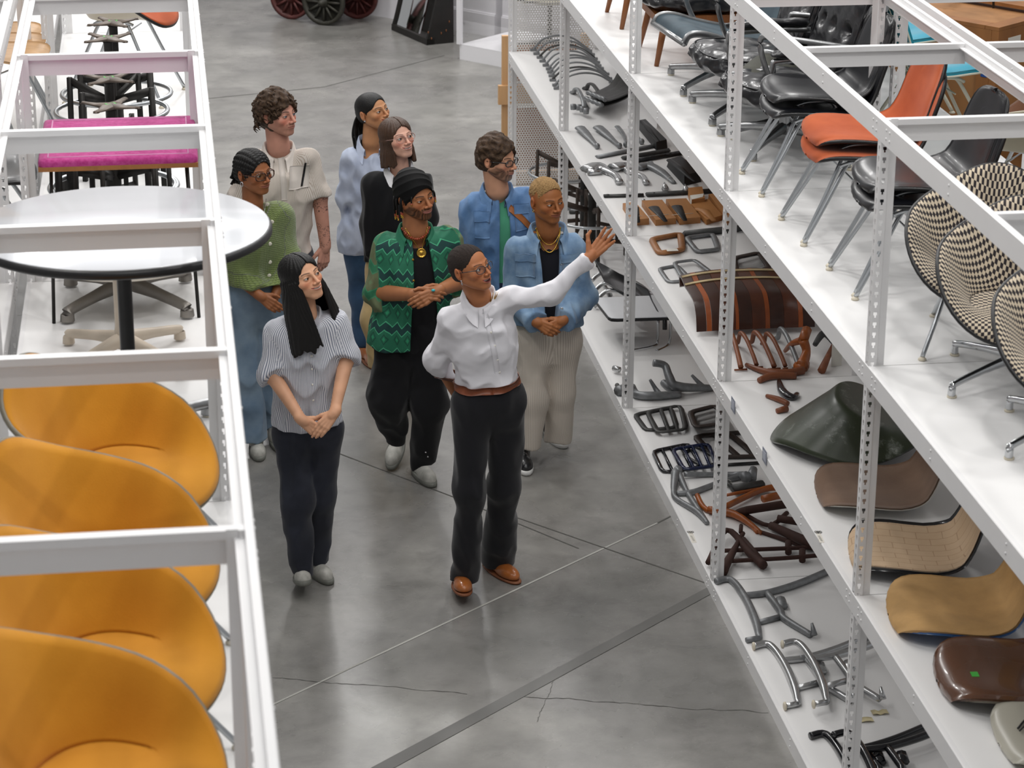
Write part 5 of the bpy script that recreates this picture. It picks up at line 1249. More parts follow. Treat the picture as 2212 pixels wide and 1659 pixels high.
# castings in front of the table
part('curved_casting', 'dull aluminium three pronged casting in front of the low table', 'casting', C, m_cast, [([(1335, 845), (1362, 835, .0), (1375, 852), (1410, 855), (1470, 852)], [.03, .024, .024, .026, .02]), ([(1356, 818, .08), (1362, 835, .03), (1372, 850, .0)], [.018, .02, .02]), ([(1404, 820, .09), (1416, 840, .03), (1424, 852, .0)], [.008, .014, .02])])
part('curved_casting', 'dull aluminium casting with a tall curled arm', 'casting', C, m_cast, [([(1412, 784, .14), (1436, 790, .12), (1446, 815, .07), (1462, 835, .02), (1540, 838)], [.022, .022, .026, .03, .018]), ([(1432, 826, .03), (1448, 838, .01), (1470, 840)], [.02, .026, .02]), ([(1494, 810, .07), (1508, 825, .03), (1520, 836)], [.008, .013, .016])])
part('round_fitting', 'short chrome tube end near the front post', 'fitting', C, m_pol, [([(1326, 795, .01), (1338, 799, .01)], [.018, .018])]); part('round_fitting', 'small dark fitting at the shelf edge by the front post', 'fitting', C, m_castd, [([(1333, 832, .0), (1340, 845, .0)], [.014, .014])])
rframe('dark metal ladder frame, lower of the overlapping pair', [(1371, 898), (1448, 882), (1462, 925), (1396, 932)], .032, m_castd, C, h=.014, bars=((0, 2, .35, .025),)); rframe('dark metal ladder frame, upper of the overlapping pair', [(1398, 892), (1470, 878), (1482, 930), (1420, 937)], .030, m_castd, C, h=.014, lift=.015, bars=((0, 2, .4, .025), (0, 2, .7, .02)))
for k in range(7): rframe('brown frame %s the tall stack beside the ladder frames' % ['at the bottom of', 'second from the bottom in', 'third from the bottom in', 'in the middle of', 'third from the top in', 'second from the top in', 'on top of'][k], [(1490, 892), (1545, 878), (1572, 915), (1502, 925)], .034, m_brownf, C, h=.013, lift=.019*k, grp='tall stack of brown frames')
rframe('flaking dark brown frame with crusted corners', [(1500, 945), (1620, 935), (1690, 988), (1545, 990)], .045, m_brownf, C, h=.016, bars=((0, 2, .35, .04), (0, 2, .62, .045)))
rframe('glossy black slatted grille', [(1410, 978), (1488, 962), (1515, 1012), (1432, 1024)], .026, m_black, C, h=.018, bars=((0, 2, .25, .018), (0, 2, .5, .02), (0, 2, .75, .02))); rframe('glossy navy slatted grille overlapping the black one', [(1452, 974), (1530, 962), (1548, 1010), (1478, 1018)], .024, m_navy, C, h=.018, lift=.02, bars=((0, 2, .3, .018), (0, 2, .55, .018), (0, 2, .8, .018)))
rframe('grey slatted grille under the navy one', [(1475, 985), (1500, 965), (1560, 1000), (1520, 1012)], .02, m_castd, C, h=.016, lift=.0)
bar('slim black rod behind the front post', (1548, 1008), (1650, 1002), .018, .014, m_blk, C)
part('frame_casting', 'large sand cast grey frame with pointed lugs', 'casting', C, m_cast, [([(1460, 1020, .02), (1455, 1060), (1462, 1078), (1505, 1105), (1528, 1130)], [.026, .014, .014, .016, .012]), ([(1466, 1022, .02), (1482, 1058), (1498, 1085), (1528, 1130)], [.02, .014, .016, .012]), ([(1478, 1024, .01), (1530, 1025), (1590, 1025), (1612, 1030, .02)], [.015, .014, .015, .03]), ([(1462, 1066), (1500, 1062), (1560, 1040), (1600, 1030)], [.014, .016, .014, .016]), ([(1466, 1010, .05), (1462, 1024)], [.02, .03]), ([(1628, 1012, .04), (1622, 1034)], [.02, .03])])
part('frame_casting', 'grey rounded bar casting tied to the frame', 'casting', C, m_castd, [([(1582, 1056, .01), (1648, 1046, .01)], [.03, .03], (1, .7)), ([(1568, 1042, .01), (1582, 1052, .01)], .012)], tag_=[(1572, 1044, .02)])
part('varnished_frame', 'orange varnished wooden frame with taped joints', 'frame', C, m_orw, [([(1506, 1070, .01), (1528, 1102), (1600, 1118), (1636, 1150)], [.014, .014, .012, .010]), ([(1530, 1100, .01), (1590, 1112, .01), (1645, 1152)], [.018, .02, .01]), ([(1560, 1098, .01), (1640, 1060, .01), (1680, 1052, .01)], [.016, .016, .02]), ([(1555, 1072, .01), (1640, 1056, .02)], [.009, .009]), ([(1592, 1108, .02), (1640, 1150)], [.014, .008]), ([(1648, 1078, .01), (1690, 1068, .01)], [.02, .02])])
part('brown_casting', 'dark brown channel shaped casting under the shelf lip', 'casting', C, m_rust, [([(1590, 1108, .02), (1615, 1102, .03), (1705, 1088, .03)], [.014, .022, .022]), ([(1600, 1105, .01), (1660, 1135, .01), (1700, 1108, .02)], [.010, .012, .012]), ([(1665, 1135, .01), (1730, 1165, .02), (1760, 1178, .02)], [.02, .026, .026]), ([(1640, 1148), (1740, 1180), (1780, 1185)], [.010, .012, .014]), ([(1680, 1120, .03), (1730, 1128, .03)], [.02, .02])])
part('spider_casting', 'rust brown spider frame with disc feet', 'casting', C, m_rust, [([(1530, 1215, .02), (1570, 1145, .04), (1620, 1195, .02), (1650, 1222, .01)], [.015, .013, .02, .022]), ([(1560, 1235, .01), (1590, 1180, .03), (1605, 1152, .04)], [.028, .014, .012]), ([(1555, 1190, .02), (1660, 1186, .02), (1760, 1182, .02)], .011), ([(1575, 1212, .02), (1690, 1206, .02), (1775, 1199, .02)], .011), ([(1600, 1150, .05), (1601, 1135, .05)], .010), ([(1605, 1165, .03), (1650, 1215, .02)], [.015, .012]), ([(1703, 1170, .03), (1703, 1195, .0)], [.016, .016], (1, 1)), ([(1733, 1188, .03), (1733, 1212, .0)], [.016, .016])], tag_=[(1592, 1190, .03)])
for i, (px, py) in enumerate(((1489, 1150), (1765, 1150))):
    z_ = C if i == 0 else B; t = thing('shelf_label', ['paper shelf label with a small ornament on the bottom shelf edge', 'paper shelf label with a small ornament on the middle shelf'][i], 'label', (*at(px, py, z=z_)[:2], z_)); mb = MB(); P = W([(px-4, py-2), (px+6, py-2), (px+16, py+22), (px+6, py+23)], z_); mb.prism([p[:2] for p in P], z_, z_+.0008); mb.build('paper', mat('label_paper', 'ded9cf', .8), t)
    mb = MB()
    for k in range(5): q = at(px-2+k*2.2, py-1+(k % 2)*1.5, z=z_+.001); mb.tube([q+np.array([.006*math.cos(a), .009*math.sin(a), 0]) for a in np.linspace(0, 6.28, 10, endpoint=False)], .0012, 4, closed=True)
    for k in range(3): a, b = W([(px+2+k*1.6, py+7), (px+9+k*1.6, py+19)], z_+.001); mb.tube([a, b], .0006, 4)
    mb.build('printed_ornament', m_castd, t)
for i, (px, py) in enumerate(((1584, 875), (1652, 985))):
    q = at(px, py, x=XR-.004); t = thing('bay_sign', ['small grey bay number plate on the shelf lip, farther one', 'small grey bay number plate on the shelf lip, nearer one'][i], 'sign', tuple(q)); mb = MB(); mb.box(q[0]-.002, q[0]+.0, q[1]-.035, q[1]+.035, q[2]-.03, q[2]+.03); mb.build('plate', mat('slate_card', '8b8f9c', .6), t); mb = MB(); mb.box(q[0]-.003, q[0]-.0015, q[1]-.024, q[1]+.024, q[2]-.018, q[2]+.02); mb.build('card', mat('card_face', 'b4b8c4', .6), t)
# cast aluminium H shaped legs
def hleg(label, o, m, s=1., glides=False, dz=0., var=0):
    f = lambda pts: [(o[0]+p[0]*s, o[1]+p[1]*s, (p[2] if len(p) > 2 else 0)+dz) for p in pts]
    st = [(f([(0, 0, .0), (32, -4, .0), (62, 32), (86, 84), (94, 122, .0)]), [.016, .016, .018, .02, .014]), (f([(94, 122), (66, 127)]), [.013, .013]), (f([(62, 30), (112, 24), (180, 4), (255, -28)]), [.015, .016, .017, .016]), (f([(112, 26), (140, 64), (148, 80), (206, 116)]), [.016, .018, .016, .015]), (f([(88, 90), (140, 76)]), [.013, .014]), (f([(208, 90, .05), (213, 116, .0)]), [.006, .016]), (f([(140, 38), (144, 55)]), [.024, .026], (1, .7))]
    t = part('leg_casting', label, 'leg part', C, m, st)
    if glides:
        for p in ((0, 0), (66, 127)): q = at(*f([p])[0][:2], z=C+dz+.016); k = MB(); k.lathe([(0, -.004), (.019, -.004), (.019, .003), (.012, .006)], tuple(q), 14, Matrix.Rotation(-1.57, 3, 'Y')); k.build('glide', m_glide, t)
    return t
hleg('raw grey cast leg frame, farthest of those on the bottom shelf', (1546, 1256), m_cast)
hleg('polished cast leg frame with cream glides, left of the pair', (1628, 1396), m_pol, 1.02, True); hleg('polished cast leg frame with cream glides, right of the pair', (1690, 1392), m_pol, 1.02, True, dz=.034)
hleg('black painted cast leg frame, left of the pair', (1750, 1590), m_black, 1.05); hleg('black painted cast leg frame, right of the pair', (1800, 1588), m_black, 1.05, dz=.034)
for i, (px, py) in enumerate(((1900, 1540), (1868, 1556))):
    t = thing('paper_tag', ['buff paper tag beside the polished leg frames', 'curled buff paper tag on the bottom shelf'][i], 'tag', (*at(px, py, z=C)[:2], C)); mb = MB(); q = at(px, py, z=C+.002); mb.grid([[(q[0]+a*.035, q[1]+b*.018, q[2]+.008*abs(math.sin(a*2.5+i))) for a in (-1, -.5, 0, .5, 1)] for b in (-1, 1)], thick=.0008); mb.build('paper', mat('buff_paper', 'd6c9a0', .8), t)
# ---------------------------------------------------------------- far end of the hall
def wheel(t, c, R, ax, m, n=12, name='wheel'):
    """spoked cart wheel; ax = axle direction"""
    ax = Vector(ax).normalized(); M = ax.to_track_quat('Z', 'Y').to_matrix(); c = tuple(c)
    mb = MB(); mb.lathe([(R-.035, -.02), (R, -.022), (R, .022), (R-.035, .02), (R-.035, -.02)], c, 36, M); w = mb.build(name, m, t)
    mb = MB(); mb.lathe([(0, -.08), (.025, -.075), (.03, -.03), (.048, -.02), (.048, .02), (.03, .03), (.025, .075), (0, .08)], c, 14, M); mb.build('hub', m, w, off=None)
    for k in range(n):
        a = 2*math.pi*k/n; d_ = M @ Vector((math.cos(a), math.sin(a), 0)); cc = Vector(c); mb = MB(); mb.tube([cc+d_*.04, cc+d_*(R-.03)], [.014, .011], 6); mb.build('spoke', m, w, off=None)
m_red = mat('faded_red_paint', '5c2a26', .6, var=.4, vs=20); m_grn = mat('dark_olive_paint', '37352c', .6, var=.4, vs=20)
t = thing('cart', 'old wooden cart on spoked red and dark wheels, cropped by the top edge', 'cart', (*at(700, 40, z=0)[:2], 0)); nx = np.array([.676, -.737, 0]); ny = np.array([.737, .676, 0])
for (px, py, ax, m, R) in ((630, 41, nx*.4-ny, m_red, .21), (700, 54, nx*.3-ny, m_grn, .22), (772, 40, nx*.4-ny, m_red, .21), (735, 20, nx*.3-ny, m_grn, .21)):
    q = at(px, py, z=0); wheel(t, (q[0], q[1], R), R, ax, m)
q0, q1 = at(630, 41, z=0), at(700, 54, z=0); q2, q3 = at(772, 40, z=0), at(735, 20, z=0)
for a, b in ((q1, q3), (q0, (q0+q2)/2)): mb = MB(); mb.tube([a+[0, 0, .21], b+[0, 0, .21]], .025, 8); mb.build('axle', m_grn, t)
mb = MB(); c = (q0+q1+q2+q3)/4; M = Matrix.Translation(Vector((c[0], c[1], 0)))@Matrix.Rotation(math.atan2(nx[1], nx[0]), 4, 'Z'); mb.box(-.5, .5, -.2, .2, .4, .5, M); mb.build('cart_bed', m_red, t)
# funhouse mirror in a black painted cabinet
A, Bq, Cq = at(846, 65, z=0), at(922, 98, z=0), at(980, 92, z=0)
t = thing('mirror_cabinet', 'curved distorting mirror in a worn black wooden cabinet', 'mirror', tuple((A+Bq)/2)); u_ = (Bq-A)/np.linalg.norm(Bq-A); wv = Cq-Bq; dep = np.linalg.norm(wv); wv = wv/dep; L_ = np.linalg.norm(Bq-A); m_cab = mat('worn_black_paint', '141210', .5, var=.1, vs=10, col2='1d1916', bump=.2)
sp = [(0, 0), (.0, .04), (.07, .16), (.20, .42), (.34, .72), (.40, 1.0), (.40, 1.5), (.36, 1.9), (.36, 1.95)]; sp = spline([(a*dep/.42*.8, b, 0) for a, b in sp], 3)
for k, s_ in enumerate((0, 1)):
    base = A+u_*L_*s_; mb = MB(); o = u_*.03*(1 if s_ == 0 else -1); pts = [base+wv*p[0]+np.array([0, 0, p[1]]) for p in sp]+[base+wv*dep+np.array([0, 0, 1.95]), base+wv*dep]
    n = len(pts); mb.add(pts+[p+o for p in pts], [tuple(range(n)), tuple(range(2*n-1, n-1, -1))]+[(i, n+i, n+(i+1) % n, (i+1) % n) for i in range(n)], False); mb.build('side_panel', m_cab, t)
mb = MB(); mb.grid([[A+u_*L_*s_+wv*(p[0]+.03)+np.array([0, 0, p[1]+.0]) for s_ in (.06, .35, .65, .94)] for p in sp[2:]], thick=.004); mb.build('mirror_glass', mat('mirror_silver', 'dfe0e0', .05, 1.), t)
for z0, z1 in ((0, .06), (1.88, 1.95)): mb = MB(); P = [A+u_*.0, Bq, Bq+wv*.08, A+wv*.08]; mb.prism([p[:2] for p in P], z0, z1); mb.build('rail', m_cab, t)
mb = MB()
for p_ in ((935, 90, .06), (957, 78, .1), (968, 80, .12), (928, 85, .12), (975, 70, .2)): q = Bq+wv*dep*((p_[0]-925)/60)+np.array([.737, .676, 0])*0+np.array([0, 0, p_[2]]); mb.ball(tuple(q-ny*.0+u_*.004), (.006, .006, .013), 8)
mb.build('worn_patch', mat('bare_wood_wear', '7a4a2a', .7), t)
# glass display case on a white plinth with a black swivel chair
A = at(993, 128, z=0); d1 = np.array([.676, -.737, 0]); d2 = np.array([.737, .676, 0]); W_ = 1.5
t = thing('display_case', 'white plinth display case with glass sides at the far end', 'display case', tuple(A+(d1+d2)*.5)); 
def qd(s0, s1, t0, t1): return [(A+d1*a+d2*b)[:2] for a, b in ((s0, t0), (s1, t0), (s1, t1), (s0, t1))]
m_pl = mat('white_plinth', 'ecebee', .45); mb = MB(); mb.prism(qd(0, W_, 0, .8), 0, .14); mb.build('plinth', m_pl, t)
for a, b in ((0, 0), (W_, 0), (0, .8), (W_, .8)): mb = MB(); mb.prism(qd(a-.02, a+.02, b-.02, b+.02), .14, 2.2); mb.build('corner_post', m_pl, t)
mg = NT('case_glass'); tr_ = mg.new('ShaderNodeBsdfTransparent'); gl_ = mg.new('ShaderNodeBsdfGlossy'); gl_.inputs['Roughness'].default_value = .02; mx_ = mg.new('ShaderNodeMixShader'); fr_ = mg.new('ShaderNodeFresnel'); mg.ln(mg.math('MULTIPLY', fr_.outputs[0], .25), mx_.inputs[0]); mg.ln(tr_.outputs[0], mx_.inputs[1]); mg.ln(gl_.outputs[0], mx_.inputs[2]); mg.ln(mx_.outputs[0], mg.out.inputs[0])
for q in (qd(0, W_, -.004, .004), qd(-.004, .004, 0, .8)): mb = MB(); mb.prism(q, .14, 2.15); mb.build('glass_pane', mg.m, t)
q = A+d1*.75+d2*.35; c = thing('swivel_chair', 'black shell chair with flat black four point base inside the display case', 'chair', (q[0], q[1], .14), .9)
for k in range(4):
    a = k*math.pi/2+.5; mb = MB(); mb.tube([(0, 0, .06), (math.cos(a)*.36, math.sin(a)*.36, .045), (math.cos(a)*.40, math.sin(a)*.40, .0)], [.035, .022, .018], 6, flat=(1, .6)); mb.build('base_leg', m_blk, c, off=(0, 0, 0))
mb = MB(); mb.lathe([(.02, .05), (.02, .42), (.1, .44)], n=14); mb.build('column', m_blk, c, off=(0, 0, 0)); mb = MB(); mb.lathe([(0, .435), (.2, .44), (.30, .47), (.31, .475), (.30, .485), (.15, .46), (0, .455)], n=32, sx=1.15); mb.build('seat', m_blk, c, off=(0, 0, 0)); mb = MB(); mb.lathe([(.305, .468), (.315, .472), (.305, .478)], n=32, sx=1.15); mb.build('seat_rim', m_cream, c, off=(0, 0, 0))
# timber frame leaning behind the end panel
t = thing('timber_frame', 'pale timber crate frame standing behind the perforated panel', 'frame', (XR+.02, Y0+.30, 0)); m_pine = mat('pale_pine', 'd4a878', .6, var=.2, vs=10, stretch=(1, 1, .15))
for (x0, x1, z0, z1, y_) in ((-.03, .03, 0, 1.12, 0), (.55, .61, 0, 1.12, 0), (-.06, .62, .62, .76, -.03), (-.03, .6, .0, .1, 0)): mb = MB(); mb.box(x0, x1, y_-.02, y_+.02, z0, z1); mb.build('batten', m_pine, t, off=(0, 0, 0))
for (x0, x1, z0, z1) in ((.05, .52, .12, .58), (.05, .52, .78, 1.05)): mb = MB(); mb.box(x0, x1, -.01, .01, z0, z1); mb.build('panel', mat('reddish_crate_board', 'a5663c', .7, var=.3, vs=8), t, off=(0, 0, 0))
# wooden crates behind the racks
m_cr = mat('crate_timber', '9a6636', .65, var=.3, vs=7, stretch=(1, 1, .2), bump=.15, bs=60); m_cr2 = mat('crate_plywood', 'a47445', .7, var=.25, vs=5, bump=.1); m_tag = mat('orange_sticker', 'e07a1a', .6)
def crate(label, c, s, z0, rz, stickers=()):
    t = thing('wooden_crate', label, 'crate', (c[0], c[1], z0), rz, None); w, d_, h = s; mb = MB(); mb.box(-w/2+.02, w/2-.02, -d_/2+.02, d_/2-.02, .02, h-.02); mb.build('plywood_box', m_cr2, t, off=(0, 0, 0)); k = .045
    for y_ in (-1, 1):
        for (x0, x1, za, zb) in ((-w/2, w/2, 0, .09), (-w/2, w/2, h-.09, h), (-w/2, -w/2+.09, .09, h-.09), (w/2-.09, w/2, .09, h-.09), (-.045, .045, .09, h-.09)):
            a, b = (y_*d_/2, y_*(d_/2-k)); mb = MB(); mb.box(x0+.001, x1-.001, min(a, b), max(a, b), za+.001, zb-.001); mb.build('batten', m_cr, t, off=(0, 0, 0))
    for x_ in (-1, 1):
        for (y0, y1, za, zb) in ((-d_/2+k, d_/2-k, 0, .09), (-d_/2+k, d_/2-k, h-.09, h), (-d_/2+k, -d_/2+k+.08, .09, h-.09), (d_/2-k-.08, d_/2-k, .09, h-.09)):
            a, b = (x_*w/2, x_*(w/2-k)); mb = MB(); mb.box(min(a, b), max(a, b), y0+.001, y1-.001, za+.001, zb-.001); mb.build('batten', m_cr, t, off=(0, 0, 0))
    for (x0, x1, y0, y1) in ((-w/2, w/2, -d_/2, -d_/2+.09), (-w/2, w/2, d_/2-.09, d_/2), (-w/2, -w/2+.09, -d_/2+.09, d_/2-.09), (w/2-.09, w/2, -d_/2+.09, d_/2-.09), (-.05, .05, -d_/2+.09, d_/2-.09)):
        mb = MB(); mb.box(x0+.001, x1-.001, y0+.001, y1-.001, h, h+.02); mb.build('lid_batten', m_cr, t, off=(0, 0, 0))
    for (face, u, z_, sw, sh, m) in stickers:
        mb = MB()
        if face == 'f': mb.box(u, u+sw, -d_/2-.002, -d_/2, z_, z_+sh)
        else: mb.box(-w/2-.002, -w/2, u, u+sw, z_, z_+sh)
        mb.build('sticker', m, t, off=(0, 0, 0))
    return t
def text(t, s, loc, size, m, rot, name='lettering'):
    cu = bpy.data.curves.new('lettering', 'FONT'); cu.body = s; cu.size = size; cu.extrude = .0006; cu.align_x = 'CENTER'; o0 = bpy.data.objects.new('tmp', cu); me = bpy.data.meshes.new_from_object(o0); bpy.data.objects.remove(o0)
    o = link(name, me, m, t); o.location = loc; o.rotation_euler = rot; return o
q = at(2158, 68, z=2.15); az = math.radians(-36); cc, ss = math.cos(az), math.sin(az); w, d_ = 1.25, 1.05
def corner(q, w, d_): return (q[0]+w/2*math.cos(az+.0)*1-(-d_/2)*0, q[1])
# nearest corner = local (-w/2,-d/2) rotated
def place(q, w, d_, rz): c, s = math.cos(rz), math.sin(rz); return (q[0]-(-w/2*c+d_/2*s), q[1]-(-w/2*s-d_/2*c))
rz = math.radians(38)
m_pap = mat('white_paper'); m_redt = mat('red_print', 'a32b2b', .7); m_bluet = mat('blue_tape', '1d4f9a', .6)
c1 = place(q, w, d_, rz); t = crate('top wooden crate carrying a wire base and a stamped paper label', c1, (w, d_, .62), 1.53, rz, (('f', -.60, .52, .05, .035, m_tag), ('f', -.62, .525, .018, .03, mat('pink_sticker', 'c8325a', .6)), ('f', -.53, .475, .12, .095, m_pap), ('s', -.47, .36, .04, .06, m_bluet)))
text(t, 'PACKED', (-.47, -d_/2-.004, .495), .032, m_redt, (math.pi/2, 0, 0))
text(t, 'CLIENT', (-.1, .1, .645), .09, mat('ink', '3b2a1c', .8), (0, 0, .3))
crate('lower wooden crate in the stack behind the turquoise chairs', c1, (w, d_, .95), .56, rz, (('f', -.5, .6, .14, .06, m_tag), ('f', -.1, .62, .12, .05, m_tag)))
crate('bottom wooden crate standing on the floor behind the racks', c1, (w, d_, .54), 0, rz)
UV = lambda u, v: (q[0]+u*math.cos(rz)-v*math.sin(rz), q[1]+u*math.sin(rz)+v*math.cos(rz)); c2 = place(UV(-.15, 1.12), 1.1, .9, rz); crate('farther wooden crate with faint stencilling behind the turquoise chairs', c2, (1.1, .9, .9), 1.2, rz, (('s', -.2, .6, .12, .06, m_tag),)); crate('base crate of the farther stack', c2, (1.1, .9, 1.18), 0, rz)
c3 = place(UV(.62, -1.06), 1.1, 1., rz); crate('wooden crate cropped by the right picture edge, with orange sticker', c3, (1.1, 1., 1.85), 0, rz, (('f', -.5, 1.6, .12, .06, m_tag), ('f', -.5, 1.2, .05, .08, m_bluet)))
# wire chair base standing on the top crate
t = thing('wire_stand', 'thin black wire chair base standing on the top crate', 'chair base', (c1[0], c1[1], 2.172), rz)
for sx in (-1, 1):
    for sy in (-1, 1):
        mb = MB(); mb.tube([(sx*.12, sy*.12, .36), (sx*.22, sy*.22, .0)], .007, 6); mb.build('leg', m_blk, t, off=(0, 0, 0)); mb = MB(); mb.tube([(sx*.05, sy*.14, .36), (sx*.205, sy*.205, .06)], .0035, 5); mb.build('brace', m_blk, t, off=(0, 0, 0)); mb = MB(); mb.tube([(sx*.14, sy*.05, .36), (sx*.205, sy*.205, .06)], .0035, 5); mb.build('brace', m_blk, t, off=(0, 0, 0))
mb = MB(); mb.tube([(-.14, -.14, .36), (.14, -.14, .36), (.14, .14, .36), (-.14, .14, .36)], .006, 6, closed=True); mb.build('top_frame', m_blk, t, off=(0, 0, 0))
# ---------------------------------------------------------------- the nine people
m_white_sole = mat('white_rubber', 'e4e4e2', .5); m_gold = mat('gold', 'c9a24a', .25, 1.); m_silver = mat('silver', 'cfcfd2', .22, 1.)
m_btn = mat('pale_button', 'e9e6dc', .35); m_blackframe = mat('black_acetate', '17110f', .18, coat=.5); m_lace = mat('shoe_lace', 'dcd8cc', .8)
m_hair_dk = mat('black_hair', '0b0908', .5, spec=.35, bump=.6, bs=230, bd=.003, stretch=(1, 1, .12))
m_hair_br = mat('brown_hair', '54402f', .62, bump=.7, bs=200, bd=.004, col2='2a1d15', vs=70, spec=.25); m_hair_bob = mat('chestnut_hair', '49301f', .5, bump=.6, bs=230, bd=.003, var=.35, vs=30, stretch=(1, 1, .12))
m_denim = cloth('mid_blue_denim', '5f7d9f', .9, bump=.5, bs=600, col2='8aa3bb', vs=9); m_chambray = cloth('chambray', '4d6f9a', .88, bump=.4, bs=600, col2='6f8fb8', vs=8)
m_jeans = cloth('pale_jeans', '6c8298', .9, bump=.5, bs=600, col2='8c9fb0', vs=5); m_jeansd = cloth('dark_blue_jeans', '2f4a6b', .9, bump=.4, col2='3f5d80')
def neckhole(nb, r=.056, fwd=.05, r2=.08): nb = nb+(0, 0, .004); return lambda P: seg(P, nb, nb+(0, -fwd, .12), r, r2)
def guide():
    p = Person('person in white shirt and black trousers pointing up at the right rack', 1.30, 10.42); J = p.J
    op = dict(skin='b3744d', smile=.6, open=1., brow=.003, lips='b05a54', browc='241510', iris='2a170e', eye=.0056, jaw=.97)
    p.head(J(1016, 577, -.02), (.66, -.72, .19), op, roll=.13, gaze=(.8, -.45, .35), scale=.97)
    nb = J(1035, 640); p.neck(nb, .051)
    shR, shL = J(972, 690, .02), J(1100, 645, .02); hip = J(1058, 868, .02); p.hw, p.hd = .16, .12
    base = p.torso(shR, shL, hip, ch=(.155, .112), wa=(.14, .105), hp=(.158, .12), shr=.05)
    elR, wrR = J(942, 775, .10), J(985, 850, .2); elL, wrL = J(1190, 636, -.04), J(1274, 556, -.06)
    hp = hand_prims(wrL, J(1318, 508, -.04)-wrL, (.1, .9, -.42), -1, curl=(.10, .12, .14, .18), tc=.0, spread=1., tout=1.3, s=.95)
    p.arm(shL, elL, wrL, hp, r=(.03, .03, .03, .024)); p.arm(shR, elR, wrR, None, r=(.03, .03, .03, .024)); p.finish_body()
    m_w = cloth('white_cotton', 'dddce1', .8, bump=.12, bs=500, var=.02)
    s, fn = p.top('shirt', m_w, base, [(shR, elR, wrR, .062, .056, .045, 1.), (shL, elL, wrL, .060, .053, .045, 1.0)], folds=.0125, fs=34, neck=neckhole(nb, .054, .03, .07), seed=5, infl=.0, hem=float(J(1058, 836)[2]), h=.0055, sk=.04)
    p.collar(m_w, nb+(0, -.005, -.002), r=.064, h=.04, drop=.046, gap=.16, tilt=.5, point=.028, parent=s)
    p.strip('placket', fn, [J(1050, 680, -.1), J(1064, 740, -.1), J(1076, 808, -.1)], .026, m_w, .0015, d=(0, 1, -.1), parent=s)
    p.buttons(fn, [J(1046, 680), J(1055, 708), J(1063, 737), J(1069, 767), J(1074, 795)], .0055, m_btn, d=(0, 1, -.1), parent=s)
    mb = MB(); q = march(fn, J(1057, 645), (0, 1, -.1))-V3(0, .02, 0)
    for dx, dz, l, a in ((-.012, 0, .05, .25), (0, -.012, .04, .15), (.012, .0, .055, .35), (.02, .012, .04, .45), (-.004, -.02, .03, 0), (.006, .004, .045, .2)):
        b = np.array(q)+(dx, -.02, dz-.012); mb.tube([b, b+(math.sin(a)*l*.5, -.005, l*.5), b+(math.sin(a)*l, -.002, l)], [.002, .0055, .001], 6, flat=(1, .4))
    mb.build('brooch', m_gold, s, off=(0, 0, 0))
    m_tr = cloth('black_wool', '17171c', .9, bump=.3, bs=700, var=.15, sheen=.25)
    hR, hL = J(1018, 880, .02), J(1096, 872, .02); kR, kL = J(1014, 1062, -.04), J(1090, 1052, .06); aR, aL = J(1004, 1260, .03), J(1074, 1218, .25)
    p.pants(m_tr, (hR, hL), (kR, kL), (aR, aL), rp=(.15, .115, .12), rt=(.092, .092), rk=(.08, .08), rh=(.066, .08), hemz=(.055, .04), waist=float(J(1058, 832)[2]), folds=.008)
    m_belt = mat('brown_leather', '7a3f22', .42, var=.25, vs=40)
    b = p.band('belt', lambda P: np.minimum(fn(P), p.pf(P)), J(1057, 824, .02), .032, .004, m_belt, up=(-.1, -.05, 1), off=.004)
    q = march(p.pf, J(1074, 826), (0, 1, -.1)); mb = MB()
    mb.tube([np.array(q)+(math.cos(a)*.022, -.014, math.sin(a)*.019) for a in np.linspace(0, 2*math.pi, 18, endpoint=False)], .0028, 6, closed=True)
    mb.tube([np.array(q)+(-.02, -.015, 0), np.array(q)+(.015, -.017, .001)], .002, 6); mb.build('buckle', m_gold, b, off=(0, 0, 0))
    lm = mat('tan_loafer_leather', 'a8622f', .28, coat=.3, var=.15, vs=30); lsol = mat('loafer_sole', '7d4a2c', .6)
    shoe(p, 'loafer', lm, lsol, at(1003, 1306, z=0)-p.o+[0, .235, 0], (0.0, -1), pitch=-.16, lift=.012)
    shoe(p, 'loafer', lm, lsol, J(1068, 1232, .2)*[1, 1, 0]+[-.03, .1, 0], (.5, -1))
    m_bz = mat('cropped_black_hair', '241a16', .9, bump=1., bs=420, bd=.008, col2='3a2c25', vs=300)
    p.cap(m_bz, t=.003, amp=.0015, sc=400, fz=.0, fr=(.075, .088, .093), nape=-.06)
    p.glasses(mat('slate_frame', '1d2733', .15, coat=.5), w=.0235, hh=.0205, th=.0018, sq=.05)
    mb = MB()
    for sx in (-1, 1): mb.ball((sx*.084, -.006, -.037), .0045); mb.ball((sx*.084, -.006, -.052), (.0035, .0035, .009))
    p.wear('earring', mb, m_silver)
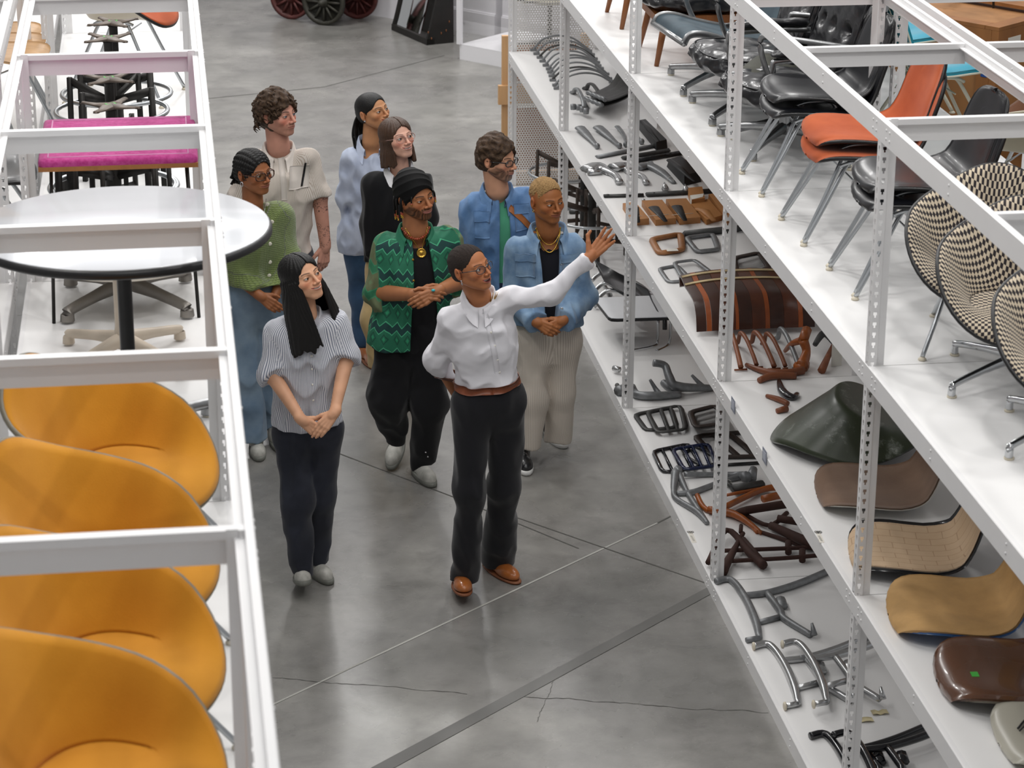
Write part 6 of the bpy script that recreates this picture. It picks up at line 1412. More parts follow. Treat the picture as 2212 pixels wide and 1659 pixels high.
def strand_set(front=48, n=64, end=-.33, spread=.03, jit=.012, ymin=-.4, wave=.0, seed=3, part=0.):
    """hair strands from a centre parting, over the skull and down"""
    r = random.Random(seed); out = []
    for i in range(n):
        ph = math.radians(front+(180-front)*((i//2+.5)/(n/2)))*(1 if i % 2 else -1)
        t = r.uniform(.004, .016); a, b, c = .0745+t, .093+t, .083+t*.8; y0 = -.055+.11*min(1, abs(ph)/2.6)
        pts = [(part*.6, y0-.01, .036+c*.99*math.sqrt(max(0, 1-((y0-.026)/b)**2)))]
        for th in (42, 72, 98): 
            th = math.radians(th); pts.append((a*math.sin(th)*math.sin(ph), .016-b*math.sin(th)*math.cos(ph), .036+c*math.cos(th)))
        x, y, z = pts[-1]; e = end*r.uniform(.82, 1.05); dx = math.sin(ph)*spread; dy = -math.cos(ph)*spread+(.02 if abs(ph) > 1.6 else -.02)
        for k in (.35, .7, 1.): pts.append((x+dx*k+r.uniform(-jit, jit)+wave*math.sin(k*7+i), y+dy*k*1.3+r.uniform(-jit, jit), z+(e-z)*k))
        out.append(pts)
    return out
def longhair():
    p = Person('person with long black hair in a grey striped shirt, hands clasped', .60, 10.58); J = p.J
    op = dict(noear=1, skin='dba684', smile=.9, brow=.0036, lips='b8605c', browc='2a1a14', iris='3a2a1a', eye=.0045, jaw=.98, blush=.7)
    p.head(J(652, 597, -.01), (.52, -.76, .24), op, roll=.2, gaze=(.8, -.5, .3), scale=.99)
    nb = J(660, 678); p.neck(nb, .049)
    shR, shL = J(604, 718, .02), J(720, 694, .02); hip = J(662, 920, .02); p.hw, p.hd = .165, .12
    base = p.torso(shR, shL, hip, ch=(.15, .115), wa=(.15, .11), hp=(.16, .12), shr=.045)
    elR, wrR = J(590, 812, -.04), J(652, 908, -.2); elL, wrL = J(748, 776, -.02), J(722, 893, -.19)
    h1 = hand_prims(wrR, J(700, 942, -.2)-wrR, (-.2, -.85, .35), 1, curl=(.35, .35, .35, .3), tc=.5, s=.88)
    h2 = hand_prims(wrL, J(672, 952, -.235)-wrL, (.1, -.7, .5), -1, curl=(.12, .15, .15, .2), tc=.3, s=.88)
    p.arm(shR, elR, wrR, h1, r=(.045, .037, .037, .023)); p.arm(shL, elL, wrL, h2, r=(.045, .037, .036, .023)); p.finish_body()
    m_s = cloth('grey_striped_cotton', 'dfdfe4', .85, stripes=(.0085, '7e8494', .2), bump=.15, var=.03)
    slit = lambda P, d: smax(d, -seg(P*V3(1, .35, 1), J(668, 920, -.16)*V3(1, .35, 1), J(664, 770, -.16)*V3(1, .35, 1), .03, .004), .006)
    tk = mat('white_knit', 'd8d8d6', .85)
    _, tf = p.top('tank_top', tk, base, [], folds=.003, infl=-.014, h=.01, hem=float(J(662, 868)[2]))
    s, fn = p.top('shirt', m_s, base, [(shR, elR, wrR, .062, .067, .064, .06), (shL, elL, wrL, .06, .063, .06, .05)], folds=.010, fs=34, neck=neckhole(nb, .05, .06, .07), seed=2, infl=.010, hem=float(J(662, 915)[2]), h=.0055, extra=slit, sk=.045, hemw=.0)
    p.collar(m_s, nb+(0, -.005, -.004), r=.062, h=.03, drop=.05, gap=.42, tilt=.5, point=.035, parent=s)
    p.buttons(fn, [J(670, 752), J(671, 782), J(672, 815), J(674, 850)], .005, m_btn, parent=s)
    m_tr = cloth('black_denim', '24262f', .9, bump=.4, bs=600, col2='30333e', vs=6)
    hR, hL = J(630, 940, .02), J(700, 932, .02); kR, kL = J(641, 1082, -.03), J(690, 1070, .06); aR, aL = J(655, 1262, -.06), J(684, 1222, .16)
    p.pants(m_tr, (hR, hL), (kR, kL), (aR, aL), rp=(.148, .105, .10), rt=(.092, .092), rk=(.072, .07), rh=(.058, .056), hemz=(.075, .06), waist=float(J(662, 850)[2]), folds=.008, seed=8)
    su = mat('white_sneaker_suede', 'c9c7c0', .7, col2='a3a29b', vs=18); so = mat('grey_gum_sole', '75766f', .6)
    shoe(p, 'sneaker', su, so, at(655, 1297, z=0)-p.o+[0, .215, 0], (.02, -1), pitch=-.26, lift=.02, laces=m_lace, s=.92)
    shoe(p, 'sneaker', su, so, at(704, 1257, z=0)-p.o+[-.075, .195, 0], (.4, -1), laces=m_lace, s=.92)
    c = p.drape(m_hair_dk, end=-.37, w=.096, dpt=.098, out=.07, gap=.05)
def turban():
    p = Person('person in a green lace shirt and black head wrap with gold medallion', 1.17, 11.72); J = p.J
    op = dict(skin='a56c47', smile=.15, brow=.0046, lips='b0706c', browc='150d0a', iris='20130c', eye=.0032, jaw=1.1, nose=1.2, beard='140d0a', beardfull=1, bearda=.92)
    p.head(J(897, 424, -.01), (.52, -.83, .02), op, roll=.12, gaze=(.7, -.7, .05), scale=1.03)
    nb = J(898, 497); p.neck(nb, .06, low=.12)
    shR, shL = J(838, 535, .02), J(962, 525, .02); hip = J(885, 720, .02); p.hw, p.hd = .2, .15
    base = p.torso(shR, shL, hip, ch=(.185, .135), wa=(.175, .135), hp=(.18, .135), shr=.055)
    elR, wrR = J(818, 632, -.02), J(900, 637, -.24); elL, wrL = J(998, 606, .0), J(944, 630, -.26)
    h1 = hand_prims(wrR, J(950, 634, -.3)-wrR, (-.1, -.8, .5), 1, curl=(.55, .55, .6, .6), tc=.5, s=1.)
    h2 = hand_prims(wrL, J(905, 652, -.3)-wrL, (.1, -.75, .3), -1, curl=(.35, .4, .45, .5), tc=.2, s=1.)
    p.arm(shR, elR, wrR, h1, r=(.055, .048, .045, .029)); p.arm(shL, elL, wrL, h2, r=(.055, .048, .045, .029)); p.finish_body()
    _, tf = p.top('tank_top', cloth('black_jersey', '0f0f13', .9, bump=.1), base, [], folds=.003, infl=-.016, h=.007, neck=lambda P: seg(P, nb+(0, -.03, -.01), nb+(0, -.2, .05), .075, .1))
    t = NT('green_lace'); u = t.attr('u').outputs['Fac']; v = t.attr('v').outputs['Fac']; pt = t.attr('part').outputs['Fac']
    per = .055; uu = t.math('DIVIDE', u, per); tri = t.math('ABSOLUTE', t.math('SUBTRACT', t.math('FRACT', uu), .5))     # 0..0.5
    vv = t.math('DIVIDE', v, .135); zz = t.math('FRACT', t.math('ADD', vv, t.math('MULTIPLY', tri, .42)))
    zz2 = t.math('FRACT', t.math('SUBTRACT', vv, t.math('MULTIPLY', tri, .42)))
    line = lambda x, c, w_: t.math('LESS_THAN', t.math('ABSOLUTE', t.math('SUBTRACT', x, c)), w_)
    dark = t.math('MULTIPLY', t.math('GREATER_THAN', zz, .72), 1.0)
    fv = t.math('SUBTRACT', t.math('FRACT', t.math('ADD', vv, .15)), .5); dm = t.math('ADD', t.math('MULTIPLY', tri, 1.), t.math('ABSOLUTE', t.math('MULTIPLY', fv, 1.4)))
    dia = t.math('LESS_THAN', dm, .13); dia2 = t.math('LESS_THAN', t.math('ABSOLUTE', t.math('SUBTRACT', dm, .27)), .045)
    c = t.mix(dark, '1d6a4e', '103d3b'); c = t.mix(t.math('MULTIPLY', dia2, .8), c, '0f4536'); c = t.mix(t.math('MULTIPLY', dia, .8), c, '2f9a6c')
    ln = t.math('MAXIMUM', line(zz, .72, .022), line(zz, .03, .022)); c = t.mix(t.math('MULTIPLY', ln, .85), c, '4db184')
    sheer = t.math('MULTIPLY', t.math('GREATER_THAN', pt, .5), .5); slc = t.mix(t.math('MAXIMUM', ln, dark), '6d6a4a', '2c7a52'); c = t.mix(t.math('MULTIPLY', t.math('GREATER_THAN', pt, .5), .75), c, slc)
    t.ln(c, t.b.inputs['Base Color']); t.b.inputs['Roughness'].default_value = .8; t.bump(t.noise(900, 1), .4, .0015); m_g = t.m
    a0, a1 = J(920, 498, -.16), J(906, 760, -.16)
    def openfront(P, d):
        q = P-nb.astype(f32); cx = q[:, 0]-.015-.055*np.clip(-q[:, 2]*1.2, 0, .3); w_ = .035+.14*np.clip(-q[:, 2], 0, .55)*.55
        return smax(d, -np.maximum(np.abs(cx)-w_, q[:, 1]+.01), .008)
    s, fn = p.top('shirt', m_g, base, [(shR, elR, wrR, .075, .075, .07, .12), (shL, elL, wrL, .072, .07, .065, .12)], folds=.009, fs=30, neck=neckhole(nb, .062, .05, .085), seed=3, infl=.010, hem=float(J(850, 742)[2]), h=.0055, extra=openfront, sk=.06, hemw=.02)
    p.collar(m_g, nb+(0, -.005, -.006), r=.074, h=.034, drop=.048, gap=.7, tilt=.5, point=.03, parent=s)
    p.buttons(fn, [J(887, 512), J(888, 549), J(888, 590)], .006, m_gold, parent=s)
    # medallion and bead necklace
    skin_f = lambda P: np.minimum(tf(P), smin(ell(P, nb+(0, .02, -.12), (.13, .075, .09)), seg(P, nb+(0, 0, .06), nb, .06, .065), .05))
    mb = MB(); q = march(tf, J(907, 540), (0, 1, -.1)); q = np.array(q)+(0, -.006, 0); R = Matrix.Rotation(math.radians(78), 3, 'X')
    mb.lathe([(0, .006), (.008, .006), (.01, .003), (.018, .004), (.0195, .006), (.023, .006), (.0245, .003), (.0245, 0)], tuple(q), 28, R)
    for sx, px in ((-1, 884), (1, 928)): mb.tube([march(skin_f, nb+(np.array(q)-nb)*k+np.array([sx*.055*(1-k), 0, .02*(1-k)]), (0, 1, -.1))-V3(0, .004, 0) for k in np.linspace(0, 1, 9)], .0022, 5)
    mb.build('medallion_necklace', m_gold, p.root, off=(0, 0, 0))
    mb = MB(); m_bead = mat('amber_bead', '9c3f1c', .25, coat=.5)
    for k in range(19):
        a = -1.25+2.5*k/18; q2 = nb+np.array([math.sin(a)*.072, -math.cos(a)*.05-.02, -.0-.045*math.cos(a)**2+.018]); q3 = march(skin_f, q2, (0, 1, -.1))-V3(0, .003, 0); mb.ball(tuple(q3), .0055+.002*(k % 3 == 0), 8)
    mb.build('bead_necklace', m_bead, p.root, off=(0, 0, 0))
    m_tr = cloth('black_cotton', '0f0f12', .92, bump=.2, var=.1)
    hR, hL = J(858, 742, .02), J(925, 738, .02); kR, kL = J(842, 860, -.0), J(928, 868, -.04); aR, aL = J(852, 948, .12), J(914, 1000, -.02)
    p.pants(m_tr, (hR, hL), (kR, kL), (aR, aL), rp=(.175, .135, .13), rt=(.112, .112), rk=(.11, .11), rh=(.055, .06), hemz=(.2, .11), folds=.014, seed=12, fs=22)
    mb = MB()
    for px, py in ((916, 968), (921, 979)): q = march(p.pf, J(px, py, -.02), (0, 1, -.1)); mb.ball(tuple(q), .005, 8)
    mb.build('stud', m_silver, p.root, off=(0, 0, 0))
    su = mat('white_leather', 'd3d2d0', .45, var=.08, vs=30); so = m_white_sole
    T = at(846, 1012, z=0)-p.o; shoe(p, 'sneaker', su, so, T+[.07, .205, 0], (-.32, -1), pitch=.36, lift=.105, laces=m_lace, s=1.0)
    T = at(926, 1046, z=0)-p.o; shoe(p, 'sneaker', su, so, T+[-.05, .215, 0], (.25, -1), laces=m_lace, s=1.0)
    def wrap(P): return np.abs(np.sin((P[:, 2]*1.0+P[:, 1]*.75+P[:, 0]*.25)*62+np.sin(P[:, 0]*22+P[:, 1]*14)*1.3))**.6*.0045-.0045
    m_v = mat('black_velvet', '050506', .75, spec=.25, bump=.2, bs=60)
    c = p.cap(m_v, t=.013, fx=.07, fz=-.045, fy=-.095, fr=(.085, .085, .108), nape=-.03, tex=wrap, lift=.016, name='head_wrap')
    mb = MB(); r = random.Random(4); bd = MB(); gb = MB(); s0 = 0
    for k in range(13):
        sx = -1 if k < 10 else 1; y = r.uniform(-.01, .06) if k < 10 else r.uniform(-.05, -.03); x = sx*(.083+r.uniform(0, .008)); z1 = -.045-r.uniform(0, .04) if k < 10 else -.02
        mb.tube([(x*.92, y, .02), (x, y, 0), (x*1.02, y, z1)], .0048, 6)
        for j in range(4): (bd if j < 2 else gb).ball((x*1.02, y, z1-.004-j*.0085), .0052, 8)
    mb.tube([(-.064, -.062, .035), (-.068, -.06, .01), (-.068, -.058, .0)], .004, 6); bd.ball((-.069, -.059, -.006), .0055, 8); gb.ball((-.069, -.059, -.014), .004, 8)
    mb2 = MB()
    for m_ in (mb,):
        n_ = 18; q_ = [m_.v[i:i+n_] for i in range(0, len(m_.v), n_)]
        for k in range(14):
            b_ = MB(); b_.v = m_.v[k*18:(k+1)*18]; b_.f = [[i-k*18 for i in f] for f in m_.f if k*18 <= f[0] < (k+1)*18]; b_.mi = [0]*len(b_.f); b_.sm = [True]*len(b_.f); p.wear('braid', b_, m_hair_dk, c)
    p.wear('bead', bd, m_bead, c)['kind'] = 'stuff'; p.wear('gold_bead', gb, m_gold, c)['kind'] = 'stuff'
    rg = MB(); rg.ball(tuple(np.array(h1[6][0])+(0, -.016, .014)), (.010, .008, .007)); rg.build('turquoise_ring', mat('turquoise', '39b3bd', .3, coat=.4), p.root, off=(0, 0, 0))
def denim_woman():
    p = Person('person with cropped blonde hair in a denim jacket and cream corduroys', 1.86, 11.98); J = p.J
    op = dict(skin='9c6239', smile=.35, brow=.0036, lips='8f4f42', browc='2a1810', iris='20130c', eye=.0036, jaw=1.1, nose=1.12)
    p.head(J(1181, 432, -.01), (.42, -.9, -.03), op, roll=.03, gaze=(.8, -.6, -.1), scale=1.0)
    nb = J(1184, 497); p.neck(nb, .054, low=.12)
    shR, shL = J(1120, 540, .02), J(1240, 536, .02); hip = J(1184, 720, .02); p.hw, p.hd = .18, .13
    base = p.torso(shR, shL, hip, ch=(.18, .13), wa=(.165, .125), hp=(.18, .13), shr=.052)
    elR, wrR = J(1110, 640, -.0), J(1158, 696, -.2); elL, wrL = J(1258, 640, -.0), J(1216, 692, -.2)
    h1 = hand_prims(wrR, J(1205, 722, -.25)-wrR, (-.2, -.85, .2), 1, curl=(.5, .5, .5, .5), tc=.4, s=.92); h2 = hand_prims(wrL, J(1172, 722, -.23)-wrL, (.1, -.8, .3), -1, curl=(.6, .6, .6, .6), tc=.4, s=.92)
    p.arm(shR, elR, wrR, h1, r=(.05, .042, .04, .027)); p.arm(shL, elL, wrL, h2, r=(.05, .042, .04, .027)); p.finish_body()
    _, tf = p.top('tee_shirt', cloth('black_tee', '12131b', .9, bump=.1), base, [], folds=.003, infl=-.022, h=.008, neck=neckhole(nb, .062, .1, .1), hem=float(J(1184, 690)[2]))
    def openfront(P, d):
        q = P-nb.astype(f32); w_ = .052-.075*np.clip(-q[:, 2]-.1, 0, .4); return smax(d, -np.maximum(np.abs(q[:, 0]+.0)-w_, q[:, 1]+.01), .008)
    s, fn = p.top('denim_jacket', m_denim, base, [(shR, elR, wrR, .072, .068, .062, 1.), (shL, elL, wrL, .07, .068, .062, 1.)], folds=.012, fs=28, neck=neckhole(nb, .064, .04, .09), seed=7, infl=.012, hem=float(J(1184, 700)[2]), h=.006, extra=openfront, sk=.05)
    p.collar(m_denim, nb+(0, -.005, -.008), r=.082, h=.036, drop=.058, gap=.62, tilt=.5, point=.035, parent=s)
    for cx in (1137, 1232):
        p.strip('pocket', fn, [J(cx, 556, -.1), J(cx, 600, -.1)], .095, m_denim, .005, parent=s, rows=6); p.strip('pocket_flap', fn, [J(cx, 553, -.1), J(cx, 568, -.1)], .1, m_denim, .009, parent=s, rows=6)
    p.buttons(fn, [J(1207, 559), J(1204, 600), J(1200, 640)], .008, m_silver, parent=s)
    ff = lambda P: np.minimum(tf(P), smin(ell(P, nb+(0, .02, -.12), (.13, .075, .09)), seg(P, nb+(0, 0, .06), nb, .054, .06), .05))
    mb = MB()
    for rr_, dz, th in ((.062, .085, .0024), (.064, .125, .0034)):
        mb.tube([march(ff, nb+np.array([math.sin(a)*rr_, -.03, .02-dz*math.cos(a)**1.5 if math.cos(a) > 0 else .02]), (0, 1, -.1))-V3(0, .004, 0) for a in np.linspace(-1.5, 1.5, 19)], th, 6)
    mb.build('necklace', m_gold, p.root, off=(0, 0, 0))
    m_c = cloth('cream_corduroy', 'd6cdc2', .9, stripes=(.011, 'bcb2a6', .1), bump=.2, var=.04)
    hR, hL = J(1150, 742, .02), J(1218, 740, .02); kR, kL = J(1152, 860, -.02), J(1212, 846, .02); aR, aL = J(1144, 985, -.04), J(1205, 945, .06)
    p.pants(m_c, (hR, hL), (kR, kL), (aR, aL), rp=(.168, .128, .13), rt=(.092, .092), rk=(.078, .08), rh=(.055, .082), hemz=(.1, .085), folds=.007, seed=15, waist=float(J(1184, 680)[2]))
    su = mat('black_leather_shoe', '141519', .3, coat=.3)
    shoe(p, 'hi', su, m_white_sole, at(1139, 1022, z=0)-p.o+[0, .235, 0], (-.03, -1)); shoe(p, 'hi', su, m_white_sole, at(1221, 968, z=0)-p.o+[-.06, .26, 0], (.2, -1))
    c = p.cap(mat('bleached_hair', 'cda56b', .85, bump=1., bs=360, bd=.01, col2='8f6c43', vs=260), t=.004, fz=-.004, fr=(.085, .092, .098), nape=.02, amp=.003, sc=300, lift=.006, side=-.004)
    mb = MB()
    for sx in (-1, 1): mb.tube([(sx*.083+math.cos(a)*.003*0, -.004+math.cos(a)*.007, -.044+math.sin(a)*.008) for a in np.linspace(0, 6.28, 12, endpoint=False)], .0022, 5, closed=True)
    p.wear('earring', mb, m_gold)
def denim_man():
    p = Person('bearded person with glasses, chambray shirt and tan bag strap', 1.66, 12.5); J = p.J
    op = dict(skin='cf9a7c', smile=.0, brow=.0045, lips='b57a6c', browc='33231a', iris='3a3025', eye=.0044, beard='33241c', bearda=.85, grey=1, nose=1.15, blush=.6)
    p.head(J(1074, 342, -.01), (.78, -.62, -.07), op, roll=.0, gaze=(.85, -.5, -.05), scale=1.04)
    nb = J(1074, 410); p.neck(nb, .058, low=.12)
    shR, shL = J(1026, 446, .02), J(1130, 432, .02); hip = J(1078, 640, .02); p.hw, p.hd = .18, .14
    base = p.torso(shR, shL, hip, ch=(.185, .135), wa=(.17, .13), hp=(.17, .13), shr=.056)
    elR, wrR = J(1008, 550, .04), J(1040, 618, .1); elL, wrL = J(1142, 545, .04), J(1130, 640, .0)
    p.arm(shR, elR, wrR, None, r=(.03, .03, .03, .024)); p.arm(shL, elL, wrL, None, r=(.03, .03, .03, .024)); p.finish_body()
    _, tf = p.top('tee_shirt', cloth('green_tee', '4f9a78', .9, bump=.1), base, [], folds=.003, infl=-.02, h=.009, neck=neckhole(nb, .06, .05, .08))
    def openfront(P, d):
        q = P-nb.astype(f32); w_ = .022+.03*np.clip(-q[:, 2], 0, .3); return smax(d, -np.maximum(np.abs(q[:, 0]-.03)-w_, q[:, 1]+.01), .008)
    s, fn = p.top('shirt', m_chambray, base, [(shR, elR, wrR, .07, .062, .058, .3), (shL, elL, wrL, .07, .062, .058, .6)], folds=.011, fs=30, neck=neckhole(nb, .062, .04, .085), seed=17, infl=.008, hem=float(J(1078, 680)[2]), h=.0065, extra=openfront, sk=.05)
    p.collar(m_chambray, nb+(0, -.005, -.004), r=.072, h=.036, drop=.048, gap=.45, tilt=.5, point=.03, parent=s)
    for cx, cy in ((1042, 470), (1128, 455)):
        p.strip('pocket', fn, [J(cx, cy-6, -.1), J(cx, cy+44, -.1)], .075, m_chambray, .004, parent=s, rows=6); p.strip('pocket_flap', fn, [J(cx, cy-10, -.1), J(cx, cy+10, -.1)], .082, m_chambray, .008, parent=s, rows=6); p.buttons(fn, [J(cx, cy+6)], .006, m_btn, parent=s)
    p.buttons(fn, [J(1082, 436), J(1084, 459), J(1086, 491)], .006, m_btn, parent=s)
    st = p.strip('shoulder_strap', lambda P: np.minimum(fn(P), tf(P)), [J(1102, 452, -.1), J(1118, 466, -.1), J(1135, 482, -.1), J(1160, 510, -.1)], .03, mat('tan_strap', '9a5a2a', .5, var=.15, vs=30), .007, side=(.6, 0, .8), n=6, rows=4)
    m_n = cloth('navy_cotton', '1b2440', .9); hR, hL = J(1050, 650, .02), J(1105, 650, .02)
    kR, kL = J(1095, 790, .02), J(1150, 775, .02); aR, aL = J(1110, 905, .04), J(1165, 885, .04)
    p.pants(m_n, (hR, hL), (kR, kL), (aR, aL), rp=(.16, .125, .13), rk=(.068, .068), rh=(.055, .055), hemz=(.14, .10), folds=.006)
    mo = mat('orange_sneaker', 'd8622a', .6); shoe(p, 'sneaker', mo, mat('green_sole', '5c9a5c', .6), (aR[0], aR[1]+.04), (.3, -1)); shoe(p, 'sneaker', mo, mat('green_sole'), (aL[0], aL[1]+.04), (.3, -1))
    p.cap(m_hair_br, t=.014, fz=-.022, fr=(.064, .085, .092), nape=-.07, amp=.009, sc=75, h=.0032, lift=.01)
    p.glasses(m_blackframe, w=.024, hh=.0185, th=.0028, sq=.15)
def sweater():
    p = Person('person in black boatneck sweater, white collar and clear round glasses', 1.24, 13.08); J = p.J
    op = dict(noear=1, skin='dcab95', smile=.85, brow=.003, lips='bf6a68', browc='3a271c', iris='33261a', eye=.0055, blush=.9, jaw=.98)
    p.head(J(858, 297, -.01), (.42, -.84, .19), op, roll=.1, gaze=(.7, -.55, .35), scale=1.02)
    nb = J(862, 358); p.neck(nb, .05)
    shR, shL = J(808, 400, .02), J(908, 394, .02); hip = J(850, 570, .02); p.hw, p.hd = .17, .13
    base = p.torso(shR, shL, hip, ch=(.165, .125), wa=(.16, .12), hp=(.165, .125), shr=.05)
    elR, wrR = J(797, 480, .0), J(812, 545, -.06); elL, wrL = J(925, 470, .0), J(905, 540, -.1)
    p.arm(shR, elR, wrR, hand_prims(wrR, J(830, 575, -.1)-wrR, (-.8, -.4, 0), -1, s=.9)); p.arm(shL, elL, wrL, None, r=(.03, .03, .03, .024)); p.finish_body()
    m_w = cloth('white_cotton'+'_b', 'e6e5e8', .8, var=.02)
    u, uf = p.top('shirt', m_w, base, [], folds=.003, infl=-.010, h=.0075, neck=neckhole(nb, .052, .05, .08), hem=float(J(800, 590)[2]))
    p.collar(m_w, nb+(0, -.004, -.002), r=.064, h=.03, drop=.055, gap=.5, tilt=.5, point=.03, parent=u)
    s, fn = p.top('sweater', cloth('black_knit', '0d0d10', .92, bump=.35, bs=500), base, [(shR, elR, wrR, .064, .058, .05, 1.), (shL, elL, wrL, .064, .058, .05, 1.)], folds=.008, fs=26, seed=23, infl=.006, hem=float(J(830, 560)[2]), h=.007,
                  neck=lambda P: ell(P, nb+(0, -.02, .022), (.165, .15, .048)), sk=.06)
    m_k = cloth('khaki_cotton', 'c0a472', .9, bump=.2, col2='cdb280'); hR, hL = J(828, 590, .02), J(885, 590, .02)
    kR, kL = J(812, 690, .0), J(868, 700, .0); aR, aL = J(822, 790, .05), J(880, 850, .0)
    p.pants(m_k, (hR, hL), (kR, kL), (aR, aL), rp=(.165, .125, .13), rt=(.095, .095), rk=(.078, .078), rh=(.07, .07), hemz=(.16, .07), folds=.008, seed=9)
    su = mat('black_leather_shoe'); shoe(p, 'loafer', su, mat('black_sole', '101012', .6), (aR[0], aR[1]+.04), (.1, -1)); shoe(p, 'loafer', su, mat('black_sole'), (aL[0], aL[1]+.05), (.3, -1))
    c = p.drape(m_hair_bob, end=-.165, w=.088, dpt=.096, out=.012, gap=.052, tatter=.015, groove=.003)
    p.glasses(mat('clear_frame', 'b98f86', .15, coat=.6), w=.0255, hh=.024, th=.0016, sq=.0)
def linen():
    p = Person('person in pale blue linen shirt with dark hair clipped back, rearmost of the group', 1.10, 13.75); J = p.J
    op = dict(skin='c08a62', smile=1., brow=.004, lips='a8504a', browc='1a100c', iris='24160e', eye=.0048)
    p.head(J(806, 240, -.01), (.62, -.72, .22), op, roll=.1, gaze=(.8, -.45, .3), scale=1.0)
    nb = J(802, 306); p.neck(nb, .049)
    shR, shL = J(764, 348, .02), J(850, 345, .02); hip = J(800, 510, .02); p.hw, p.hd = .17, .13
    base = p.torso(shR, shL, hip, ch=(.16, .12), wa=(.155, .115), hp=(.16, .12), shr=.05)
    elR, wrR = J(752, 425, .05), J(780, 470, .12); elL, wrL = J(868, 420, .04), J(860, 480, .0)
    p.arm(shR, elR, wrR, None, r=(.03, .03, .03, .024)); p.arm(shL, elL, wrL, None, r=(.03, .03, .03, .024)); p.finish_body()
    m_l = cloth('pale_blue_linen', 'a9b3c9', .85, bump=.3, col2='bac3d6', vs=12)
    s, fn = p.top('shirt', m_l, base, [(shR, elR, wrR, .07, .065, .058, 1.), (shL, elL, wrL, .066, .06, .055, 1.)], folds=.014, fs=30, seed=31, infl=.010, hem=float(J(770, 545)[2]), h=.007,
                  neck=lambda P: np.minimum(seg(P, nb, nb+(0, -.05, .12), .056, .08), seg(P, nb+(.01, -.08, .0), nb+(.03, -.17, -.17), .045, .008)), sk=.06, hemw=.01)
    p.collar(m_l, nb+(0, -.005, -.004), r=.066, h=.034, drop=.048, gap=.6, tilt=.5, point=.028, parent=s)
    hR, hL = J(778, 545, .02), J(830, 545, .02); kR, kL = J(780, 640, .02), J(835, 640, .02); aR, aL = J(787, 728, .04), J(838, 740, .04)
    p.pants(m_jeansd, (hR, hL), (kR, kL), (aR, aL), rp=(.155, .12, .13), rt=(.088, .088), rk=(.06, .06), rh=(.072, .072), hemz=(.05, .05), folds=.006, seed=10)
    rd = mat('red_shoe_leather', 'b01a1e', .3, coat=.4); shoe(p, 'loafer', rd, mat('red_sole', '7a1416', .6), (aR[0]-.01, aR[1]-.01), (.25, -1)); shoe(p, 'loafer', rd, mat('red_sole'), (aL[0], aL[1]+.03), (.3, -1))
    c = p.cap(m_hair_dk, t=.006, fz=-.022, fr=(.066, .085, .1), nape=-.06)
    r = random.Random(5); P_ = []
    for i in range(34):
        a = (i/33-.5)*1.7; P_.append([(math.sin(a)*.05, .09, .0), (math.sin(a)*.06-.01, .115, -.05), (-.03+math.sin(a)*.06+r.uniform(-.01, .01), .135+r.uniform(-.01, .01), -.13), (-.06+math.sin(a)*.05+r.uniform(-.015, .015), .12+r.uniform(-.02, .02), -.23-r.uniform(0, .04))])
    p.strands(m_hair_dk, P_, .009, name='lock', parent=c)
    mb = MB(); mb.box(-.03, .03, .105, .12, -.02, .012); p.wear('hair_clip', mb, mat('grey_clip', '3c4044', .4), c)
    mb = MB()
    for sx in (-1, 1): mb.ball((sx*.084, -.004, -.038), .006)
    p.wear('earring', mb, m_silver)
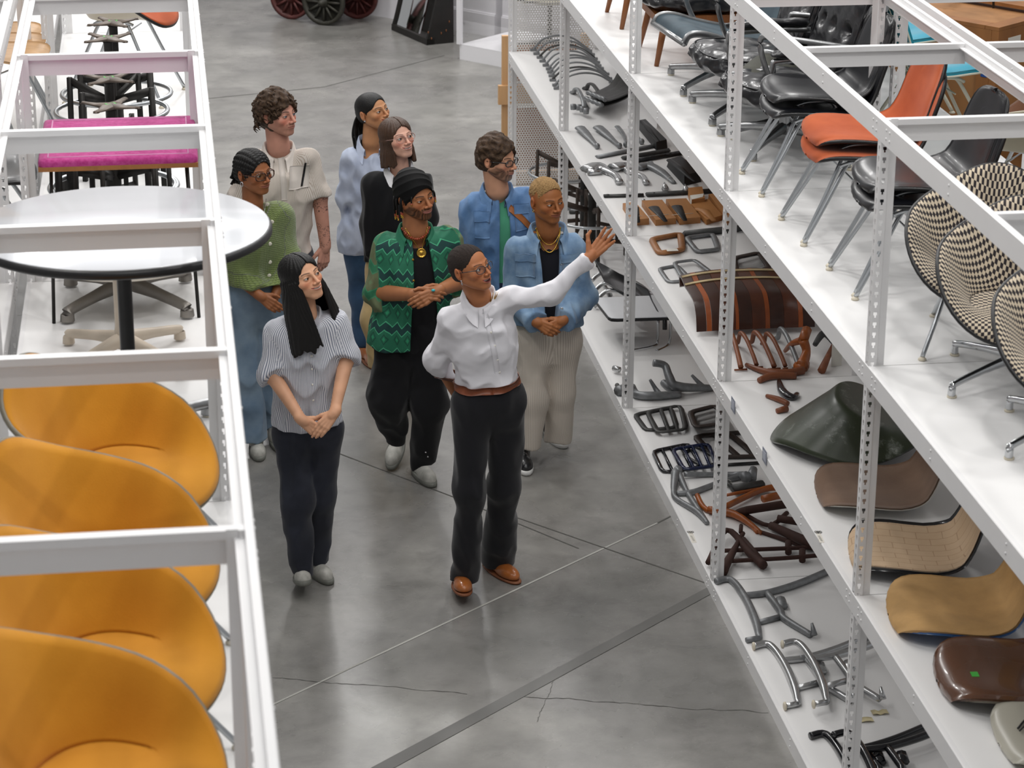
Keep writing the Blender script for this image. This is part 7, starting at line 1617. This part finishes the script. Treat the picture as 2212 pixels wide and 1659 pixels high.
def striped():
    p = Person('person with curly brown hair and tattooed arm in beige striped shirt', .60, 12.95); J = p.J
    op = dict(skin='cc9480', smile=.0, brow=.0044, lips='a8685c', browc='3a281c', iris='4a5560', eye=.0046, beard='6a4a34', bearda=.55, jawb=.35, nose=1.1, blush=.9)
    p.head(J(600, 245, -.01), (.72, -.68, .03), op, roll=.02, gaze=(.8, -.6, .05), scale=1.06)
    nb = J(602, 320); p.neck(nb, .058, low=.12)
    shR, shL = J(548, 358, .02), J(664, 346, .02); hip = J(605, 560, .02); p.hw, p.hd = .18, .14
    base = p.torso(shR, shL, hip, ch=(.195, .135), wa=(.175, .13), hp=(.175, .13), shr=.058)
    elR, wrR = J(520, 440, .0), J(520, 530, .0); elL, wrL = J(690, 425, .0), J(703, 532, -.03)
    hd = hand_prims(wrL, J(696, 590, -.05)-wrL, (.45, -.85, .1), -1, curl=(.25, .3, .35, .4), tc=.2, s=1.02, tout=.9)
    p.arm(shR, elR, wrR, None, r=(.03, .03, .03, .024)); p.arm(shL, elL, wrL, hd, r=(.052, .046, .043, .030))
    V, Q, C = p.pieces[-1]; n1 = wob(V, 130, 1.5, 40); n2 = wob(V, 260, 1.4, 41); tt = ((np.abs(n1) < .1) | (np.abs(n2) < .07)) & (wob(V, 45, 1, 44) > -.08)
    C[tt & (V[:, 2] > wrL[2]-.13)] = L3('4a3534'); p.finish_body()
    m_b = cloth('beige_striped_cotton', 'd9d0c8', .88, stripes=(.0078, 'b3a598', .35), bump=.3, var=.05)
    s, fn = p.top('shirt', m_b, base, [(shR, elR, wrR, .078, .072, .066, .1), (shL, elL, wrL, .074, .068, .064, .02)], folds=.012, fs=26, seed=33, infl=.008, hem=float(J(640, 545)[2]), h=.0065, neck=neckhole(nb, .06, .04, .085), sk=.05)
    p.collar(m_b, nb+(0, -.005, -.004), r=.072, h=.034, drop=.055, gap=.38, tilt=.5, point=.028, parent=s)
    p.strip('placket', fn, [J(606, 332, -.1), J(611, 380, -.1), J(614, 430, -.1)], .032, m_b, .0018, parent=s)
    p.strip('pocket', fn, [J(648, 362, -.1), J(646, 408, -.1)], .11, m_b, .004, parent=s, rows=6)
    p.strip('pen', fn, [J(661, 356, -.1), J(656, 380, -.1), J(651, 404, -.1)], .010, mat('black_plastic', '101012', .4), .008, parent=s)
    m_tr = cloth('black_denim'); hR, hL = J(575, 570, .02), J(640, 566, .02); kR, kL = J(585, 690, .0), J(645, 690, .0); aR, aL = J(590, 820, .0), J(640, 825, .0)
    p.pants(m_tr, (hR, hL), (kR, kL), (aR, aL), rp=(.165, .125, .13), rk=(.068, .068), rh=(.055, .055), hemz=(.06, .06), folds=.006)
    shoe(p, 'hi', mat('black_leather_shoe'), m_white_sole, (aR[0], aR[1]+.05), (.1, -1)); shoe(p, 'hi', mat('black_leather_shoe'), m_white_sole, (aL[0], aL[1]+.05), (.1, -1))
    c = p.cap(m_hair_br, t=.018, fz=-.03, fr=(.060, .088, .096), nape=-.12, amp=.012, sc=80, h=.0035, lift=.008)
    r = random.Random(8); paths = []
    for i in range(210):
        ph = math.radians(r.uniform(38, 322)); th = math.radians(r.uniform(8, 112)); a, b, cc = .092, .112, .1
        q = np.array([a*math.sin(th)*math.sin(ph), .018-b*math.sin(th)*math.cos(ph), .035+cc*math.cos(th)])
        if abs(ph-math.pi) < 1.6 and r.random() < .5: q += (0, .0, -.07)
        if q[1] < -.055 and q[2] < .045: continue
        k = r.uniform(0, 6.28); paths.append([q*.93, q+np.array([math.cos(k), math.sin(k), .3])*.010, q*1.04+np.array([math.cos(k+2), math.sin(k+2), -.9])*.014, q+np.array([math.cos(k+4)*.012, math.sin(k+4)*.012, -.034])])
    p.strands(m_hair_br, paths, .0058, name='curl', parent=c)
def cardigan():
    p = Person('person in a green knitted cardigan and tortoiseshell glasses behind the round table', .42, 12.38); J = p.J
    op = dict(skin='9e6440', smile=.2, brow=.0034, lips='96584c', browc='1c110c', iris='24150e', eye=.0046, jaw=1.02, nose=1.05)
    p.head(J(548, 370, -.01), (.62, -.78, -.03), op, roll=.05, gaze=(.8, -.6, 0), scale=1.02)
    nb = J(546, 436); p.neck(nb, .051)
    shR, shL = J(498, 482, .02), J(602, 470, .02); hip = J(548, 650, .02); p.hw, p.hd = .17, .13
    base = p.torso(shR, shL, hip, ch=(.17, .125), wa=(.16, .12), hp=(.165, .125), shr=.052)
    elR, wrR = J(503, 590, .0), J(562, 640, -.18); elL, wrL = J(620, 565, .0), J(590, 650, -.15)
    h1 = hand_prims(wrR, J(590, 660, -.2)-wrR, (-.2, -.8, .3), 1, s=.9)
    p.arm(shR, elR, wrR, h1); p.arm(shL, elL, wrL, None, r=(.03, .03, .03, .024)); p.finish_body()
    _, tf = p.top('tee_shirt', cloth('black_tee'), base, [], folds=.003, infl=-.022, h=.009, neck=neckhole(nb, .062, .08, .09), hem=float(J(548, 600)[2]))
    t = NT('green_knit'); v = t.attr('v').outputs['Fac']; u = t.attr('u').outputs['Fac']
    rib = t.math('SINE', t.math('MULTIPLY', u, 2*math.pi/.013)); row = t.math('SINE', t.math('ADD', t.math('MULTIPLY', v, 2*math.pi/.010), t.math('MULTIPLY', t.math('ABSOLUTE', rib), 2.)))
    hh = t.math('ADD', t.math('MULTIPLY', t.math('ABSOLUTE', rib), .6), t.math('MULTIPLY', row, .35))
    c = t.mix(t.math('MULTIPLY', t.math('ADD', hh, .3), .8, True), '4d5c2c', '8a9a5a'); c = t.mix(t.noise(90, 3), c, '6c7d42'); t.ln(c, t.b.inputs['Base Color'])
    t.b.inputs['Roughness'].default_value = .95; t.b.inputs['Sheen Weight'].default_value = .5; t.bump(hh, .8, .004); m_k = t.m
    def openfront(P, d):
        q = P-nb.astype(f32); w_ = np.clip(.075+.45*q[:, 2], 0, .1); return smax(d, -np.maximum(np.abs(q[:, 0]-.02)-w_, q[:, 1]+.01), .008)
    s, fn = p.top('cardigan', m_k, base, [(shR, elR, wrR, .076, .078, .062, .95), (shL, elL, wrL, .074, .074, .06, .95)], folds=.010, fs=22, seed=41, infl=.014, hem=float(J(548, 605)[2]), h=.007, neck=neckhole(nb, .068, .06, .11), extra=openfront, sk=.06)
    p.buttons(fn, [J(578, 441), J(586, 470), J(581, 514), J(581, 554), J(580, 583)], .011, mat('pearl_button', 'ddd8c8', .3, coat=.4), parent=s)
    ff = lambda P: np.minimum(tf(P), smin(ell(P, nb+(0, .02, -.1), (.13, .075, .09)), seg(P, nb+(0, 0, .06), nb, .051, .055), .05))
    mb = MB(); mb.tube([march(ff, nb+np.array([math.sin(a)*.06+.01, -.03, .02-.13*max(0, math.cos(a))**1.5]), (0, 1, -.1))-V3(0, .003, 0) for a in np.linspace(-1.5, 1.5, 17)], .0015, 5); mb.build('necklace', m_silver, p.root, off=(0, 0, 0))
    hR, hL = J(520, 650, .02), J(578, 650, .02); kR, kL = J(522, 800, -.02), J(580, 800, .04); aR, aL = J(545, 965, -.04), J(585, 940, .1)
    p.pants(m_jeans, (hR, hL), (kR, kL), (aR, aL), rp=(.165, .125, .13), rt=(.105, .1), rk=(.11, .09), rh=(.095, .08), hemz=(.07, .06), folds=.012, seed=14)
    m_bl = mat('black_canvas', '131316', .8); shoe(p, 'sneaker', m_bl, m_white_sole, J(552, 965, 0)*[1, 1, 0]+[0, .06, 0], (.05, -1), laces=mat('black_lace', '1c1c1e', .8), s=.95); shoe(p, 'sneaker', m_bl, m_white_sole, J(590, 950, 0)*[1, 1, 0]+[0, .1, 0], (.3, -1), s=.95)
    def braid(P):
        a = np.arctan2(P[:, 2]-.0, P[:, 0]+1e-6); return -np.abs(np.sin(a*11))*.0045+.002*np.sin(P[:, 1]*420)
    c = p.cap(m_hair_dk, t=.008, fz=-.02, fr=(.066, .085, .098), nape=-.05, tex=braid, h=.0026)
    mb = MB(); r = random.Random(2)
    for i in range(26): 
        k = r.uniform(0, 6.28); q = np.array([r.uniform(-.03, .03), .112+r.uniform(-.015, .02), -.055+r.uniform(-.035, .03)])
        mb.tube(spline([q, q+np.array([math.cos(k)*.02, .01, math.sin(k)*.02]), q+np.array([math.cos(k+1.5)*.03, .005, math.sin(k+1.5)*.025-.01])], 4), .0075, 6)
    p.wear('bun', mb, m_hair_dk, c)
    p.glasses(mat('tortoise_frame', '2a140c', .15, coat=.6, col2='5a2f16', vs=70), w=.0265, hh=.0225, th=.0034, sq=.35)
    mb = MB()
    for sx in (-1, 1): mb.tube([(sx*.084, -.004+math.cos(a)*.010, -.05+math.sin(a)*.013) for a in np.linspace(0, 6.28, 14, endpoint=False)], .0028, 6, closed=True)
    p.wear('earring', mb, m_silver)
for fn_ in (guide, longhair, turban, denim_woman, denim_man, sweater, linen, striped, cardigan): fn_()
